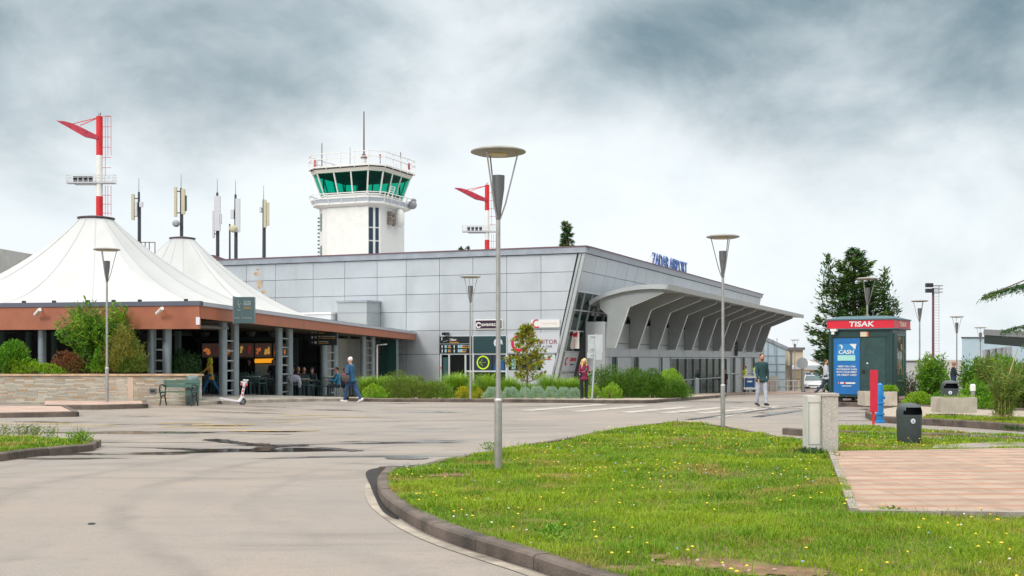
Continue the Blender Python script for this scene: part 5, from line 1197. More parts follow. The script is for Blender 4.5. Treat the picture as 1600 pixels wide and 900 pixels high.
def bin_(label, loc, rz, s=1.0, m=None, sticker=True, slots=True, r=.26, h=.98):
    t = thing('litter_bin', label, 'litter bin', loc, rz); t.scale = (s,)*3
    m = m or mat('bin_grey', (.045, .06, .065), .45, 0, .1, 6)
    mb = MB(); mb.lathe([(0, 0), (r*.92, .0), (r*.95, .03), (r, .60), (r, .66)], n=28); mb.build('body', m, t, smooth=True)
    # hood with a wide opening cut in front : shell built from facets leaving the mouth open
    n = 32; prof = [(r*1.02, .64), (r*1.02, .70), (r*1.01, .80), (r*.93, .88), (r*.74, .945), (r*.42, .98), (0.001, .99)]
    V = []; Fc = []
    for rr_, z in prof:
        for j in range(n): a = 2*math.pi*j/n; V.append((rr_*math.cos(a), rr_*math.sin(a), z))
    for i in range(len(prof)-1):
        for j in range(n):
            a = math.degrees(2*math.pi*(j+.5)/n)
            front = abs((a-270+180) % 360-180)
            if slots and i in (1, 2) and front < (52 if i == 1 else 40): continue
            Fc.append((i*n+j, i*n+(j+1) % n, (i+1)*n+(j+1) % n, (i+1)*n+j))
    MB().add(V, Fc).build('hood', m, t, smooth=True, fix=False)
    MB().lathe([(0, .62), (r*.9, .62), (r*.9, .66), (0, .66)], n=20).build('liner', M['dark'], t)
    if sticker:
        mb = MB(); mb.lathe([(0, 0), (.062, 0), (.062, .008), (0, .008)], (-.07, -r*.985, .55), 20, Matrix.Rotation(R(90), 3, 'X')); mb.build('sticker', mat('sticker_white', (.62, .68, .74), .5), t)
        mb = MB(); mb.ell((-.07, -r*.985-.012, .545), (.02, .004, .03)); mb.build('emblem', mat('emblem_grey', (.2, .25, .3), .5), t)
    return t
g = G(1420.5, 692, .1); s_ = (63*g[1]/F)/.99; bin_('dark grey domed bin standing beside the brick paving', (g[0], g[1], gz(*g)+.1), R(12), s_, r=.30)
g = (x_at(1484, 33.0), 33.0); bin_('dark grey domed bin behind the wide concrete planter', (g[0], g[1], z_at(637, 33)), R(-4), (43*33/F)/.99, r=.30)
g = (x_at(300.5, 37.05), 37.05); bin_('tall grey domed bin between the bench and the cafe', (g[0], g[1], z_at(632, 37.05)), R(-10), (46*37.05/F)/.99, m=mat('bin_green_grey', (.10, .15, .15), .45, 0, .1, 6), sticker=False, slots=False, r=.235)
# kick scooter
YS = 38.2; g = (x_at(361, YS), YS); sc0 = thing('electric_scooter', 'white rental scooter with red stripes parked beside the cafe column', 'scooter', (g[0], g[1], z_at(633, YS)), R(8))
SW = mat('scooter_white', (.72, .72, .76), .4); u = YS/F
mb = MB(); mb.box((-.03, 0, .17), (.66, .15, .05), M=Matrix.Rotation(R(9), 3, 'Y')); mb.build('deck', SW, sc0)
mb = MB(); mb.tube([(.25, 0, .13), (.36, 0, .28), (.30, 0, .16)], .04, 8); mb.bar((.26, 0, .12), (.38, 0, .3), .06, .08); mb.build('front_fork', SW, sc0)
mb = MB(); mb.tube([(.33, 0, .2), (.44, 0, .75)], .045, 10); mb.build('stem', SW, sc0, smooth=True)
mb = MB(); mb.box((.355, -.035, .34), (.05, .03, .07)); mb.box((.38, -.04, .46), (.05, .03, .06)); mb.box((.40, -.04, .57), (.05, .03, .06)); mb.box((.34, -.045, .68), (.05, .03, .1)); mb.box((.48, -.045, .66), (.05, .03, .1)); mb.build('stripe', mat('stripe_red', (.55, .05, .06), .5), sc0)
mb = MB(); mb.box((.41, 0, .70), (.2, .1, .13)); mb.build('battery_box', SW, sc0)
mb = MB(); mb.tube([(.44, -.22, .80), (.43, 0, .82), (.44, .22, .80)], .018, 8); mb.bar((.38, 0, .81), (.55, 0, .80), .04); mb.build('handlebar', SW, sc0)
for x, r_ in ((.36, .115), (-.36, .07)): mb = MB(); mb.tube([(x+r_*.8*math.cos(a), 0, r_+r_*.8*math.sin(a)) for a in np.linspace(0, 2*math.pi, 20, endpoint=False)], r_*.22, 8, closed=True); w0 = mb.build('wheel', M['black'], sc0, smooth=True); MB().lathe([(0, -.02), (r_*.6, -.02), (r_*.6, .02), (0, .02)], (x, 0, r_), 14, Matrix.Rotation(R(90), 3, 'X')).build('rim', M['lampgrey'], w0)
# ================================================================== CONCRETE CABINET, HYDRANT, RED SIGN, PLANTERS, BOLLARD, ROAD SIGN
g = G(1286, 706, .1); s = g[1]/F
cb = thing('concrete_cabinet', 'pale concrete utility pillar with two faces beside the paving', 'utility pillar', (g[0], g[1], gz(*g)+.1), 0)
hh = 88*s; MB().b2(-24*s, -3*s, 0, .34, 0, hh-.01).build('cabinet_body', mat('cabinet_paint', (.60, .59, .55), .6, 0, .05, 3, dirt=((.42, .4, .36), 2, .5)), cb)
mb = MB(); mb.prism([(-3*s+.008, -.08), (23*s, -.03), (25*s, .36), (-3*s+.008, .36)], 0, hh-.01); mb.build('post', mat('pebble_concrete', (.47, .45, .41), .85, 0, .2, 30, .6, 60, dirt=((.3, .28, .25), 2, .5)), cb)
mb = MB(); mb.prism([(-4*s, -.1), (24*s, -.05), (26*s, .38), (-4*s, .38)], hh-.01, hh+.035); mb.build('cap', M['conc'], cb)
mb = MB(); mb.b2(-22*s, -4.4*s, -.008, 0, .12, .125); mb.b2(-22.5*s, -22*s, -.008, 0, .1, hh-.1); mb.b2(-4.8*s, -4.4*s, -.008, 0, .1, hh-.1); mb.b2(-22*s, -4.8*s, -.008, 0, hh-.12, hh-.115); mb.build('door_seam', M['lampgrey'], cb)
g = G(1375, 661, .12); s = g[1]/F; hy = thing('fire_hydrant', 'bright blue fire hydrant on the grass verge', 'hydrant', (g[0], g[1], gz(*g)+.12), 0)
HB = mat('hydrant_blue', (.012, .19, .50), .35, 0, .08, 5)
mb = MB(); mb.lathe([(7.5*s, 0), (7.5*s, 3*s), (5.4*s, 4*s), (5.1*s, 12*s), (7*s, 13*s), (7*s, 15.5*s), (5.2*s, 16.5*s), (5.2*s, 29*s), (6.8*s, 30*s), (6.8*s, 32*s), (5.4*s, 33*s)], n=22); mb.build('body', HB, hy, smooth=True)
mb = MB(); mb.lathe([(4.8*s, 31*s), (5.6*s, 44*s), (5.6*s, 52*s), (4.5*s, 56*s), (4.2*s, 60*s), (2*s, 62*s), (0, 63*s)], n=22); mb.build('head', HB, hy, smooth=True)
for sg in (-1, 1): mb = MB(); mb.tube([(0, 0, 40*s), (sg*7.5*s, 0, 40*s)], 2.8*s, 12); mb.build('outlet', HB, hy, smooth=True)
g = G(1365.5, 665, .12); s = g[1]/F; rs_ = thing('marker_sign', 'tall narrow red marker plate on a red post by the hydrant', 'sign', (g[0], g[1], gz(*g)+.12), R(6))
MB().b2(-6*s, 6*s, -.015, .015, 21*s, 87*s).build('plate', mat('plate_red', (.60, .02, .05), .4, 0, .06, 4), rs_); MB().cyl(0, .03, 0, 80*s, .03, n=10).build('post', M['red'], rs_)
MB().b2(-.11, .11, -.1, .1, -.03, .02).build('foot', M['conc'], rs_)
def planter(label, px0, px1, top, bot, Y, dz, d=.8):
    x0, x1 = x_at(px0, Y), x_at(px1, Y); z0 = z_at(bot, Y); z1 = z_at(top, Y); t = thing('concrete_planter', label, 'planter', ((x0+x1)/2, Y, z0), 0); w_ = (x1-x0)/2; h = z1-z0
    mb = MB(); 
    for a, b, c, e in ((-w_, w_, 0, .07), (-w_, w_, d-.07, d), (-w_, -w_+.07, .07, d-.07), (w_-.07, w_, .07, d-.07)): mb.b2(a, b, c, e, 0, h)
    mb.build('trough', mat('planter_concrete', (.47, .42, .35), .85, 0, .15, 3, .4, 40, dirt=((.27, .22, .17), 2.2, .7)), t)
    MB().b2(-w_+.07, w_-.07, .07, d-.07, h*.3, h-.04).build('soil', M['soil'], t); return t, w_, h
PL1 = planter('square concrete planter in front of the kiosk door', 1351.5, 1402, 612, 634, 37.8, .12)
PL2 = planter('wide concrete planter in front of the rear bin', 1471.5, 1527, 621.5, 645, 30.5, .12)
g = (x_at(1089, 72), 72.); b_ = thing('bollard', 'pale grey bollard at the end of the hedge', 'bollard', (g[0], g[1], z_at(621, 72)), 0)
MB().b2(-.12, .12, -.1, .1, 0, 29*72/F).build('post', mat('bollard_grey', (.45, .5, .56), .5), b_); MB().xprism([(-.12, 29*72/F), (.12, 29*72/F), (.05, 30.5*72/F), (-.05, 30.5*72/F)], -.1, .1, ax='y').build('cap', M['white'], b_)
g = G(924.5, 630); s = g[1]/F; rd = thing('road_sign', 'back of a road sign with grey plates on a leaning pole beside the blonde woman', 'road sign', (g[0], g[1], gz(*g)), 0)
mb = MB(); mb.tube([(0, 0, 0), (7*s, 0, 108*s)], .035, 10); mb.build('pole', mat('sign_pole', (.48, .55, .56), .4, .5), rd)
GP = mat('plate_back', (.52, .56, .58), .45, .4, .06, 4)
for a, b, c, d, r_ in ((-6, 5.5, 80, 107, 2), (6.5, 17, 79, 107, -3), (-7, 5, 70.5, 79.5, 0), (6, 16, 68, 79, 0)): mb = MB(); mb.box(((a+b)/2*s, -.04 if a > 0 else .05, (c+d)/2*s), ((b-a)*s, .02, (d-c)*s), rz=R(r_)); mb.build('plate', GP, rd)
mb = MB(); 
for z in (83, 103, 74): MB().b2(-2*s, 14*s, .02, .04, z*s, (z+1.6)*s).build('bracket', M['steel'], rd)
g = (x_at(1254, 95), 95.); rd2 = thing('road_sign', 'round road sign seen from behind on a thick pole left of the white car', 'road sign', (g[0], g[1], gz(0, 95)), 0); 
MB().cyl(0, 0, 0, z_at(560, 95)-gz(0, 95), .12, n=8).build('pole', mat('pole_grey', (.25, .27, .28), .5), rd2); MB().lathe([(0, -.02), (.46, -.02), (.46, .02), (0, .02)], (-.05, -.14, z_at(567.5, 95)-gz(0, 95)), 20, Matrix.Rotation(R(90), 3, 'X')).build('plate', mat('plate_dull', (.33, .36, .38), .5), rd2)
# small utility post in the right shrubs
g = (x_at(1520, 31.5), 31.5); up = thing('path_light', 'short white topped post among the shrubs behind the wide planter', 'path light', (g[0], g[1], z_at(640, 31.5)), 0)
MB().cyl(0, 0, 0, .55, .05, n=10).build('post', M['steel'], up); MB().lathe([(0, .5), (.075, .5), (.075, .64), (.05, .68), (0, .68)], n=12).build('head', M['white'], up)
# ================================================================== KIOSK
YK = 41.0; zk = z_at(628.5, YK); s = YK/F
# the front face nearly faces the camera, the right face is seen at a slant
kx0, kx1 = x_at(1298, YK), x_at(1393, YK)
KA = R(-33); KF = Frame(kx1, YK, KA); 
kk = thing('kiosk', 'dark green newspaper kiosk with a red TISAK band and a blue CASH poster', 'kiosk', (kx1, YK, zk), KA)
kw = -KF.X(1298, 0); kh = 117*s; kd = 2.75
KG = mat('kiosk_green', (.014, .055, .052), .35, 0, .2, 2, dirt=((.035, .08, .075), 2, .6)); KG2 = mat('kiosk_green_dark', (.012, .045, .045), .45)
kd = KF.Y(1416, 0); print('kiosk', kw, kd)
mb = MB(); mb.b2(-kw, 0, 0, kd, .18, kh); mb.build('wall', KG, kk)
mb = MB()
for x in (-kw+.3, -kw/2, -.3): mb.b2(x-.06, x+.06, .1, .25, -.02, .18); mb.b2(x-.06, x+.06, kd-.3, kd-.1, -.02, .18)
mb.build('foot', M['black'], kk)
mb = MB()
for x in (-kw, -.0): mb.b2(x-.05, x+.05, -.05, .05, .16, kh)
mb.b2(-kw, 0, -.03, 0, .16, .3); mb.b2(-kw, 0, -.03, 0, kh-.32, kh-.26); mb.b2(-1.15, -1.1, -.03, 0, .3, kh-.3); mb.b2(-.1, -.05, -.03, 0, .3, kh-.3); mb.build('frame', KG2, kk)
MB().b2(-1.08, -.2, -.025, 0, .34, kh-.36).build('door', mat('door_green', (.02, .06, .06), .45, 0, .25, 3), kk)
mb = MB(); mb.b2(-1.02, -.92, -.06, -.02, 1.0, 1.08); mb.tube([(-.97, -.06, 1.1), (-.97, -.1, 1.1)], .04, 10); mb.build('handle', M['black'], kk)
mb = MB(); mb.b2(-.86, -.8, -.03, -.025, 1.33, 1.37); mb.build('sticker', M['white'], kk)
# side window
mb = MB(); mb.b2(0, .035, .5, kd-.35, .75, kh-.28); wi = mb.build('window', mat('kiosk_glass', (.05, .10, .085), .08), kk)
mb = MB()
for y in (.5, 1.35, kd-.35): mb.b2(0, .06, y-.04, y+.04, .7, kh-.25)
mb.b2(0, .06, .46, kd-.31, .7, .76); mb.b2(0, .06, .46, kd-.31, kh-.28, kh-.22); mb.build('window_frame', mat('kiosk_frame', (.10, .18, .17), .4), wi)
mb = MB(); random.seed(5)
for k in range(22): y = random.uniform(.6, kd-.5); z = random.uniform(.85, kh-.45); mb.b2(.036, .04, y, y+random.uniform(.08, .18), z, z+random.uniform(.1, .22))
mb.build('magazines', mat('magazine_mix', (.30, .20, .12), .5, 0, .9, 6), wi)
mb = MB(); mb.b2(-.03, .12, .0, .3, .2, kh-.2); mb.build('shutter_box', KG2, kk)
# red band
RK = mat('kiosk_red', (.62, .012, .035), .4, 0, .04, 2)
mb = MB(); mb.b2(-kw-.1, .12, -.12, kd+.1, kh-.02, kh+.27); mb.build('band', RK, kk)
mb = MB(); mb.b2(-kw-.13, .15, -.15, kd+.13, kh+.27, kh+.31); mb.add([(-kw-.13, -.15, kh+.31), (.15, -.15, kh+.31), (.15, kd+.13, kh+.31), (-kw-.13, kd+.13, kh+.31), (-kw+.25, .3, kh+.42), (-.25, .3, kh+.42), (-.25, kd-.3, kh+.42), (-kw+.25, kd-.3, kh+.42)], [(0, 1, 5, 4), (1, 2, 6, 5), (2, 3, 7, 6), (3, 0, 4, 7), (4, 5, 6, 7)]); mb.b2(-kw-.12, .14, -.14, kd+.12, kh-.06, kh-.02); mb.build('roof', mat('kiosk_roof', (.05, .12, .15), .5), kk)
text_mb('TISAK', KF.X(1327, -.12), KF.X(1366, -.12), kh+.035, kh+.225, y=-.122, bold=.06, shear=0.08).build('lettering', WHT, kk)
q = text_mb('TISAK', 0, .95, 0, .16, bold=.05); q.v = [(.122-v[1], kd/2-.45+v[0], kh+.04+v[2]) for v in q.v]; q.build('lettering', mat('letter_pink', (.75, .6, .5), .5), kk)
# poster
pa, pb = KF.X(1303.5), KF.X(1344); pz0, pz1 = (628-622)*s, (628-527.5)*s
po = MB().b2(pa, pb, -.045, -.0, pz0+.12, pz1); po = po.build('poster', mat('poster_blue', (.008, .14, .42), .35, 0, .12, .8), kk)
PX = lambda p: KF.X(p); PZ = lambda p: (628.5-p)*s
mb = MB(); mb.xprism([(PX(1309), PZ(564)), (PX(1337), PZ(564)), (PX(1337), PZ(546)), (PX(1328), PZ(537)), (PX(1309), PZ(537))], -.052, -.046, ax='y'); mb.build('card', mat('card_blue', (.02, .22, .50), .4), po)
mb = MB(); mb.b2(PX(1309.5), PX(1337), -.056, -.052, PZ(563.5), PZ(555)); mb.build('card_strip', mat('card_mint', (.35, .66, .60), .4), po)
mb = MB(); mb.xprism([(PX(1328), PZ(537)), (PX(1339), PZ(537)), (PX(1337), PZ(546))], -.058, -.052, ax='y'); text_mb('CASH', PX(1311), PX(1335), PZ(553), PZ(546.5), y=-.052, bold=.07, shear=.1, mb=mb); ring(mb, PX(1314), PZ(542), .06, .05, -.052, -60, 120)
for k, l_ in enumerate(('HERE YOU CAN', 'WITHDRAW CASH', 'WITH YOUR DEBIT', 'OR CREDIT CARD')): text_mb(l_, PX((1310, 1307.5, 1307.5, 1308.5)[k]), PX((1337, 1339.5, 1339.5, 1339)[k]), PZ(574.3+k*4.5), PZ(571.4+k*4.5), y=-.047, bold=.05, mb=mb)
mb.b2(PX(1310.5), PX(1337), -.05, -.047, PZ(600.5), PZ(598)); mb.b2(PX(1316), PX(1331), -.05, -.047, PZ(604.4), PZ(603.4)); mb.build('lettering', WHT, po)
mb = MB(); mb.b2(PX(1311), PX(1313.5), -.054, -.05, PZ(600.5), PZ(598)); mb.b2(PX(1319), PX(1322), -.054, -.05, PZ(600.5), PZ(598)); mb.build('card_logo', RK, po)
mb = MB(); mb.b2(PX(1345), PX(1355), -.06, 0, PZ(525.5), PZ(518)); lt = mb.build('number_plate', mat('plate_cream', (.68, .58, .42), .5), kk); MB().b2(PX(1355), PX(1357.5), -.05, 0, PZ(525.5), PZ(518)).build('plate_end', mat('plate_orange', (.65, .15, .05), .5), lt)
mb = MB(); mb.box((PX(1306), -.2, PZ(515)), (.22, .2, .08)); mb.box((PX(1305), -.22, PZ(519)), (.1, .12, .12)); mb.build('floodlight', M['white'], kk)
# ================================================================== CAR
def car(label, loc, rz):
    t = thing('police_car', label, 'car', loc, rz); CW = mat('car_white', (.72, .74, .77), .25, 0, 0, spec=.6)
    # body : lofted cross sections along y (front at -y)
    secs = [(-2.12, .60, .30, .62), (-2.05, .78, .22, .74), (-1.8, .88, .2, .84), (-1.1, .90, .2, .97), (-.95, .90, .2, 1.0), (0, .91, .2, 1.0), (1.2, .90, .2, 1.0), (1.9, .86, .22, .98), (2.12, .76, .3, .9)]
    V = []; n = 10
    for y, w_, z0, z1 in secs:
        V += [(-w_*.9, y, z0), (-w_, y, z0+.12), (-w_, y, z0+(z1-z0)*.62), (-w_*.94, y, z1-.04), (-w_*.8, y, z1), (w_*.8, y, z1), (w_*.94, y, z1-.04), (w_, y, z0+(z1-z0)*.62), (w_, y, z0+.12), (w_*.9, y, z0)]
    mb = MB(); Fc = [(i*n+j, i*n+(j+1) % n, (i+1)*n+(j+1) % n, (i+1)*n+j) for i in range(len(secs)-1) for j in range(n)]+[tuple(range(n)), tuple(reversed(range((len(secs)-1)*n, len(secs)*n)))]
    mb.add(V, Fc); mb.build('body', CW, t, smooth=True)
    cab = [(-1.05, .80, .98, .98), (-.35, .70, .98, 1.40), (.1, .66, .98, 1.47), (1.1, .66, .98, 1.46), (1.75, .68, .98, 1.2), (2.0, .74, .98, .99)]
    V = []
    for y, w_, z0, z1 in cab: V += [(-.84, y, z0), (-w_, y, z1), (w_, y, z1), (.84, y, z0)]
    mb = MB(); mb.add(V, [(i*4+j, i*4+(j+1) % 4, (i+1)*4+(j+1) % 4, (i+1)*4+j) for i in range(5) for j in range(4)]+[(0, 1, 2, 3), (23, 22, 21, 20)]); mb.build('cabin', CW, t, smooth=True)
    mb = MB(); mb.add([(-.72, -.99, 1.02), (.72, -.99, 1.02), (.60, -.42, 1.38), (-.60, -.42, 1.38)], [(0, 1, 2, 3)]); mb.build('windscreen', mat('windscreen', (.05, .11, .13), .05), t, fix=False)
    bpy.data.objects['windscreen'].location = (0, -.03, .02)
    for sx in (-1, 1):
        mb = MB(); mb.xprism([(-.8, 1.03), (1.55, 1.03), (1.1, 1.36), (-.25, 1.36)], sx*.775, sx*.79); mb.build('side_window', M['glass'], t)
        mb = MB(); mb.ell((sx*.66, -1.98, .66), (.2, .14, .09)); mb.build('headlight', mat('headlight', (.35, .38, .42), .1), t, smooth=True)
        mb = MB(); mb.ell((sx*.97, -.72, 1.02), (.1, .08, .07)); mb.build('mirror', CW, t, smooth=True)
        for y in (-1.32, 1.32):
            Mx = Matrix.Rotation(R(90), 3, 'Y'); mb = MB(); mb.lathe([(.2, -.1), (.31, -.1), (.33, -.06), (.33, .06), (.31, .1), (.2, .1)], (sx*.8, y, .33), 24, Mx); wh = mb.build('wheel', M['black'], t, smooth=True); MB().lathe([(0, -.09), (.2, -.09), (.2, .09), (0, .09)], (sx*.81, y, .33), 16, Mx).build('rim', M['steel'], wh)
    mb = MB(); mb.xprism([(-.55, .36), (.55, .36), (.66, .52), (-.66, .52)], -2.16, -2.08, ax='y'); mb.b2(-.4, .4, -2.14, -2.05, .60, .66); mb.build('grille', M['black'], t)
    mb = MB(); mb.b2(-.26, .26, -2.18, -2.16, .42, .53); mb.build('number_plate', WHT, t)
    mb = MB(); mb.b2(-.78, -.45, -2.13, -2.03, .38, .46); mb.b2(.45, .78, -2.13, -2.03, .38, .46); mb.build('fog_lamp', M['black'], t)
    mb = MB(); mb.box((0, .15, 1.55), (1.25, .28, .12)); lb = mb.build('light_bar', mat('bar_blue', (.02, .16, .40), .2), t); MB().box((0, .15, 1.56), (.4, .3, .1)).build('bar_centre', M['white'], lb)
    return t
YC = 98; car('white hatchback with a blue roof light bar parked left of the kiosk', (x_at(1271.5, YC), YC, gz(0, YC)), R(-15))
# ================================================================== CAFE FURNITURE
CH_ = mat('chair_green', (.035, .085, .08), .45, .2, .15, 5)
def make_chair():
    t = thing('cafe_chair', 'x', 'chair', (0, 0, 0), 0, group='dark metal chairs round the cafe tables')
    mb = MB(); mb.box((0, 0, .45), (.42, .42, .03)); mb.build('seat', CH_, t)
    mb = MB(); mb.tube([(-.2, .2, .45), (-.2, .25, .72), (-.15, .27, .84), (.15, .27, .84), (.2, .25, .72), (.2, .2, .45)], .014, 6)
    for i in range(7): x = -.15+i*.05; mb.bar((x, .22, .5), (x, .27, .84), .016)
    mb.build('backrest', CH_, t)
    for sx in (-1, 1):
        for sy in (-1, 1): MB().tube([(sx*.19, sy*.19, .45), (sx*.22, sy*.22, 0)], .014, 6).build('leg', CH_, t)
        MB().tube([(sx*.21, .2, .66), (sx*.23, -.15, .66), (sx*.2, -.19, .45)], .013, 6).build('armrest', CH_, t)
    return t
def make_table():
    t = thing('cafe_table', 'x', 'table', (0, 0, 0), 0, group='round cafe tables'); mb = MB(); mb.lathe([(0, .71), (.38, .71), (.38, .735), (0, .735)], n=24); mb.build('table_top', mat('table_top', (.45, .46, .45), .4), t)
    MB().cyl(0, 0, .02, .71, .035, n=10).build('leg', CH_, t); MB().lathe([(0, 0), (.24, 0), (.22, .03), (0, .04)], n=16).build('base', CH_, t); return t
tb = make_table(); chs = make_chair(); first = True
trows = [(320, 45.5, 'cafe table at the left end behind the corner column'), (392, 46.5, 'cafe table just right of the scooter'), (412, 50, 'cafe table below the orange light box'), (470, 49.5, 'cafe table between the second and third column pairs'), (500, 53, 'cafe table in front of the rung ladder'), (541, 51.5, 'cafe table behind the walking man')]
places = []
for i, (px, Y, lb) in enumerate(trows):
    x = x_at(px, Y); loc = (x, Y, gz(x, Y)+.12)
    if i == 0: tb.location = loc; tb['label'] = lb
    else: dup(tb, loc, 0, lb)
clist = [(312, 46.0, 160, 'dark chair left of the walking woman'), (338, 46.4, 20, 'dark chair behind the walking woman'), (329, 44.9, 175, 'dark chair nearest behind the litter bin'),
 (386, 45.4, 170, 'dark chair right behind the scooter handlebar'), (405, 45.7, 150, 'second dark chair right of the scooter'), (378, 47.6, 10, 'dark chair facing out left of the light box'), (424, 48.6, 165, 'dark chair left of the second column pair'),
 (406, 51.4, 15, 'dark chair close to the bar counter'), (441, 49.5, 200, 'dark chair showing between the second column pair'), (460, 48.2, 190, 'dark chair with a pale jacket hung over it'), (480, 48.3, 165, 'dark chair left of the hanging black sign'), (463, 50.8, 20, 'dark chair under the seated dark haired person'),
 (476, 51.3, -10, 'dark chair under the seated person with the blue cap'), (492, 51.6, 175, 'dark chair directly under the hanging black sign'), (509, 51.8, 185, 'dark chair in front of the rung ladder'), (516, 54.0, 10, 'rear dark chair at the rung ladder'), (486, 54.2, -15, 'rear dark chair before the grey wall'), (527, 51.2, 240, 'dark chair under the person in blue'), (556, 51.6, 60, 'dark chair hidden behind the walking man')]
for i, (px, Y, rz, lb) in enumerate(clist):
    x = x_at(px, Y); loc = (x, Y, gz(x, Y)+.12)
    if i == 0: chs.location = loc; chs.rotation_euler = (0, 0, R(rz)); chs['label'] = lb
    else: dup(chs, loc, R(rz), lb)
# ================================================================== PEOPLE
SK = mat('skin', (.50, .27, .19), .55, 0, .05, 8)
def vox(mb, name, m, parent, size=.014, extra=None, sm=2):
    o = mb.build(name, m, None, fix=False)
    md = o.modifiers.new('r', 'REMESH'); md.mode = 'VOXEL'; md.voxel_size = size; md.use_smooth_shade = True
    s_ = o.modifiers.new('s', 'SMOOTH'); s_.factor = .6; s_.iterations = sm
    dg = bpy.context.evaluated_depsgraph_get(); me = bpy.data.meshes.new_from_object(o.evaluated_get(dg))
    bpy.data.objects.remove(o)
    if extra is not None:      # detail joined onto the same mesh (fingers, eyes)
        v = [tuple(q.co) for q in me.vertices]; f = [tuple(p.vertices) for p in me.polygons]; n0 = len(f)
        f2 = [tuple(i+len(v) for i in q) for q in extra.f]; mi = [0]*n0+list(extra.mi); v += extra.v
        bpy.data.meshes.remove(me); me = bpy.data.meshes.new(name); me.from_pydata(v, [], f+f2)
        ms = m if isinstance(m, list) else [m]
        for q in ms: me.materials.append(q)
        me.polygons.foreach_set('material_index', mi)
    me.polygons.foreach_set('use_smooth', [True]*len(me.polygons)); me.name = name
    if not me.materials: me.materials.append(m[0] if isinstance(m, list) else m)
    ob = bpy.data.objects.new(name, me); col.objects.link(ob); ob.parent = parent; return ob
def limb(mb, pts, rad, n=12):
    mb.tube(pts, rad, n)
    for p, r_ in zip(pts, rad): mb.ell(tuple(p), (r_, r_, r_), n=12, m=8)
def rotx(v, a): return Vector((v[0], v[1]*math.cos(a)-v[2]*math.sin(a), v[1]*math.sin(a)+v[2]*math.cos(a)))
def person(label, loc, rz, h=1.76, legs=((0, 0), (0, 0)), arms=((0, 15, 6), (0, 15, 6)), top=(.1, .1, .1), bottom=(.1, .1, .15), shoe=(.02, .02, .02), hair=(.05, .03, .02), hairstyle='short', female=False, seated=False, leanf=0, head=(0, 0), beard=None, vest=None, hood=None, long_coat=0, skin=None, group=None, capcol=None, sleeves=True, gripR=False):
    """legs: (thigh forward, knee bend) degrees; arms: (upper arm forward, elbow bend, out)"""
    t = thing('person', label, 'person', loc, rz, group); s = h/1.76; t.scale = (s,)*3
    sk = skin or SK; hipz = .93; base = 0
    sw = .170 if not female else .152; hw = .095
    # leg points
    LP = []; low = []
    for i, (a, k) in enumerate(legs):
        sx = 1 if i == 0 else -1; a = R(a); k = R(k)
        hip = Vector((sx*hw, 0, 0)); knee = hip+Vector((sx*.01, -math.sin(a)*.44, -math.cos(a)*.44)); b = a-k
        ank = knee+Vector((0, -math.sin(b)*.42, -math.cos(b)*.42)); LP.append((hip, knee, ank, b)); low.append(ank.z)
    pz = (-min(low)+.075) if not seated else .50
    tl = R(leanf)
    def T(x, y, z): v = rotx((x, y, z), tl); return Vector((v.x, v.y, v.z+pz))      # torso coordinates measured from the pelvis; lean forward rotates about it
    up = Vector((0, 0, pz))
    legsP = [(a+up, b+up, c+up, d) for a, b, c, d in LP]
    neck = T(0, .01, .54); headc = neck+rotx((0, -.02, .155), tl*.6+R(head[0]))
    hz_ = Matrix.Rotation(R(head[1]), 3, 'Z') @ Matrix.Rotation(R(head[0])+tl*.5, 3, 'X')
    AP = []
    for i, (a, k, o_) in enumerate(arms):
        sx = 1 if i == 0 else -1; sh = T(sx*sw, .0, .47); a = R(a)+tl*.0; o2 = R(o_); k = R(k)
        d1 = Vector((sx*math.sin(o2), -math.sin(a)*math.cos(o2), -math.cos(a)*math.cos(o2))); el_ = sh+d1*.29
        b = a+k; d2 = Vector((-sx*math.sin(o2)*(.2 if k < 1 else 1.2), -math.sin(b), -math.cos(b))).normalized(); wr = el_+d2*.255; AP.append((sh, el_, wr, d2))
    wf = .92 if female else 1
    def torso(mb, g, skirt=0):
        for z, rx_, ry_ in ((.0, .160, .115), (.06, .154, .11), (.12, .148, .105), (.18, .144*wf, .104), (.24, .150*wf, .108), (.30, .158*wf, .112), (.35, .162*wf, .112), (.40, .160*wf, .108), (.45, .150*wf, .092)):
            c = T(0, 0, z); mb.ell(tuple(c), (rx_+g, ry_+g, .13+g*.3 if z < .42 else .08), n=18, m=9)
        for i in (0, 1): mb.ell(tuple(T((1, -1)[i]*sw*.8, 0, .455)), (.065+g, .062+g, .055+g), n=12); mb.ell(tuple(T((1, -1)[i]*sw*.42, .01, .485)), (.085+g, .055+g, .045+g), n=12)
        if female:
            for i in (1, -1): mb.ell(tuple(T(i*.075, -.085, .32)), (.07+g*.5, .06+g*.4, .07+g*.5), n=12)
        if skirt:
            for k in range(4): c = T(0, 0, -.04-skirt*k/3); mb.ell(tuple(c), (.175+g+.008*k, .13+g+.008*k, .07), n=18)
    # --- body
    mb = MB(); torso(mb, -.012)
    limb(mb, [T(0, .02, .46), neck, headc-Vector((0, 0, .05))], [.065, .055, .055])
    mb.ell(tuple(headc), (.076, .098, .112), hz_, 18, 12); hd = lambda x, y, z: tuple(headc+hz_ @ Vector((x, y, z)))
    mb.ell(hd(0, -.03, -.065), (.052, .062, .048), hz_); mb.ell(hd(0, -.098, -.015), (.014, .02, .024), hz_, 8, 6); mb.ell(hd(0, -.085, .028), (.045, .014, .012), hz_)
    for i in (1, -1): mb.ell(hd(i*.077, .0, -.005), (.01, .02, .03), hz_, 8, 6)
    for sh, e, w_, d in AP: limb(mb, [sh, e, w_], [.048, .038, .027])
    for a, b, c, d in legsP: limb(mb, [a, b, c], [.082, .055, .038])
    ex = MB()
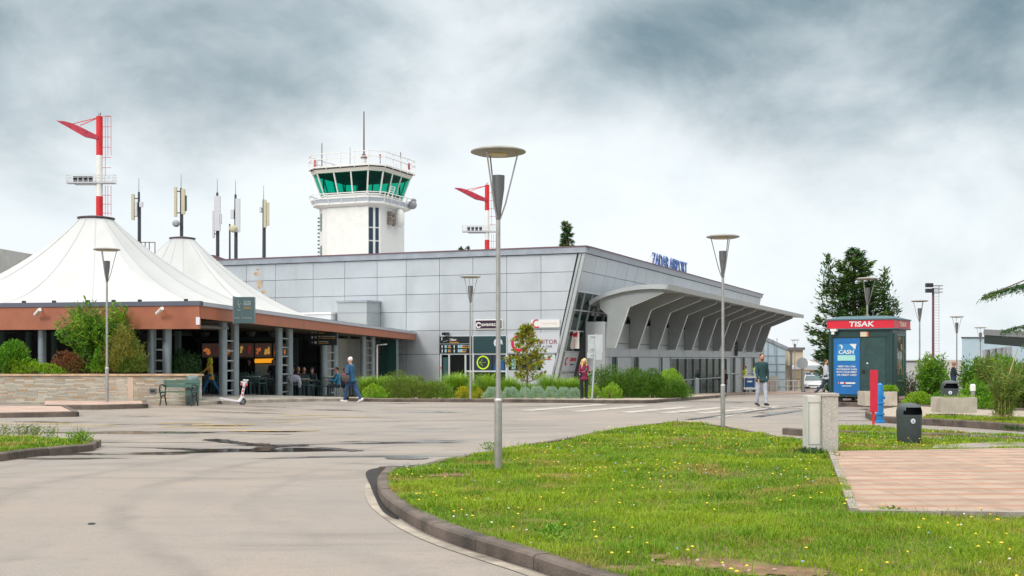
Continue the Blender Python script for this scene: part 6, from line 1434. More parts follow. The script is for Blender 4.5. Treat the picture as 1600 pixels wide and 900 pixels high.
    for i, (sh, e, w_, d) in enumerate(AP):      # palm and five fingers
        sx = 1 if i == 0 else -1; d = d.normalized(); side = Vector((0, -1, 0)) if abs(d.z) > .5 else Vector((sx*-1., 0, 0)); side = (side-d*side.dot(d)).normalized(); nrm = d.cross(side)
        if nrm.x*sx > 0: nrm = -nrm
        pc = w_+d*.05; Mx = Matrix((side*.04, d*.052, nrm*.017)).transposed(); mb.ell(tuple(pc), (1, 1, 1), Mx, 12, 8)
        for j, (o_, ln) in enumerate(((.027, .07), (.010, .078), (-.008, .074), (-.025, .058))):
            p0 = w_+d*.08+side*o_; cu = nrm*(-.0); c1 = p0+d*ln*.45+nrm*-.0; c2 = c1+(d*.8+nrm*.5).normalized()*ln*.35; c3 = c2+(d*.4+nrm*.9).normalized()*ln*.3
            ex.tube([p0, c1, c2, c3], [.0095, .009, .008, .0065], 6)
        p0 = w_+d*.03+side*.03; ex.tube([p0, p0+side*.026+d*.022, p0+side*.034+d*.05+nrm*.008], [.012, .011, .008], 6)
    ex.cur = 1
    for i in (1, -1): ex.ell(hd(i*.031, -.086, .008), (.012, .008, .007), hz_, 8, 6)
    ex.ell(hd(0, -.087, -.058), (.024, .008, .006), hz_, 8, 6)
    vox(mb, 'body', [sk, mat('eye_dark', (.06, .03, .03), .4)], t, .011, ex)
    # --- clothes
    mb = MB(); torso(mb, .014, long_coat)
    if sleeves:
        for sh, e, w_, d in AP: limb(mb, [sh, e, w_-d*.01], [.060, .050, .040])
    mt = mat('cloth_%d_%d_%d' % tuple(int(c*999) for c in top), top, .85, 0, .18, 9, .35, 14)
    tp = vox(mb, 'jacket' if long_coat or female else 'sweater', mt, t, .013, sm=1)
    mb = MB(); mb.ell(tuple(T(0, 0, -.02)), (.172, .125, .10), n=18)
    for a, b, c, d in legsP: limb(mb, [a, b, b.lerp(c, .93)], [.098, .070, .055])
    vox(mb, 'trousers', mat('trous_%d_%d_%d' % tuple(int(c*999) for c in bottom), bottom, .85, 0, .2, 7, .35, 12), t, .013, sm=1)
    for (a, b, c, d) in legsP:
        fa = 0 if seated else (d*.8 if d < -.15 else (.22 if d > .2 else 0)); f = Vector((0, -math.cos(fa), math.sin(fa))).normalized()
        mb = MB(); limb(mb, [c+Vector((0, .02, -.025))-f*.03, c+Vector((0, 0, -.03))+f*.07, c+Vector((0, 0, -.042))+f*.17], [.052, .046, .034]); vox(mb, 'shoe', mat('shoe_%d' % int(shoe[0]*999), shoe, .5), t, .011, sm=1)
    # --- hair / hood
    hm = mat('hair_%d_%d' % (int(hair[0]*999), int(hair[1]*999)), hair, .6, 0, .35, 30, .5, 60)
    if hairstyle != 'none':
        mb = MB(); mb.ell(hd(0, .018, .028), (.083, .096, .098), hz_, 18, 12)
        if hairstyle == 'long':
            for x in (-.07, -.035, 0, .035, .07):
                mb.tube([hd(x, .05, .05), hd(x*1.25, .075, -.08), tuple(Vector(hd(x*1.5, .06, -.22))), tuple(Vector(hd(x*1.6, .03, -.36)))], [.045, .048, .045, .022], 8)
            for i in (1, -1): mb.tube([hd(i*.06, -.035, .06), hd(i*.085, -.045, -.04), hd(i*.10, -.06, -.16), hd(i*.11, -.07, -.30), hd(i*.10, -.06, -.38)], [.025, .028, .038, .034, .012], 8)
        if hairstyle == 'bun': mb.ell(hd(0, .11, .02), (.05, .05, .05))
        ho = vox(mb, 'hair', hm, t, .010, sm=1)
    if beard: mb = MB(); mb.ell(hd(0, -.045, -.078), (.056, .058, .042), hz_); vox(mb, 'beard', mat('beard', beard, .8), t, .009, sm=1)
    if capcol: mb = MB(); mb.ell(hd(0, .01, .045), (.086, .1, .09), hz_); mb.ell(hd(0, -.1, .04), (.06, .06, .01), hz_); mb.build('cap', mat('cap_%d' % int(capcol[2]*999), capcol, .7), t, smooth=True)
    if hood:
        mb = MB(); mb.ell(hd(0, .03, .02), (.10, .11, .125), hz_); limb(mb, [hd(0, .05, -.10), hd(0, .03, -.02)], [.10, .10]); hmo = mat('hood_%d' % int(hood[1]*999), hood, .8, 0, .2, 9)
        mb.tube([hd(.07, -.06, -.1), hd(.06, -.1, -.25), hd(.05, -.11, -.34)], [.035, .04, .02], 8); vox(mb, 'hood', hmo, t, .012, sm=1)
    if vest:
        mb = MB(); torso(mb, .03); q = vox(mb, 'vest', mat('vest_yellow', vest, .6), t, .014, sm=1)
    return t, T, AP, legsP, s
# 1 walking woman, yellow hooded coat
Y = 44.6; p = (x_at(329, Y), Y); zf = gz(*p)+.118
t, T, AP, LG, s = person('woman in a mustard coat with a lime hood walking left into the cafe', (p[0], p[1], zf), R(-82), h=1.47, legs=((27, 6), (-22, 12)), arms=((38, 18, 6), (-8, 20, 6)), top=(.62, .38, .07), bottom=(.03, .16, .36), shoe=(.04, .04, .08), hairstyle='none', hood=(.62, .68, .02), long_coat=.12, female=True, leanf=3)
# 2 man in navy walking with a bag
Y = 43.8; x = x_at(549, Y); zf = z_at(629, Y)
t, T, AP, LG, s = person('white haired man in navy walking left with a dark shoulder bag and white trainers', (x, Y, zf), R(-118), h=1.74, legs=((20, 8), (-18, 16)), arms=((-14, 62, 22), (10, 30, 8)), top=(.015, .09, .19), bottom=(.02, .07, .16), shoe=(.72, .72, .74), hair=(.75, .70, .66), hairstyle='short', leanf=5, long_coat=.05)
bg_ = thing('shoulder_bag', 'dark brown leather bag hanging at the hip of the man in navy', 'bag', (x_at(543, Y)-.02, Y-.26, zf+.80), R(-10)); bg_.scale = (.85, .85, .85)
mb = MB(); mb.xprism([(-.16, 0), (.16, 0), (.18, .2), (.1, .27), (-.1, .27), (-.18, .2)], -.06, .06, ax='y'); mb.build('bag_body', mat('bag_brown', (.05, .035, .03), .45, 0, .2, 8), bg_)
MB().b2(-.165, .165, -.07, -.06, .11, .26).build('flap', mat('bag_flap', (.09, .07, .065), .4), bg_); mb = MB(); mb.tube([(-.12, 0, .24), (-.05, .06, .46), (.12, .17, .72)], .012, 6); mb.build('strap', MATS['bag_brown'], bg_)
# 3 blonde woman
g = G(914, 625.5, .1); zf = z_at(622.5, 45.4); Y = 45.4
t, T, AP, LG, s = person('blonde long haired woman in a burgundy jacket looking at her phone', (x_at(912.5, Y), Y, zf), R(14), h=1.56, legs=((2, 0), (-2, 0)), arms=((14, 92, 14), (10, 86, 14)), top=(.20, .018, .065), bottom=(.012, .014, .018), shoe=(.03, .02, .03), hair=(.72, .50, .22), hairstyle='long', female=True, head=(22, 8), long_coat=.05)
ph = thing('phone', 'dark phone held by the blonde woman', 'phone', (0, 0, 0), 0); w0 = (AP[0][2]+AP[1][2])/2*s; q = Matrix.Rotation(R(14), 3, 'Z') @ w0
ph.location = (t.location.x+q.x, t.location.y+q.y-.07, zf+q.z+.03); mb = MB(); mb.box((0, 0, .04), (.07, .01, .14), M=Matrix.Rotation(R(-35), 3, 'X')); mb.build('case', M['black'], ph); mb = MB(); mb.box((0, .006, .044), (.062, .002, .125), M=Matrix.Rotation(R(-35), 3, 'X')); mb.build('screen', mat('phone_screen', (.12, .14, .16), .1), ph)
hb = thing('handbag', 'small black handbag at the side of the blonde woman', 'bag', (x_at(905.5, Y), Y-.05, zf+.86), 0); mb = MB(); mb.xprism([(-.1, 0), (.1, 0), (.11, .12), (.06, .17), (-.06, .17), (-.11, .12)], -.05, .05, ax='y'); mb.build('bag_body', M['black'], hb); MB().lathe([(0, 0), (.02, 0), (.02, .01), (0, .01)], (.0, -.06, .07), 10, Matrix.Rotation(R(90), 3, 'X')).build('clasp', M['white'], hb); mb = MB(); mb.tube([(-.05, 0, .15), (.03, .03, .35), (.1, .05, .5)], .009, 6); mb.build('strap', M['black'], hb)
# 4 man walking towards the camera
Y = 40.5; zf = z_at(633.5, Y)
person('bearded man in a dark green sweater and pale grey trousers walking towards the camera', (x_at(1190, Y), Y, zf), R(14), h=1.80, legs=((9, 2), (-7, 6)), arms=((-6, 12, 13), (14, 10, 10)), top=(.015, .055, .06), bottom=(.40, .43, .50), shoe=(.03, .02, .04), hair=(.02, .012, .01), hairstyle='short', beard=(.10, .04, .025), head=(6, -12), skin=mat('skin_ruddy', (.52, .24, .16), .5), long_coat=.06)
# 5 man in black by the entrance
Y = 86; person('man in a black jacket and jeans standing at the terminal entrance', (x_at(1116, Y), Y, gz(x_at(1116, Y), Y)+.02), R(30), h=1.78, legs=((4, 0), (-4, 4)), arms=((10, 30, 10), (0, 20, 8)), top=(.012, .012, .014), bottom=(.03, .11, .24), hair=(.25, .16, .1), long_coat=.1)
Y = 84; person('person in dark brown partly hidden behind the second lamp pole', (x_at(1132.5, Y), Y, gz(x_at(1132, Y), Y)+.02), R(-30), h=1.7, legs=((4, 0), (-4, 4)), arms=((10, 30, 10), (0, 20, 8)), top=(.06, .03, .02), bottom=(.03, .03, .04), hair=(.2, .1, .06), long_coat=.1)
Y = 80; person('woman in a yellow safety vest behind the luggage trolley', (x_at(1164, Y), Y, z_at(611.5, Y)), R(-60), h=1.74, legs=((4, 0), (-4, 4)), arms=((25, 30, 10), (25, 20, 8)), top=(.62, .62, .6), bottom=(.05, .05, .06), hair=(.03, .02, .02), hairstyle='bun', vest=(.60, .75, .02), female=True)
Y = 79; person('person in a yellow safety vest half hidden behind the bearded man', (x_at(1181.5, Y), Y, z_at(611.5, Y)), R(20), h=1.9, legs=((4, 0), (-4, 4)), arms=((15, 30, 10), (15, 20, 8)), top=(.55, .62, .6), bottom=(.05, .05, .06), hair=(.05, .03, .02), vest=(.55, .75, .05))
Y = 55; person('man in a pale grey hoodie and dark jeans walking behind the kiosk', (x_at(1290.5, Y), Y, z_at(617.5, Y)), R(70), h=1.72, legs=((20, 6), (-20, 22)), arms=((22, 50, 8), (10, 40, 8)), top=(.50, .52, .60), bottom=(.03, .05, .08), hair=(.06, .03, .02), long_coat=.06)
Y = 58; person('man in dark navy walking behind the shrubs right of the kiosk', (x_at(1490, Y), Y, z_at(564, Y)-1.78), R(80), h=1.80, legs=((14, 6), (-14, 16)), arms=((-15, 20, 10), (20, 40, 8)), top=(.015, .03, .04), bottom=(.012, .05, .10), hair=(.35, .22, .16), skin=MATS['skin_ruddy'])
# seated guests
for px, Y, rz, kw_ in ((465, 50.6, 30, dict(label='seated bald guest beside the second column pair', top=(.05, .03, .03), hair=(.3, .18, .12))), (474.5, 51.0, 20, dict(label='seated dark haired guest in black under the pale wall', top=(.01, .01, .012), hair=(.16, .08, .05))),
        (488, 51.4, -10, dict(label='seated guest in a dark blue cap and grey scarf', top=(.02, .03, .045), capcol=(.02, .05, .09))), (456, 50.2, 170, dict(label='seated guest in black seen from behind left of the others', top=(.01, .012, .012))),
        (528.5, 50.6, -75, dict(label='seated guest in a blue jacket behind the walking man', top=(.02, .16, .30), hair=(.02, .01, .01))), (537.5, 51.4, 60, dict(label='seated guest in pink hidden behind the walking man', top=(.55, .12, .16), hair=(.1, .05, .03))), (427, 54, 10, dict(label='dark clad barista standing at the counter', top=(.03, .04, .06), seat=False)), (389, 54, 10, dict(label='second barista in black at the left of the counter', top=(.015, .015, .02), seat=False))):
    x = x_at(px, Y); st = kw_.pop('seat', True)
    person(loc=(x, Y, gz(x, Y)+.12), rz=R(rz), h=1.7, seated=st, legs=((88, 88), (84, 84)) if st else ((2, 0), (-2, 0)), arms=((25, 70, 12), (30, 60, 12)), bottom=(.03, .04, .06), hairstyle=kw_.pop('hs', 'short') if 'capcol' not in kw_ else 'short', leanf=6, **kw_)
jk = thing('jacket', 'pale grey jacket hung over the back of a cafe chair', 'jacket', (x_at(459.5, 47.95), 47.95, gz(-9, 48)+.4), 0)
mb = MB(); mb.ell((0, 0, .42), (.28, .09, .16)); mb.tube([(.18, -.02, .4), (.24, -.04, .2), (.22, -.03, .05)], [.09, .08, .05], 8); mb.tube([(-.1, -.02, .4), (-.14, -.04, .25)], [.09, .05], 8); vox(mb, 'cloth', mat('jacket_grey', (.30, .30, .38), .8, 0, .15, 6), jk, .02)
# luggage trolley
Y = 79.5; tr = thing('luggage_trolley', 'luggage trolley with a blue panel before the woman in the vest', 'trolley', (x_at(1167, Y), Y-.9, z_at(613, Y-.9)), R(10)); WHs = mat('trolley_metal', (.55, .57, .6), .4, .5)
mb = MB()
for x in (-.38, .38): mb.bar((x, 0, .15), (x, 0, 1.12), .045); mb.bar((x, 0, .2), (x, -.6, .15), .045)
for z in (1.1, .2): mb.bar((-.38, 0, z), (.38, 0, z), .05)
for i in range(4): mb.bar((-.38+.25*i, -.6, .16), (-.38+.25*i, 0, .2), .03)
mb.build('frame', WHs, tr); pn = MB().b2(-.34, .34, -.03, 0, .35, .92).build('panel', mat('trolley_blue', (.02, .08, .25), .4), tr); mb = MB(); mb.ell((0, -.035, .72), (.2, .006, .06)); mb.build('logo', M['white'], pn); MB().b2(-.42, .42, -.04, .03, .96, 1.06).build('panel_top', M['white'], tr); MB().b2(-.42, .42, -.04, .03, .2, .32).build('panel_bottom', M['white'], tr)
for x, y in ((-.32, -.55), (.32, -.55), (-.32, .02), (.32, .02)): MB().lathe([(0, -.02), (.09, -.02), (.09, .02), (0, .02)], (x, y, .09), 12, Matrix.Rotation(R(90), 3, 'Y')).build('wheel', M['black'], tr)
# ================================================================== VEGETATION
def mesh_np(name, V, Fq, m, parent=None, loc=None):
    me = bpy.data.meshes.new(name); nf, k = Fq.shape; me.vertices.add(len(V)); me.vertices.foreach_set('co', np.ascontiguousarray(V, np.float32).ravel())
    me.loops.add(nf*k); me.loops.foreach_set('vertex_index', Fq.astype(np.int32).ravel()); me.polygons.add(nf)
    me.polygons.foreach_set('loop_start', np.arange(0, nf*k, k, dtype=np.int32)); me.polygons.foreach_set('loop_total', np.full(nf, k, np.int32)); me.update(calc_edges=True)
    me.materials.append(m); o = bpy.data.objects.new(name, me); col.objects.link(o)
    if parent: o.parent = parent
    if loc: o.location = loc
    return o
def unit(v): return v/np.maximum(1e-9, np.linalg.norm(v, axis=1, keepdims=True))
def leaves(P, D, ln, wd, up=.3, rng=RNG):
    """rhombic leaves at P pointing along D"""
    n = len(P); D = unit(D); r_ = unit(rng.normal(size=(n, 3))+np.array([0, 0, up])); Sd = unit(np.cross(D, r_)); ln = np.broadcast_to(ln, n)[:, None]*rng.uniform(.7, 1.3, (n, 1)); wd = np.broadcast_to(wd, n)[:, None]*rng.uniform(.7, 1.3, (n, 1))
    Nn = np.cross(Sd, D)
    V = np.stack([P, P+D*ln*.5+Sd*wd*.5+Nn*wd*.12, P+D*ln, P+D*ln*.5-Sd*wd*.5+Nn*wd*.12], 1).reshape(-1, 3); return V, np.arange(n*4).reshape(-1, 4)
def lobes_points(n, rx, ry, rz, nl=14, rough=.40, rng=RNG, flat=0):
    """points spread through the outer part of a lumpy crown; returns points and outward directions. origin at the base centre"""
    th = rng.uniform(0, 2*np.pi, nl); ph = np.arccos(rng.uniform(-.15, 1, nl)); C = np.stack([np.sin(ph)*np.cos(th)*rx*.55, np.sin(ph)*np.sin(th)*ry*.55, rz*.48+np.cos(ph)*rz*.48*.9], 1)
    Rr = rng.uniform(.35, .62, nl)*(rough/.45); i = rng.integers(0, nl, n); d = unit(rng.normal(size=(n, 3))); rad = rng.uniform(.35, 1.05, n)**.35
    Rv = np.stack([Rr[i]*rx, Rr[i]*ry, Rr[i]*rz*.62], 1); P = C[i]+d*Rv*rad[:, None]; P[:, 2] = np.abs(P[:, 2]); D = unit(P-np.array([0, 0, rz*.25])); return P, D
def bush(label, px0, px1, top, Y, m, n=2500, ll=.07, lw=.035, base=None, kind='shrub', ry=None, nl=14, spike=0, stems=True, dz=.0, group=None, seed=None, upb=.6, ball=False):
    rng = np.random.default_rng(seed if seed is not None else int(px0*7+top)); x = x_at((px0+px1)/2, Y); rx = (px1-px0)/2*Y/F; z0 = (z_at(base, Y) if base else gz(x, Y)+.1)+dz; rz = z_at(top, Y)-z0
    t = thing(kind, label, 'shrub' if kind != 'grass_clump' else 'grass clump', (x, Y, z0), 0, group)
    P, D = lobes_points(n, rx, ry or rx*.8, rz, nl, rng=rng)
    P[:, 2] = rz*np.clip((P[:, 2]-np.percentile(P[:, 2], 8))/(np.percentile(P[:, 2], 99.3)-np.percentile(P[:, 2], 8)), 0.0, 1.05); low_ = P[:, 2] < .03*rz; P[low_, 2] = rng.uniform(0, .45, low_.sum())*rz; env = np.sqrt(np.clip(1-(P[:, 2]/(rz*1.04))**2.4, .02, 1)); env = .55+.45*env; P[:, 0] *= env; P[:, 1] *= env; P[:, 0] *= rx/max(1e-6, np.percentile(np.abs(P[:, 0]), 98.5))
    if ball:
        d_ = unit(rng.normal(size=(n, 3))); d_[:, 2] = np.abs(d_[:, 2]); r3 = (rng.uniform(.5, 1, n)**.25*(1+.06*np.sin(d_[:, 0]*7+d_[:, 2]*5)))[:, None]; P = d_*r3*np.array([rx, ry or rx*.8, rz]); P[:, 2] = np.where(P[:, 2] < .4*rz, P[:, 2], P[:, 2]); D = d_
    dirs = unit(D*.8+rng.normal(size=P.shape)*.55+np.array([0, 0, upb]))
    PA, DA = [P], [dirs]; spike = spike or (0 if ball else 14+n//300)
    if spike:      # twigs reaching out of the crown
        k = spike; i = rng.integers(0, n, k); A = P[i]*.92; dd = unit(D[i]*1.1+np.array([0, 0, .6])+rng.normal(size=(k, 3))*.35); pts = []; dr = []
        for a in range(9): q = A+dd*(.02+a*.030)*min(rz, 1.6); pts.append(q); dr.append(unit(dd+rng.normal(size=(k, 3))*.7))
        PA.append(np.concatenate(pts)); DA.append(np.concatenate(dr))
    V, Fq = leaves(np.concatenate(PA), np.concatenate(DA), ll, lw, rng=rng); mesh_np('foliage', V, Fq, m, t)
    if stems:
        mb = MB(); r2 = random.Random(int(px0))
        for _ in range(7): a = r2.uniform(0, 6.28); mb.tube([(0+.05*math.cos(a), .05*math.sin(a), -.1), (rx*.3*math.cos(a), rx*.3*math.sin(a), rz*.35), (rx*.55*math.cos(a), rx*.45*math.sin(a), rz*.7)], [.02, .014, .006], 5)
        mb.build('stem', mat('twig', (.12, .08, .05), .8), t)
    return t
def grass_clump(label, px0, px1, top, Y, m, n=900, base=None, wd=.012, kind='grass_clump', splay=.5, plume=0):
    rng = np.random.default_rng(int(px0*3+top)); x = x_at((px0+px1)/2, Y); rx = (px1-px0)/2*Y/F; z0 = z_at(base, Y) if base else gz(x, Y)+.08; h = z_at(top, Y)-z0
    t = thing(kind, label, 'ornamental grass', (x, Y, z0), 0); nt_ = max(3, int(rx*3.5)); cxx = np.linspace(-.75, .75, nt_)*rx; ci = rng.integers(0, nt_, n); hm = rng.uniform(.72, 1.05, nt_)[ci]; a_ = rng.normal(size=n)*.09; hm = hm*(1-.35*(np.abs(cxx[ci])/rx)**2); V, Fq = blades(cxx[ci]+a_, rng.normal(size=n)*.12, np.zeros(n), h*hm*rng.uniform(.35, 1.05, n)**1.3, wd, rng, splay)
    mesh_np('foliage', V, Fq, m, t); return t
def blades(X, Y, Z, Hh, wd, rng, splay, out=None):
    n = len(X); a = rng.uniform(0, 2*np.pi, n); dx, dy = np.cos(a), np.sin(a)
    if out is not None: dx = np.sign(X)*np.abs(dx)*.8+dx*.3
    l = Hh*splay*rng.uniform(.3, 1.2, n); px_, py_ = -dy, dx; wd = np.broadcast_to(wd, n)*rng.uniform(.7, 1.3, n); rows = []
    for f, s in ((0, 1), (.4, .85), (.75, .55)):
        cx = X+dx*l*f**2; cy = Y+dy*l*f**2; cz = Z+Hh*(f*(1.35-.35*f)) if False else Z+Hh*np.sin(f*1.35)/math.sin(1.35)
        for sg in (-.5, .5): rows.append(np.stack([cx+sg*px_*wd*s, cy+sg*py_*wd*s, cz], 1))
    tip = np.stack([X+dx*l, Y+dy*l, Z+Hh*(1-.12*rng.uniform(0, 1, n)*splay*2)], 1); rows += [tip, tip+np.stack([px_*wd*.08, py_*wd*.08, 0*wd], 1)]
    V = np.stack(rows, 1).reshape(-1, 3); b = np.arange(n)[:, None]*8; Fq = np.concatenate([b+np.array([[0, 1, 3, 2]]), b+np.array([[2, 3, 5, 4]]), b+np.array([[4, 5, 7, 6]])]); return V, Fq
LF = dict(
 green=leafmat('leaf_green', (.03, .14, .008), (.16, .36, .015), (.22, .38, .015)), dark=leafmat('leaf_dark', (.012, .045, .012), (.035, .10, .02)), lime=leafmat('leaf_lime', (.14, .32, .015), (.33, .50, .02), (.12, .30, .02)),
 red=leafmat('leaf_red', (.16, .06, .03), (.30, .11, .05), (.12, .13, .03)), yg=leafmat('leaf_yellow_green', (.13, .17, .03), (.32, .28, .05), (.09, .19, .02)), olive=leafmat('leaf_olive', (.06, .13, .015), (.20, .26, .03), (.12, .24, .02)),
 hedge=leafmat('leaf_hedge', (.02, .08, .008), (.13, .25, .015), (.08, .21, .01)), grey=leafmat('leaf_grey', (.20, .33, .25), (.38, .52, .40)), gold=leafmat('leaf_gold', (.28, .32, .01), (.50, .45, .02), (.20, .28, .02)), grs=leafmat('grass_blade', (.12, .30, .015), (.36, .52, .05), (.20, .40, .03)), mag=leafmat('leaf_magnolia', (.10, .24, .012), (.34, .16, .03), (.38, .44, .03), patch=6),
 con=leafmat('leaf_conifer', (.015, .06, .018), (.06, .15, .03), (.10, .17, .02), trans=.1, patch=.8), reed=leafmat('leaf_reed', (.05, .15, .02), (.20, .28, .03), (.09, .20, .02)))
YP = 38.3     # planting behind the stone wall
bush('rusty yellow grassy shrub right of the lamp on the stone wall', 158, 228, 516, YP, LF['yg'], 6500, .13, .02, base=584, ry=.7, nl=12, spike=120)
bush('small rusty red shrub on the stone wall', 78, 132, 552, YP, LF['red'], 2600, .07, .03, base=585, ry=.5)
bush('green shrub at the left end of the stone wall', -14, 62, 536, YP, LF['green'], 5000, .11, .035, base=585, ry=.7, spike=30)
bush('low yellow green ground shrub on the stone wall', 22, 100, 568, YP-.35, LF['lime'], 2600, .07, .03, base=586, ry=.3)
bush('dark green shrub behind the column pair on the wall', 266, 312, 548, YP+2.0, LF['dark'], 2500, .09, .03, base=590, ry=.5)
bush('second dark shrub right of the tall green one', 142, 166, 545, YP-.1, LF['green'], 1500, .09, .03, base=585, ry=.4)
# bed in front of the terminal
for (px0, px1, top, Y, m, n, ll, lw, lb) in (
 (565, 602, 601, 46.2, 'lime', 2000, .06, .035, 'low lime green shrub at the left end of the terminal bed'),
 (596, 646, 581, 46.8, 'olive', 5000, .06, .022, 'mounded olive shrub at the left of the terminal bed'), (626, 674, 589, 46.4, 'olive', 4000, .06, .022, 'lower olive mound beside the taller olive shrub'), (652, 706, 596, 46.1, 'olive', 4000, .055, .022, 'wide olive mound left of the first golden shrub'),
 (708, 738, 605, 46.3, 'gold', 1800, .05, .03, 'small golden shrub left of the bed lamp'), (738, 756, 607, 46.2, 'gold', 1100, .05, .03, 'smaller golden shrub right of the bed lamp'), (692, 712, 606, 46.4, 'green', 1000, .05, .03, 'little green shrub between olive mound and golden shrub'),
 (918, 940, 602, 46.6, 'lime', 1100, .05, .03, 'lime shrub at the foot of the road sign'), (938, 972, 600, 46.3, 'lime', 1800, .055, .03, 'second lime shrub under the hedge right of the road sign')):
    bush(lb, px0, px1, top, Y, LF[m], n, ll, lw, ry=.6, base=625)
for i, (px0, px1, top) in enumerate(((754, 787, 603.5), (782, 812, 604), (808, 832, 605), (824, 853, 602.5), (848, 874, 603), (868, 893, 604), (886, 908, 605))):
    bush(('first', 'second', 'third', 'fourth', 'fifth', 'sixth', 'seventh')[i]+' clipped silver grey ball shrub from the left in the row', px0, px1, top, 45.9+.1*(i % 2), LF['grey'], 4200, .03, .012, base=625.5, ry=.5, nl=26, group='row of silver grey ball shrubs', stems=False, upb=.2, ball=True)
for i, (px0, px1, top, Y, lb) in enumerate(((566, 615, 577, 48.4, 'bright fountain grass at the left end of the terminal bed'), (610, 660, 585, 51, 'fountain grass behind the olive shrubs'), (660, 704, 583, 50, 'fountain grass left of the sliding door'), (698, 735, 570, 50.5, 'tallest feathery grass before the sliding door'), (735, 790, 579, 49, 'fountain grass under the lime arrow'), (778, 815, 584, 49.3, 'fountain grass left of the small tree'), (826, 880, 581, 49.5, 'fountain grass right of the small tree'), (865, 915, 577, 50, 'fountain grass behind the blonde woman'))):
    grass_clump(lb, px0, px1, top, Y, LF['grs'], 2600, base=621, wd=.013, splay=.95)
# hedge before the entrance
for (px0, px1, top, Y, m, n, sp, lb) in ((916, 982, 574, 49, 'hedge', 9500, 90, 'shaggy hedge shrub right of the road sign'), (948, 1022, 578, 48.5, 'hedge', 11000, 60, 'broad shaggy hedge shrub in the middle of the hedge'), (988, 1056, 579, 48.8, 'hedge', 10000, 60, 'dense hedge shrub left of the rounded end'), (1016, 1072, 579, 50, 'lime', 8000, 20, 'rounded bright green shrub at the right end of the hedge'), (1034, 1082, 595, 48.2, 'hedge', 5500, 20, 'low drooping shrub at the tip of the hedge')):
    bush(lb, px0, px1, top, Y, LF[m], n, .075, .024, base=623, ry=1.0, nl=20, spike=sp)
pot = thing('potted_plant', 'round rust red potted plant before the entrance glass', 'potted plant', (x_at(1061, 78), 78, gz(11, 78)), 0)
P, D = lobes_points(1800, .62, .5, .85, 12); P[:, 2] += .95; V, Fq = leaves(P, D, .1, .05); mesh_np('foliage', V, Fq, leafmat('leaf_rust', (.16, .03, .02), (.30, .07, .04)), pot); MB().lathe([(0, 0), (.3, 0), (.38, .7), (.34, .7), (0, .66)], n=16).build('pot', mat('pot_grey', (.3, .3, .3), .7), pot); MB().cyl(0, 0, .6, 1.3, .04, n=6).build('stem', mat('twig', (.12, .08, .05), .8), pot)
# magnolia
YM = 50.5; xm = x_at(823, YM); zm = z_at(621, YM); mg = thing('young_tree', 'young magnolia with glossy green and bronze leaves before the CONITOR panel', 'tree', (xm, YM, zm), 0)
rng = np.random.default_rng(5); mb = MB(); Pm = []; Dm = []; Hm = z_at(500, YM)-zm
mb.tube([(0, 0, -.1), (.03, 0, Hm*.3), (-.02, .02, Hm*.65), (0, 0, Hm*.97)], [.05, .04, .025, .01], 8); mb.build('trunk', mat('bark_pale', (.24, .17, .13), .8), mg, smooth=True)
mb = MB()
for k in range(78):
    f = rng.uniform(.16, .98); wmax = (37*(1-abs(f-.36)/.66)**.75 if f > .36 else 37*(.55+.45*f/.36))*YM/F*rng.uniform(.6, 1.05); a = rng.uniform(0, 6.28); z0 = Hm*f*.93; tipz = z0+wmax*.45
    e = (wmax*math.cos(a), wmax*math.sin(a)*.9, min(tipz, Hm)); mb.tube([(0, 0, z0), (e[0]*.5, e[1]*.5, z0+wmax*.15), e], [.012, .009, .005], 5)
    for q in range(4):
        fr_ = .45+.18*q; c = np.array([e[0]*fr_, e[1]*fr_, z0+(e[2]-z0)*fr_]); nl_ = 8 if q == 3 else 4
        for _ in range(nl_): Pm.append(c+rng.normal(size=3)*.03); Dm.append(unit((rng.normal(size=(1, 3))*.9+np.array([[math.cos(a)*.5, math.sin(a)*.5, .55]])))[0])
mb.build('branches', mat('bark_pale', (.24, .17, .13), .8), mg); V, Fq = leaves(np.array(Pm), np.array(Dm), .175, .08, rng=rng); mesh_np('crown', V, Fq, LF['mag'], mg)
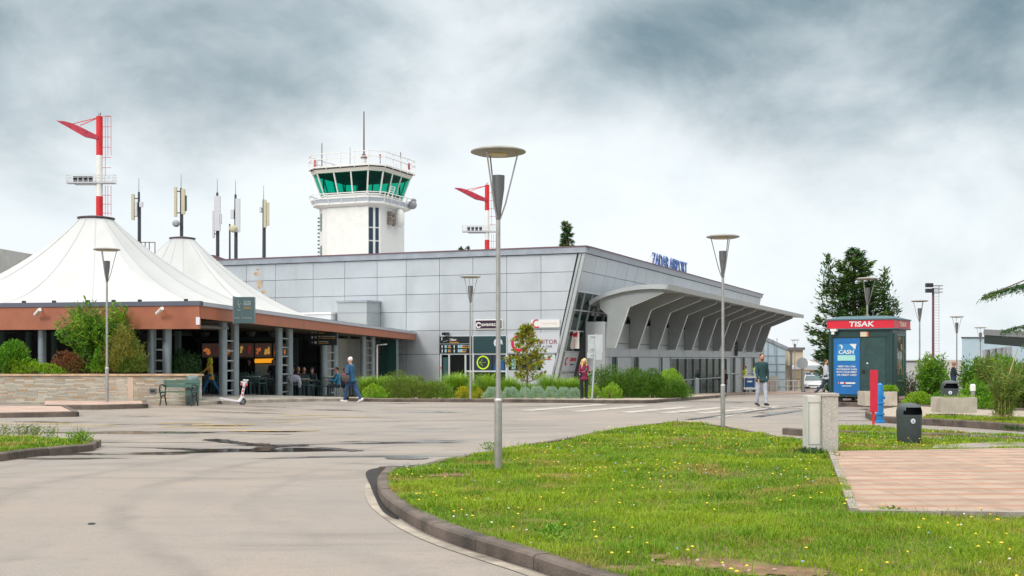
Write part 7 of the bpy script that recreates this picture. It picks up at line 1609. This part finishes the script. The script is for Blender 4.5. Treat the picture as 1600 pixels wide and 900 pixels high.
# conifer behind the kiosk
def conifer(label, Y, pxc, base, top, left, right, nb=120, seed=3, ll=.34, leaf=None, kind='conifer', extra_tops=()):
    """left/right: (py,px) silhouettes"""
    rng = np.random.default_rng(seed); x = x_at(pxc, Y); z0 = z_at(base, Y); s = Y/F; Ht = z_at(top, Y)-z0; t = thing(kind, label, 'tree', (x, Y, z0), 0)
    mb = MB(); mb.tube([(0, 0, -.3), (.1, 0, Ht*.4), (0, .05, Ht*.75), (0, 0, Ht*.98)], [.22, .16, .09, .02], 8)
    for ex_, ey_ in extra_tops: ex = (ex_-pxc)*s; ez = z_at(ey_, Y)-z0; mb.tube([(0, 0, ez*.62), (ex*.75, 0, ez*.72), (ex, 0, ez)], [.07, .05, .01], 6)
    mb.build('trunk', mat('bark_brown', (.13, .075, .05), .9, 0, .2, 3), t, smooth=True)
    L_ = sorted(left); R__ = sorted(right); P = []; D = []; br = MB()
    for k in range(nb):
        f = (k+rng.uniform(0, 1))/nb; py = top+(base-top)*(f**.9)*.97; lx = np.interp(py, [a for a, b in L_], [b for a, b in L_]); rx = np.interp(py, [a for a, b in R__], [b for a, b in R__]); a = rng.uniform(0, 2*math.pi)
        ca, sa = math.cos(a), math.sin(a); half = ((rx-pxc) if ca > 0 else (pxc-lx))*s; avg = (rx-lx)/2*s; ln = max(.25, (half*abs(ca)+avg*.85*abs(sa)))*rng.uniform(.72, 1.06); ze = CH+(HZ-py)*s-z0
        z_0 = ze-ln*.10; pts = [Vector((0, 0, z_0)), Vector((ln*.5*ca, ln*.5*sa, z_0+ln*.02)), Vector((ln*ca, ln*sa, ze+ln*.12))]; br.tube(pts, [.035, .02, .008], 5)
        m_ = int(12+ln*26)
        for q in range(m_):
            u_ = rng.uniform(.18, 1.0); b = np.array(pts[0].lerp(pts[1], u_*2) if u_ < .5 else pts[1].lerp(pts[2], u_*2-1)); sg = rng.choice([-1, 1]); side = np.array([-sa*sg, ca*sg, 0]); off = rng.uniform(0, 1)*ln*.17*(1.15-u_); c = b+side*off+np.array([0, 0, -.06*off+rng.normal()*.05])
            for _ in range(3): P.append(c+rng.normal(size=3)*.06); D.append(np.array([ca*.8, sa*.8, .12])+side*.7+rng.normal(size=3)*.3)
    for ex_, ey_ in extra_tops:
        ex = (ex_-pxc)*s; ez = z_at(ey_, Y)-z0
        for q in range(420): u_ = rng.uniform(0, 1); c = np.array([ex, 0, ez])*(1-0)+np.array([0, 0, -u_*2.6])+rng.normal(size=3)*np.array([1, 1, .2])*(.06+.26*u_); P.append(c); D.append(np.array([c[0]-ex, c[1], .5])+rng.normal(size=3)*.3)
    br.build('branches', mat('bark_brown', (.13, .075, .05), .9, 0, .2, 3), t); V, Fq = leaves(np.array(P), np.array(D), ll, ll*.28, up=1.5, rng=rng); mesh_np('crown', V, Fq, leaf or LF['con'], t); return t
conifer('large dark conifer rising behind the kiosk', 62, 1334, 622, 390, ((390, 1331), (398, 1324), (412, 1310), (430, 1304), (455, 1294), (495, 1283), (525, 1279), (560, 1286), (622, 1294)), ((390, 1337), (400, 1352), (425, 1366), (450, 1374), (490, 1386), (540, 1386), (622, 1380)), nb=165, extra_tops=((1294, 400), (1383, 422)), ll=.26)
conifer('small dark cypress top showing above the terminal roof', 100, 886, 430, 346, ((346, 884), (352, 880), (390, 876), (430, 874)), ((346, 888), (352, 891), (390, 896), (430, 898)), nb=60, seed=9, ll=.3)
conifer('tiny treetop left of the second floodlight mast over the roof', 100, 727, 420, 386.5, ((386, 726), (390, 720), (420, 716)), ((386, 729), (390, 734), (420, 738)), nb=14, seed=12, ll=.3)
# cedar reaching in from the right
cd = thing('cedar_tree', 'cedar whose dark drooping branches reach in from the right edge', 'tree', (x_at(1760, 34), 34, gz(17, 34)), 0); rng = np.random.default_rng(8); u = 34/F; mb = MB(); mb.tube([(0, 0, -.3), (.1, 0, 3), (0, 0, 6.5)], [.35, .25, .08], 10); mb.build('trunk', MATS['bark_brown'], cd, smooth=True)
P = []; D = []; br = MB()
def cbr(z0py, tip, droop, n=260, y=0, thick=.05):
    a = Vector((0, 0, z_at(z0py, 34)-cd.location.z)); b = Vector(((tip[0]-1760)*u, y, z_at(tip[1], 34)-cd.location.z)); c = a.lerp(b, .5)+Vector((0, 0, droop)); br.tube([a, c, b], [thick, thick*.6, .008], 6)
    for _ in range(n):
        q = rng.uniform(.25, 1); pt = (1-q)**2*a+2*q*(1-q)*c+q*q*b; sd_ = rng.normal(size=3)*np.array([.06, .22, .04]); L0_ = rng.uniform(.1, .38)*(1.1-q*.75)
        for k in range(7): f = k/6; P.append(np.array(pt)+sd_*f+np.array([-L0_*.35*f, 0, -L0_*f*f])); D.append(np.array([-.5, 0, -.45])+rng.normal(size=3)*.35)
cbr(456, (1538, 463), .75, 520); cbr(520, (1580, 516), .5, 200, y=.6); cbr(500, (1592, 540), .4, 160, y=-.5); cbr(440, (1640, 400), .3, 200); cbr(430, (1690, 380), .3, 200, y=1.2); cbr(470, (1860, 420), .4, 240, y=.5); cbr(520, (1880, 500), .4, 240, y=-1); cbr(400, (1720, 330), .2, 160, y=-.8); cbr(410, (1820, 350), .2, 160); cbr(560, (1850, 560), .4, 200, y=1.5); cbr(490, (1700, 480), .3, 240, y=-2.2); cbr(540, (1740, 520), .3, 240, y=2.5); cbr(560, (1660, 560), .3, 200, y=.4); cbr(600, (1648, 480), .3, 150)
br.build('branches', MATS['bark_brown'], cd); V, Fq = leaves(np.array(P), np.array(D), .10, .022, rng=rng); mesh_np('crown', V, Fq, LF['con'], cd)
def bamboo(label, px0, px1, top, base, Y, n=40, m=None, kind='bamboo_clump', cat='bamboo', lw=.022, ll=.15, per=26, spread=1.0, cane=None):
    rng = np.random.default_rng(int(px0)); x = x_at((px0+px1)/2, Y); z0 = z_at(base, Y); h = z_at(top, Y)-z0; w_ = (px1-px0)/2*Y/F; t = thing(kind, label, cat, (x, Y, z0), 0); P = []; D = []; mb = MB()
    for _ in range(n):
        a = rng.uniform(0, 6.28); r0 = rng.uniform(0, .55)*w_*spread; r1 = rng.uniform(.3, 1.0)*w_; hh_ = h*rng.uniform(.5, 1.0)*(1.08-.22*r1/w_); pts = [Vector((r0*math.cos(a), r0*math.sin(a), 0)), Vector((r1*.45*math.cos(a), r1*.45*math.sin(a), hh_*.6)), Vector((r1*math.cos(a), r1*math.sin(a), hh_))]; mb.tube(pts, [.008, .006, .003], 5)
        for k in range(per): f = rng.uniform(.04, 1); pt = pts[0].lerp(pts[1], f*2) if f < .5 else pts[1].lerp(pts[2], f*2-1); P.append(np.array(pt)); D.append(np.array([math.cos(a)*.3, math.sin(a)*.3, .5])+rng.normal(size=3)*.75)
    mb.build('canes', cane or mat('cane_ochre', (.30, .26, .08), .6), t); V, Fq = leaves(np.array(P), np.array(D), ll, lw, rng=rng); mesh_np('foliage', V, Fq, m or LF['reed'], t); return t
bamboo('tall bright green leafy shrub behind the lamp on the stone wall', 90, 216, 468, 586, YP+.8, 340, LF['green'], 'shrub', 'shrub', .038, .17, 46, 1.5, mat('twig', (.12, .08, .05), .8))
# right shrubs
BK = mat('twig', (.12, .08, .05), .8)
for (px0, px1, top, Y, m, n, per, ll, lw, lb) in (
 (1430, 1482, 546, 39.5, 'green', 130, 42, .14, .036, 'tall leafy shrub right of the kiosk'), (1498, 1536, 549, 40.5, 'green', 90, 40, .14, .036, 'leafy shrub behind the wide planter and the path light'), (1520, 1580, 553, 39, 'olive', 120, 40, .15, .032, 'yellowish leafy shrub under the dark shelter'),
 (1560, 1650, 558, 37.5, 'reed', 150, 44, .18, .03, 'broad reedy shrub at the right frame edge'), (1404, 1440, 576, 40.5, 'dark', 45, 26, .09, .03, 'thin wispy shrub at the corner of the kiosk')):
    bamboo(lb, px0, px1, top, 640, Y, n, LF[m], 'shrub', 'shrub', lw, ll, per, 1.2, BK)
for (px0, px1, top, Y, m, n, ll, lw, lb) in (
 (1412, 1458, 614, 39, 'lime', 3000, .07, .03, 'low bright shrub beneath the tall leafy shrub'), (1452, 1476, 616, 38.8, 'green', 1600, .07, .03, 'low green shrub left of the rear bin'), (1506, 1550, 598, 36.5, 'green', 3000, .10, .03, 'green shrub behind the wide planter')):
    bush(lb, px0, px1, top, Y, LF[m], n, ll, lw, base=640, ry=.8, nl=12, spike=30)
bush('dark leafy shrub at the back behind the tall leafy shrub', 1440, 1478, 566, 44, LF['green'], 3500, .13, .04, base=632, ry=.8, nl=10, spike=40)
bush('wide dark shrub at the back under the shelter', 1506, 1620, 562, 43, LF['green'], 9000, .14, .04, base=636, ry=1.0, nl=26, spike=90)
bush('tuft of weeds in the square planter', 1380, 1403, 604, 38.2, LF['lime'], 400, .1, .03, base=613, ry=.2, kind='planter_weeds', stems=False)
bamboo('bamboo like clump standing alone on the verge at the right', 1536, 1602, 560, 651, 28.5, 75)
# a pale bent stem rising from it
o = MB().tube([(x_at(1566, 29), 29, z_at(640, 29)), (x_at(1572, 29), 29, z_at(600, 29)), (x_at(1590, 29), 29, z_at(545, 29))], [.03, .022, .01], 6).build('dry_stem', mat('dry_ochre', (.42, .33, .14), .8)); tag(o, 'tall bent dry ochre stem rising out of the bamboo clump', 'dry stem')
grass_clump('tuft of tall grass in the wide concrete planter', 1474, 1526, 612, 30.9, LF['grs'], 260, base=623, wd=.01)
# ================================================================== GRASS
def scatter(poly, n, rng):
    xs_ = [p[0] for p in poly]; ys_ = [p[1] for p in poly]; X = rng.uniform(min(xs_), max(xs_), n); Y = rng.uniform(min(ys_), max(ys_), n); k = inside(poly, X, Y); return X[k], Y[k]
def fbm(X, Y, s, seed):
    r_ = np.random.default_rng(seed); o = 0; 
    for k in range(10): a = r_.uniform(0, 6.28); f = s*r_.uniform(.5, 2.2); o = o+np.sin((X*math.cos(a)+Y*math.sin(a))*f+r_.uniform(0, 6.28))
    return o/math.sqrt(10)
gzv = np.vectorize(gz)
GR = bpy.data.materials.new('lawn_blades'); GR.use_nodes = True; t_ = GR.node_tree; p_ = t_.nodes['Principled BSDF']; p_.inputs['Roughness'].default_value = .6; p_.inputs['Specular IOR Level'].default_value = .25
ge = t_.nodes.new('ShaderNodeNewGeometry'); ri = ge.outputs['Random Per Island']
def gn(sc_, d=3):
    n = t_.nodes.new('ShaderNodeTexNoise'); n.inputs['Scale'].default_value = sc_; n.inputs['Detail'].default_value = d; t_.links.new(ge.outputs['Position'], n.inputs['Vector']); return n.outputs[0]
c = mixc(t_, ri, (.08, .21, .006), (.23, .38, .010)); c = mixc(t_, mapr(t_, gn(.5), .42, .6, 0, .9), c, (.25, .37, .010)); c = mixc(t_, mapr(t_, gn(1.7), .55, .72, 0, .7), c, (.06, .17, .006))
dry = mth(t_, 'ADD', mapr(t_, gn(.9, 5), .54, .70, 0, .75), mapr(t_, ri, .90, .95, 0, .8)); c = mixc(t_, mth(t_, 'MINIMUM', dry, 1), c, (.40, .28, .09)); t_.links.new(c, p_.inputs['Base Color'])
tr = t_.nodes.new('ShaderNodeBsdfTranslucent'); t_.links.new(c, tr.inputs[0]); ms = t_.nodes.new('ShaderNodeMixShader'); ms.inputs[0].default_value = .3; t_.links.new(p_.outputs[0], ms.inputs[1]); t_.links.new(tr.outputs[0], ms.inputs[2]); t_.links.new(ms.outputs[0], t_.nodes['Material Output'].inputs[0])
BARE = [(*G(965, 893, .1), .18), (*G(1250, 897, .1), .2), (*G(1100, 884, .1), .27), (*G(1175, 894, .1), .22), (*G(1030, 872, .1), .22), (*G(640, 775, .1), .3), (*G(700, 742, .1), .35), (*G(840, 817, .1), .22)]
for i, (bx_, by_, br_) in enumerate([b for k_, b in enumerate(BARE) if k_ != 5]): poly_sheet('bare_earth', [(bx_+br_*1.15*math.cos(a)*random.uniform(.8, 1.15), by_+br_*.9*math.sin(a)*random.uniform(.65, 1.25)) for a in np.linspace(0, 6.1, 30)], mat('bare_earth', (.19, .115, .06), .95, 0, .3, 6, .6, 25), .108, .5, extra=bulge, label='bare brown patch in the lawn, number %d' % (i+1) if False else 'bare brown earth patch in the big lawn')
def lawn(poly, label, z, dens, exclude=None, hmul=1.0, zones=((0, 11.5, 3600, .0055), (11.5, 15, 2600, .0075), (15, 20, 1500, .010), (20, 45, 650, .016))):
    rng = np.random.default_rng(int(len(label))); Vs = []; Fs = []; off = 0; xs_ = [p[0] for p in poly]; ys_ = [p[1] for p in poly]
    for y0, y1, dn, wd in zones:
        a0, a1 = max(y0, min(ys_)), min(y1, max(ys_))
        if a1 <= a0: continue
        xa, xb2 = max(min(xs_), -.47*a1-.3), min(max(xs_), .47*a1+.5)
        if xb2 <= xa: continue
        n = int((a1-a0)*(xb2-xa)*dn*dens); X = rng.uniform(xa, xb2, n); Y = rng.uniform(a0, a1, n); k = inside(poly, X, Y)
        if exclude: k &= ~inside(exclude, X, Y)
        tall = fbm(X, Y, 3.2, 5); bare = fbm(X, Y, 1.6, 77); k &= ~((bare > 1.25) & (rng.uniform(size=n) < .65))
        for bx_, by_, br_ in BARE: k &= ~((np.hypot(X-bx_, (Y-by_)*1.3)+.18*tall < br_) & (rng.uniform(size=n) < .80))
        X, Y, tall = X[k], Y[k], tall[k]; n = len(X)
        Hh = (.040+.022*np.clip(tall, -1, 1.6)+rng.uniform(0, .028, n)+(rng.uniform(size=n) > .985)*.07)*hmul; Z = gzv(X, Y)+z+.02*np.sin(X*.9)*np.sin(Y*.8)-.008
        V, Fq = blades(X, Y, Z, np.maximum(.02, Hh), wd, rng, .9); Vs.append(V); Fs.append(Fq+off); off += len(V)
    o = mesh_np('grass', np.concatenate(Vs), np.concatenate(Fs), GR); tag(o, label, 'grass', kind='stuff'); return o
ex = [(x_, y_) for x_, y_ in offset_path(pav+[pav[0]], 0)]
lawn(isl_in, 'short green lawn with dry patches inside the curved kerb', .1, 1.0, exclude=pav)
lawn(strip1_poly, 'short grass of the narrow verge by the hydrant', .12, 1.0)
lawn(verge2, 'grass in front of the two concrete planters', .14, 1.0)
lawn(li_poly, 'green grass of the small lawn at the left edge', .11, 1.1, hmul=1.0)
# tall weeds and flowers
def flowers(poly, label, n, m, r=.012, hh=(.07, .13), bias=None, y=(9, 30)):
    rng = np.random.default_rng(len(label)*13+n); X, Y = scatter(poly, n*8, rng); k = (np.abs(X) < .46*Y) & (Y < y[1]) & (fbm(X, Y, 1.3, 21+n % 7) > -.2) & ~inside(pav, X, Y); X, Y = X[k][:n], Y[k][:n]; Vs = []; Fs = []
    Z = gzv(X, Y)+.1+rng.uniform(hh[0], hh[1], len(X)); mbf = MB(); mbs = MB()
    for x_, y_, z_ in zip(X, Y, Z): rr_ = r*rng.uniform(.7, 1.3)*(1+max(0, (y_-10))*.01); mbf.lathe([(rr_*.3, -.006), (rr_, 0), (rr_*.6, .006), (0.0005, .008)], (x_, y_, z_), 6)
    mbf.mi = [0]*len(mbf.f); o = mbf.build('flowers', m, fix=False); tag(o, label, 'flowers', kind='stuff')
flowers(isl_in, 'scattered yellow dandelion heads in the big lawn', 270, mat('flower_yellow', (.80, .58, .02), .6), .013)
flowers(isl_in, 'few tiny white and pink daisies in the big lawn', 60, mat('flower_white', (.75, .68, .70), .6), .010, (.04, .09))
flowers(isl_in, 'few tiny pale blue flowers in the big lawn', 45, mat('flower_blue', (.25, .38, .65), .6), .012, (.05, .1))
flowers(li_poly, 'yellow flower heads in the small left lawn', 30, mat('flower_yellow', (.80, .58, .02), .6), .014, (.12, .32))
def weeds(pxs, label, m, n=14, h=.3, dz=.1, leafy=.0):
    rng = np.random.default_rng(len(label)*7); P = []; D = []; mb = MB(); gx_ = G(*pxs[0], dz); t = thing('weed_clump', label, 'weeds', (gx_[0], gx_[1], gz(*gx_)+dz-.02), 0)
    for (px, py) in pxs:
        g = G(px, py, dz)
        for _ in range(n): a = rng.uniform(0, 6.28); hh_ = h*rng.uniform(.4, 1); l = hh_*rng.uniform(.1, .5); b = Vector((g[0]-gx_[0]+rng.normal()*.06, g[1]-gx_[1]+rng.normal()*.06, 0)); e = b+Vector((l*math.cos(a), l*math.sin(a), hh_)); mb.tube([b, b.lerp(e, .5)+Vector((0, 0, hh_*.06)), e], [.003, .0025, .0015], 4)
        for _ in range(n*10): f = rng.uniform(.05, 1); a = rng.uniform(0, 6.28); P.append(np.array([g[0]-gx_[0]+rng.normal()*.08, g[1]-gx_[1]+rng.normal()*.08, h*f*.6])); D.append(np.array([math.cos(a), math.sin(a), .6]))
    mb.build('stems', LF['yg'], t); V, Fq = leaves(np.array(P), np.array(D), .07, .018, rng=rng); mesh_np('foliage', V, Fq, m, t); return t
weeds([(118, 693), (126, 692), (130, 694)], 'tall flowering weeds at the tip of the small left lawn', LF['green'], 16, .36)
weeds([(30, 681), (45, 680), (56, 681), (8, 680), (80, 683)], 'thin brown seed stalks along the back of the small left lawn', LF['olive'], 9, .34)
weeds([(1267, 706), (1275, 710), (1258, 708)], 'dark weeds at the foot of the concrete utility pillar', LF['dark'], 10, .13)
weeds([(1294, 711), (1300, 716)], 'weeds growing in the corner of the brick paving', LF['olive'], 8, .10)
weeds([(1396, 803)], 'small green weed at the front edge of the brick paving', LF['green'], 10, .10)
weeds([(1575, 671), (1590, 672)], 'low dark weed clump on the verge at the right edge', LF['dark'], 12, .14)
weeds([(764, 702)], 'single tall weed left of the front lamp on the lawn', LF['green'], 8, .2)
weeds([(855, 838), (870, 832), (862, 845)], 'lush dark weed clump near the front kerb', LF['green'], 10, .10)
weeds([(960, 868), (1006, 860)], 'broad leaved weed near the bottom of the lawn', LF['green'], 10, .07)
# stones
mb = MB(); rng = np.random.default_rng(4)
for px, py in ((985, 843), (1075, 875), (1090, 880), (1060, 886), (1045, 870), (1130, 888), (1100, 892), (830, 851), (1170, 895), (1210, 893), (1020, 880)):
    g = G(px, py, .11); mb.ell((g[0], g[1], gz(*g)+.125), tuple(rng.uniform(.007, .02, 3)), n=7, m=5)
o = mb.build('stones', mat('stone_chip', (.50, .38, .28), .8, 0, .3, 12)); tag(o, 'small pale stones in the bare patch at the front of the lawn', 'stones', kind='stuff')
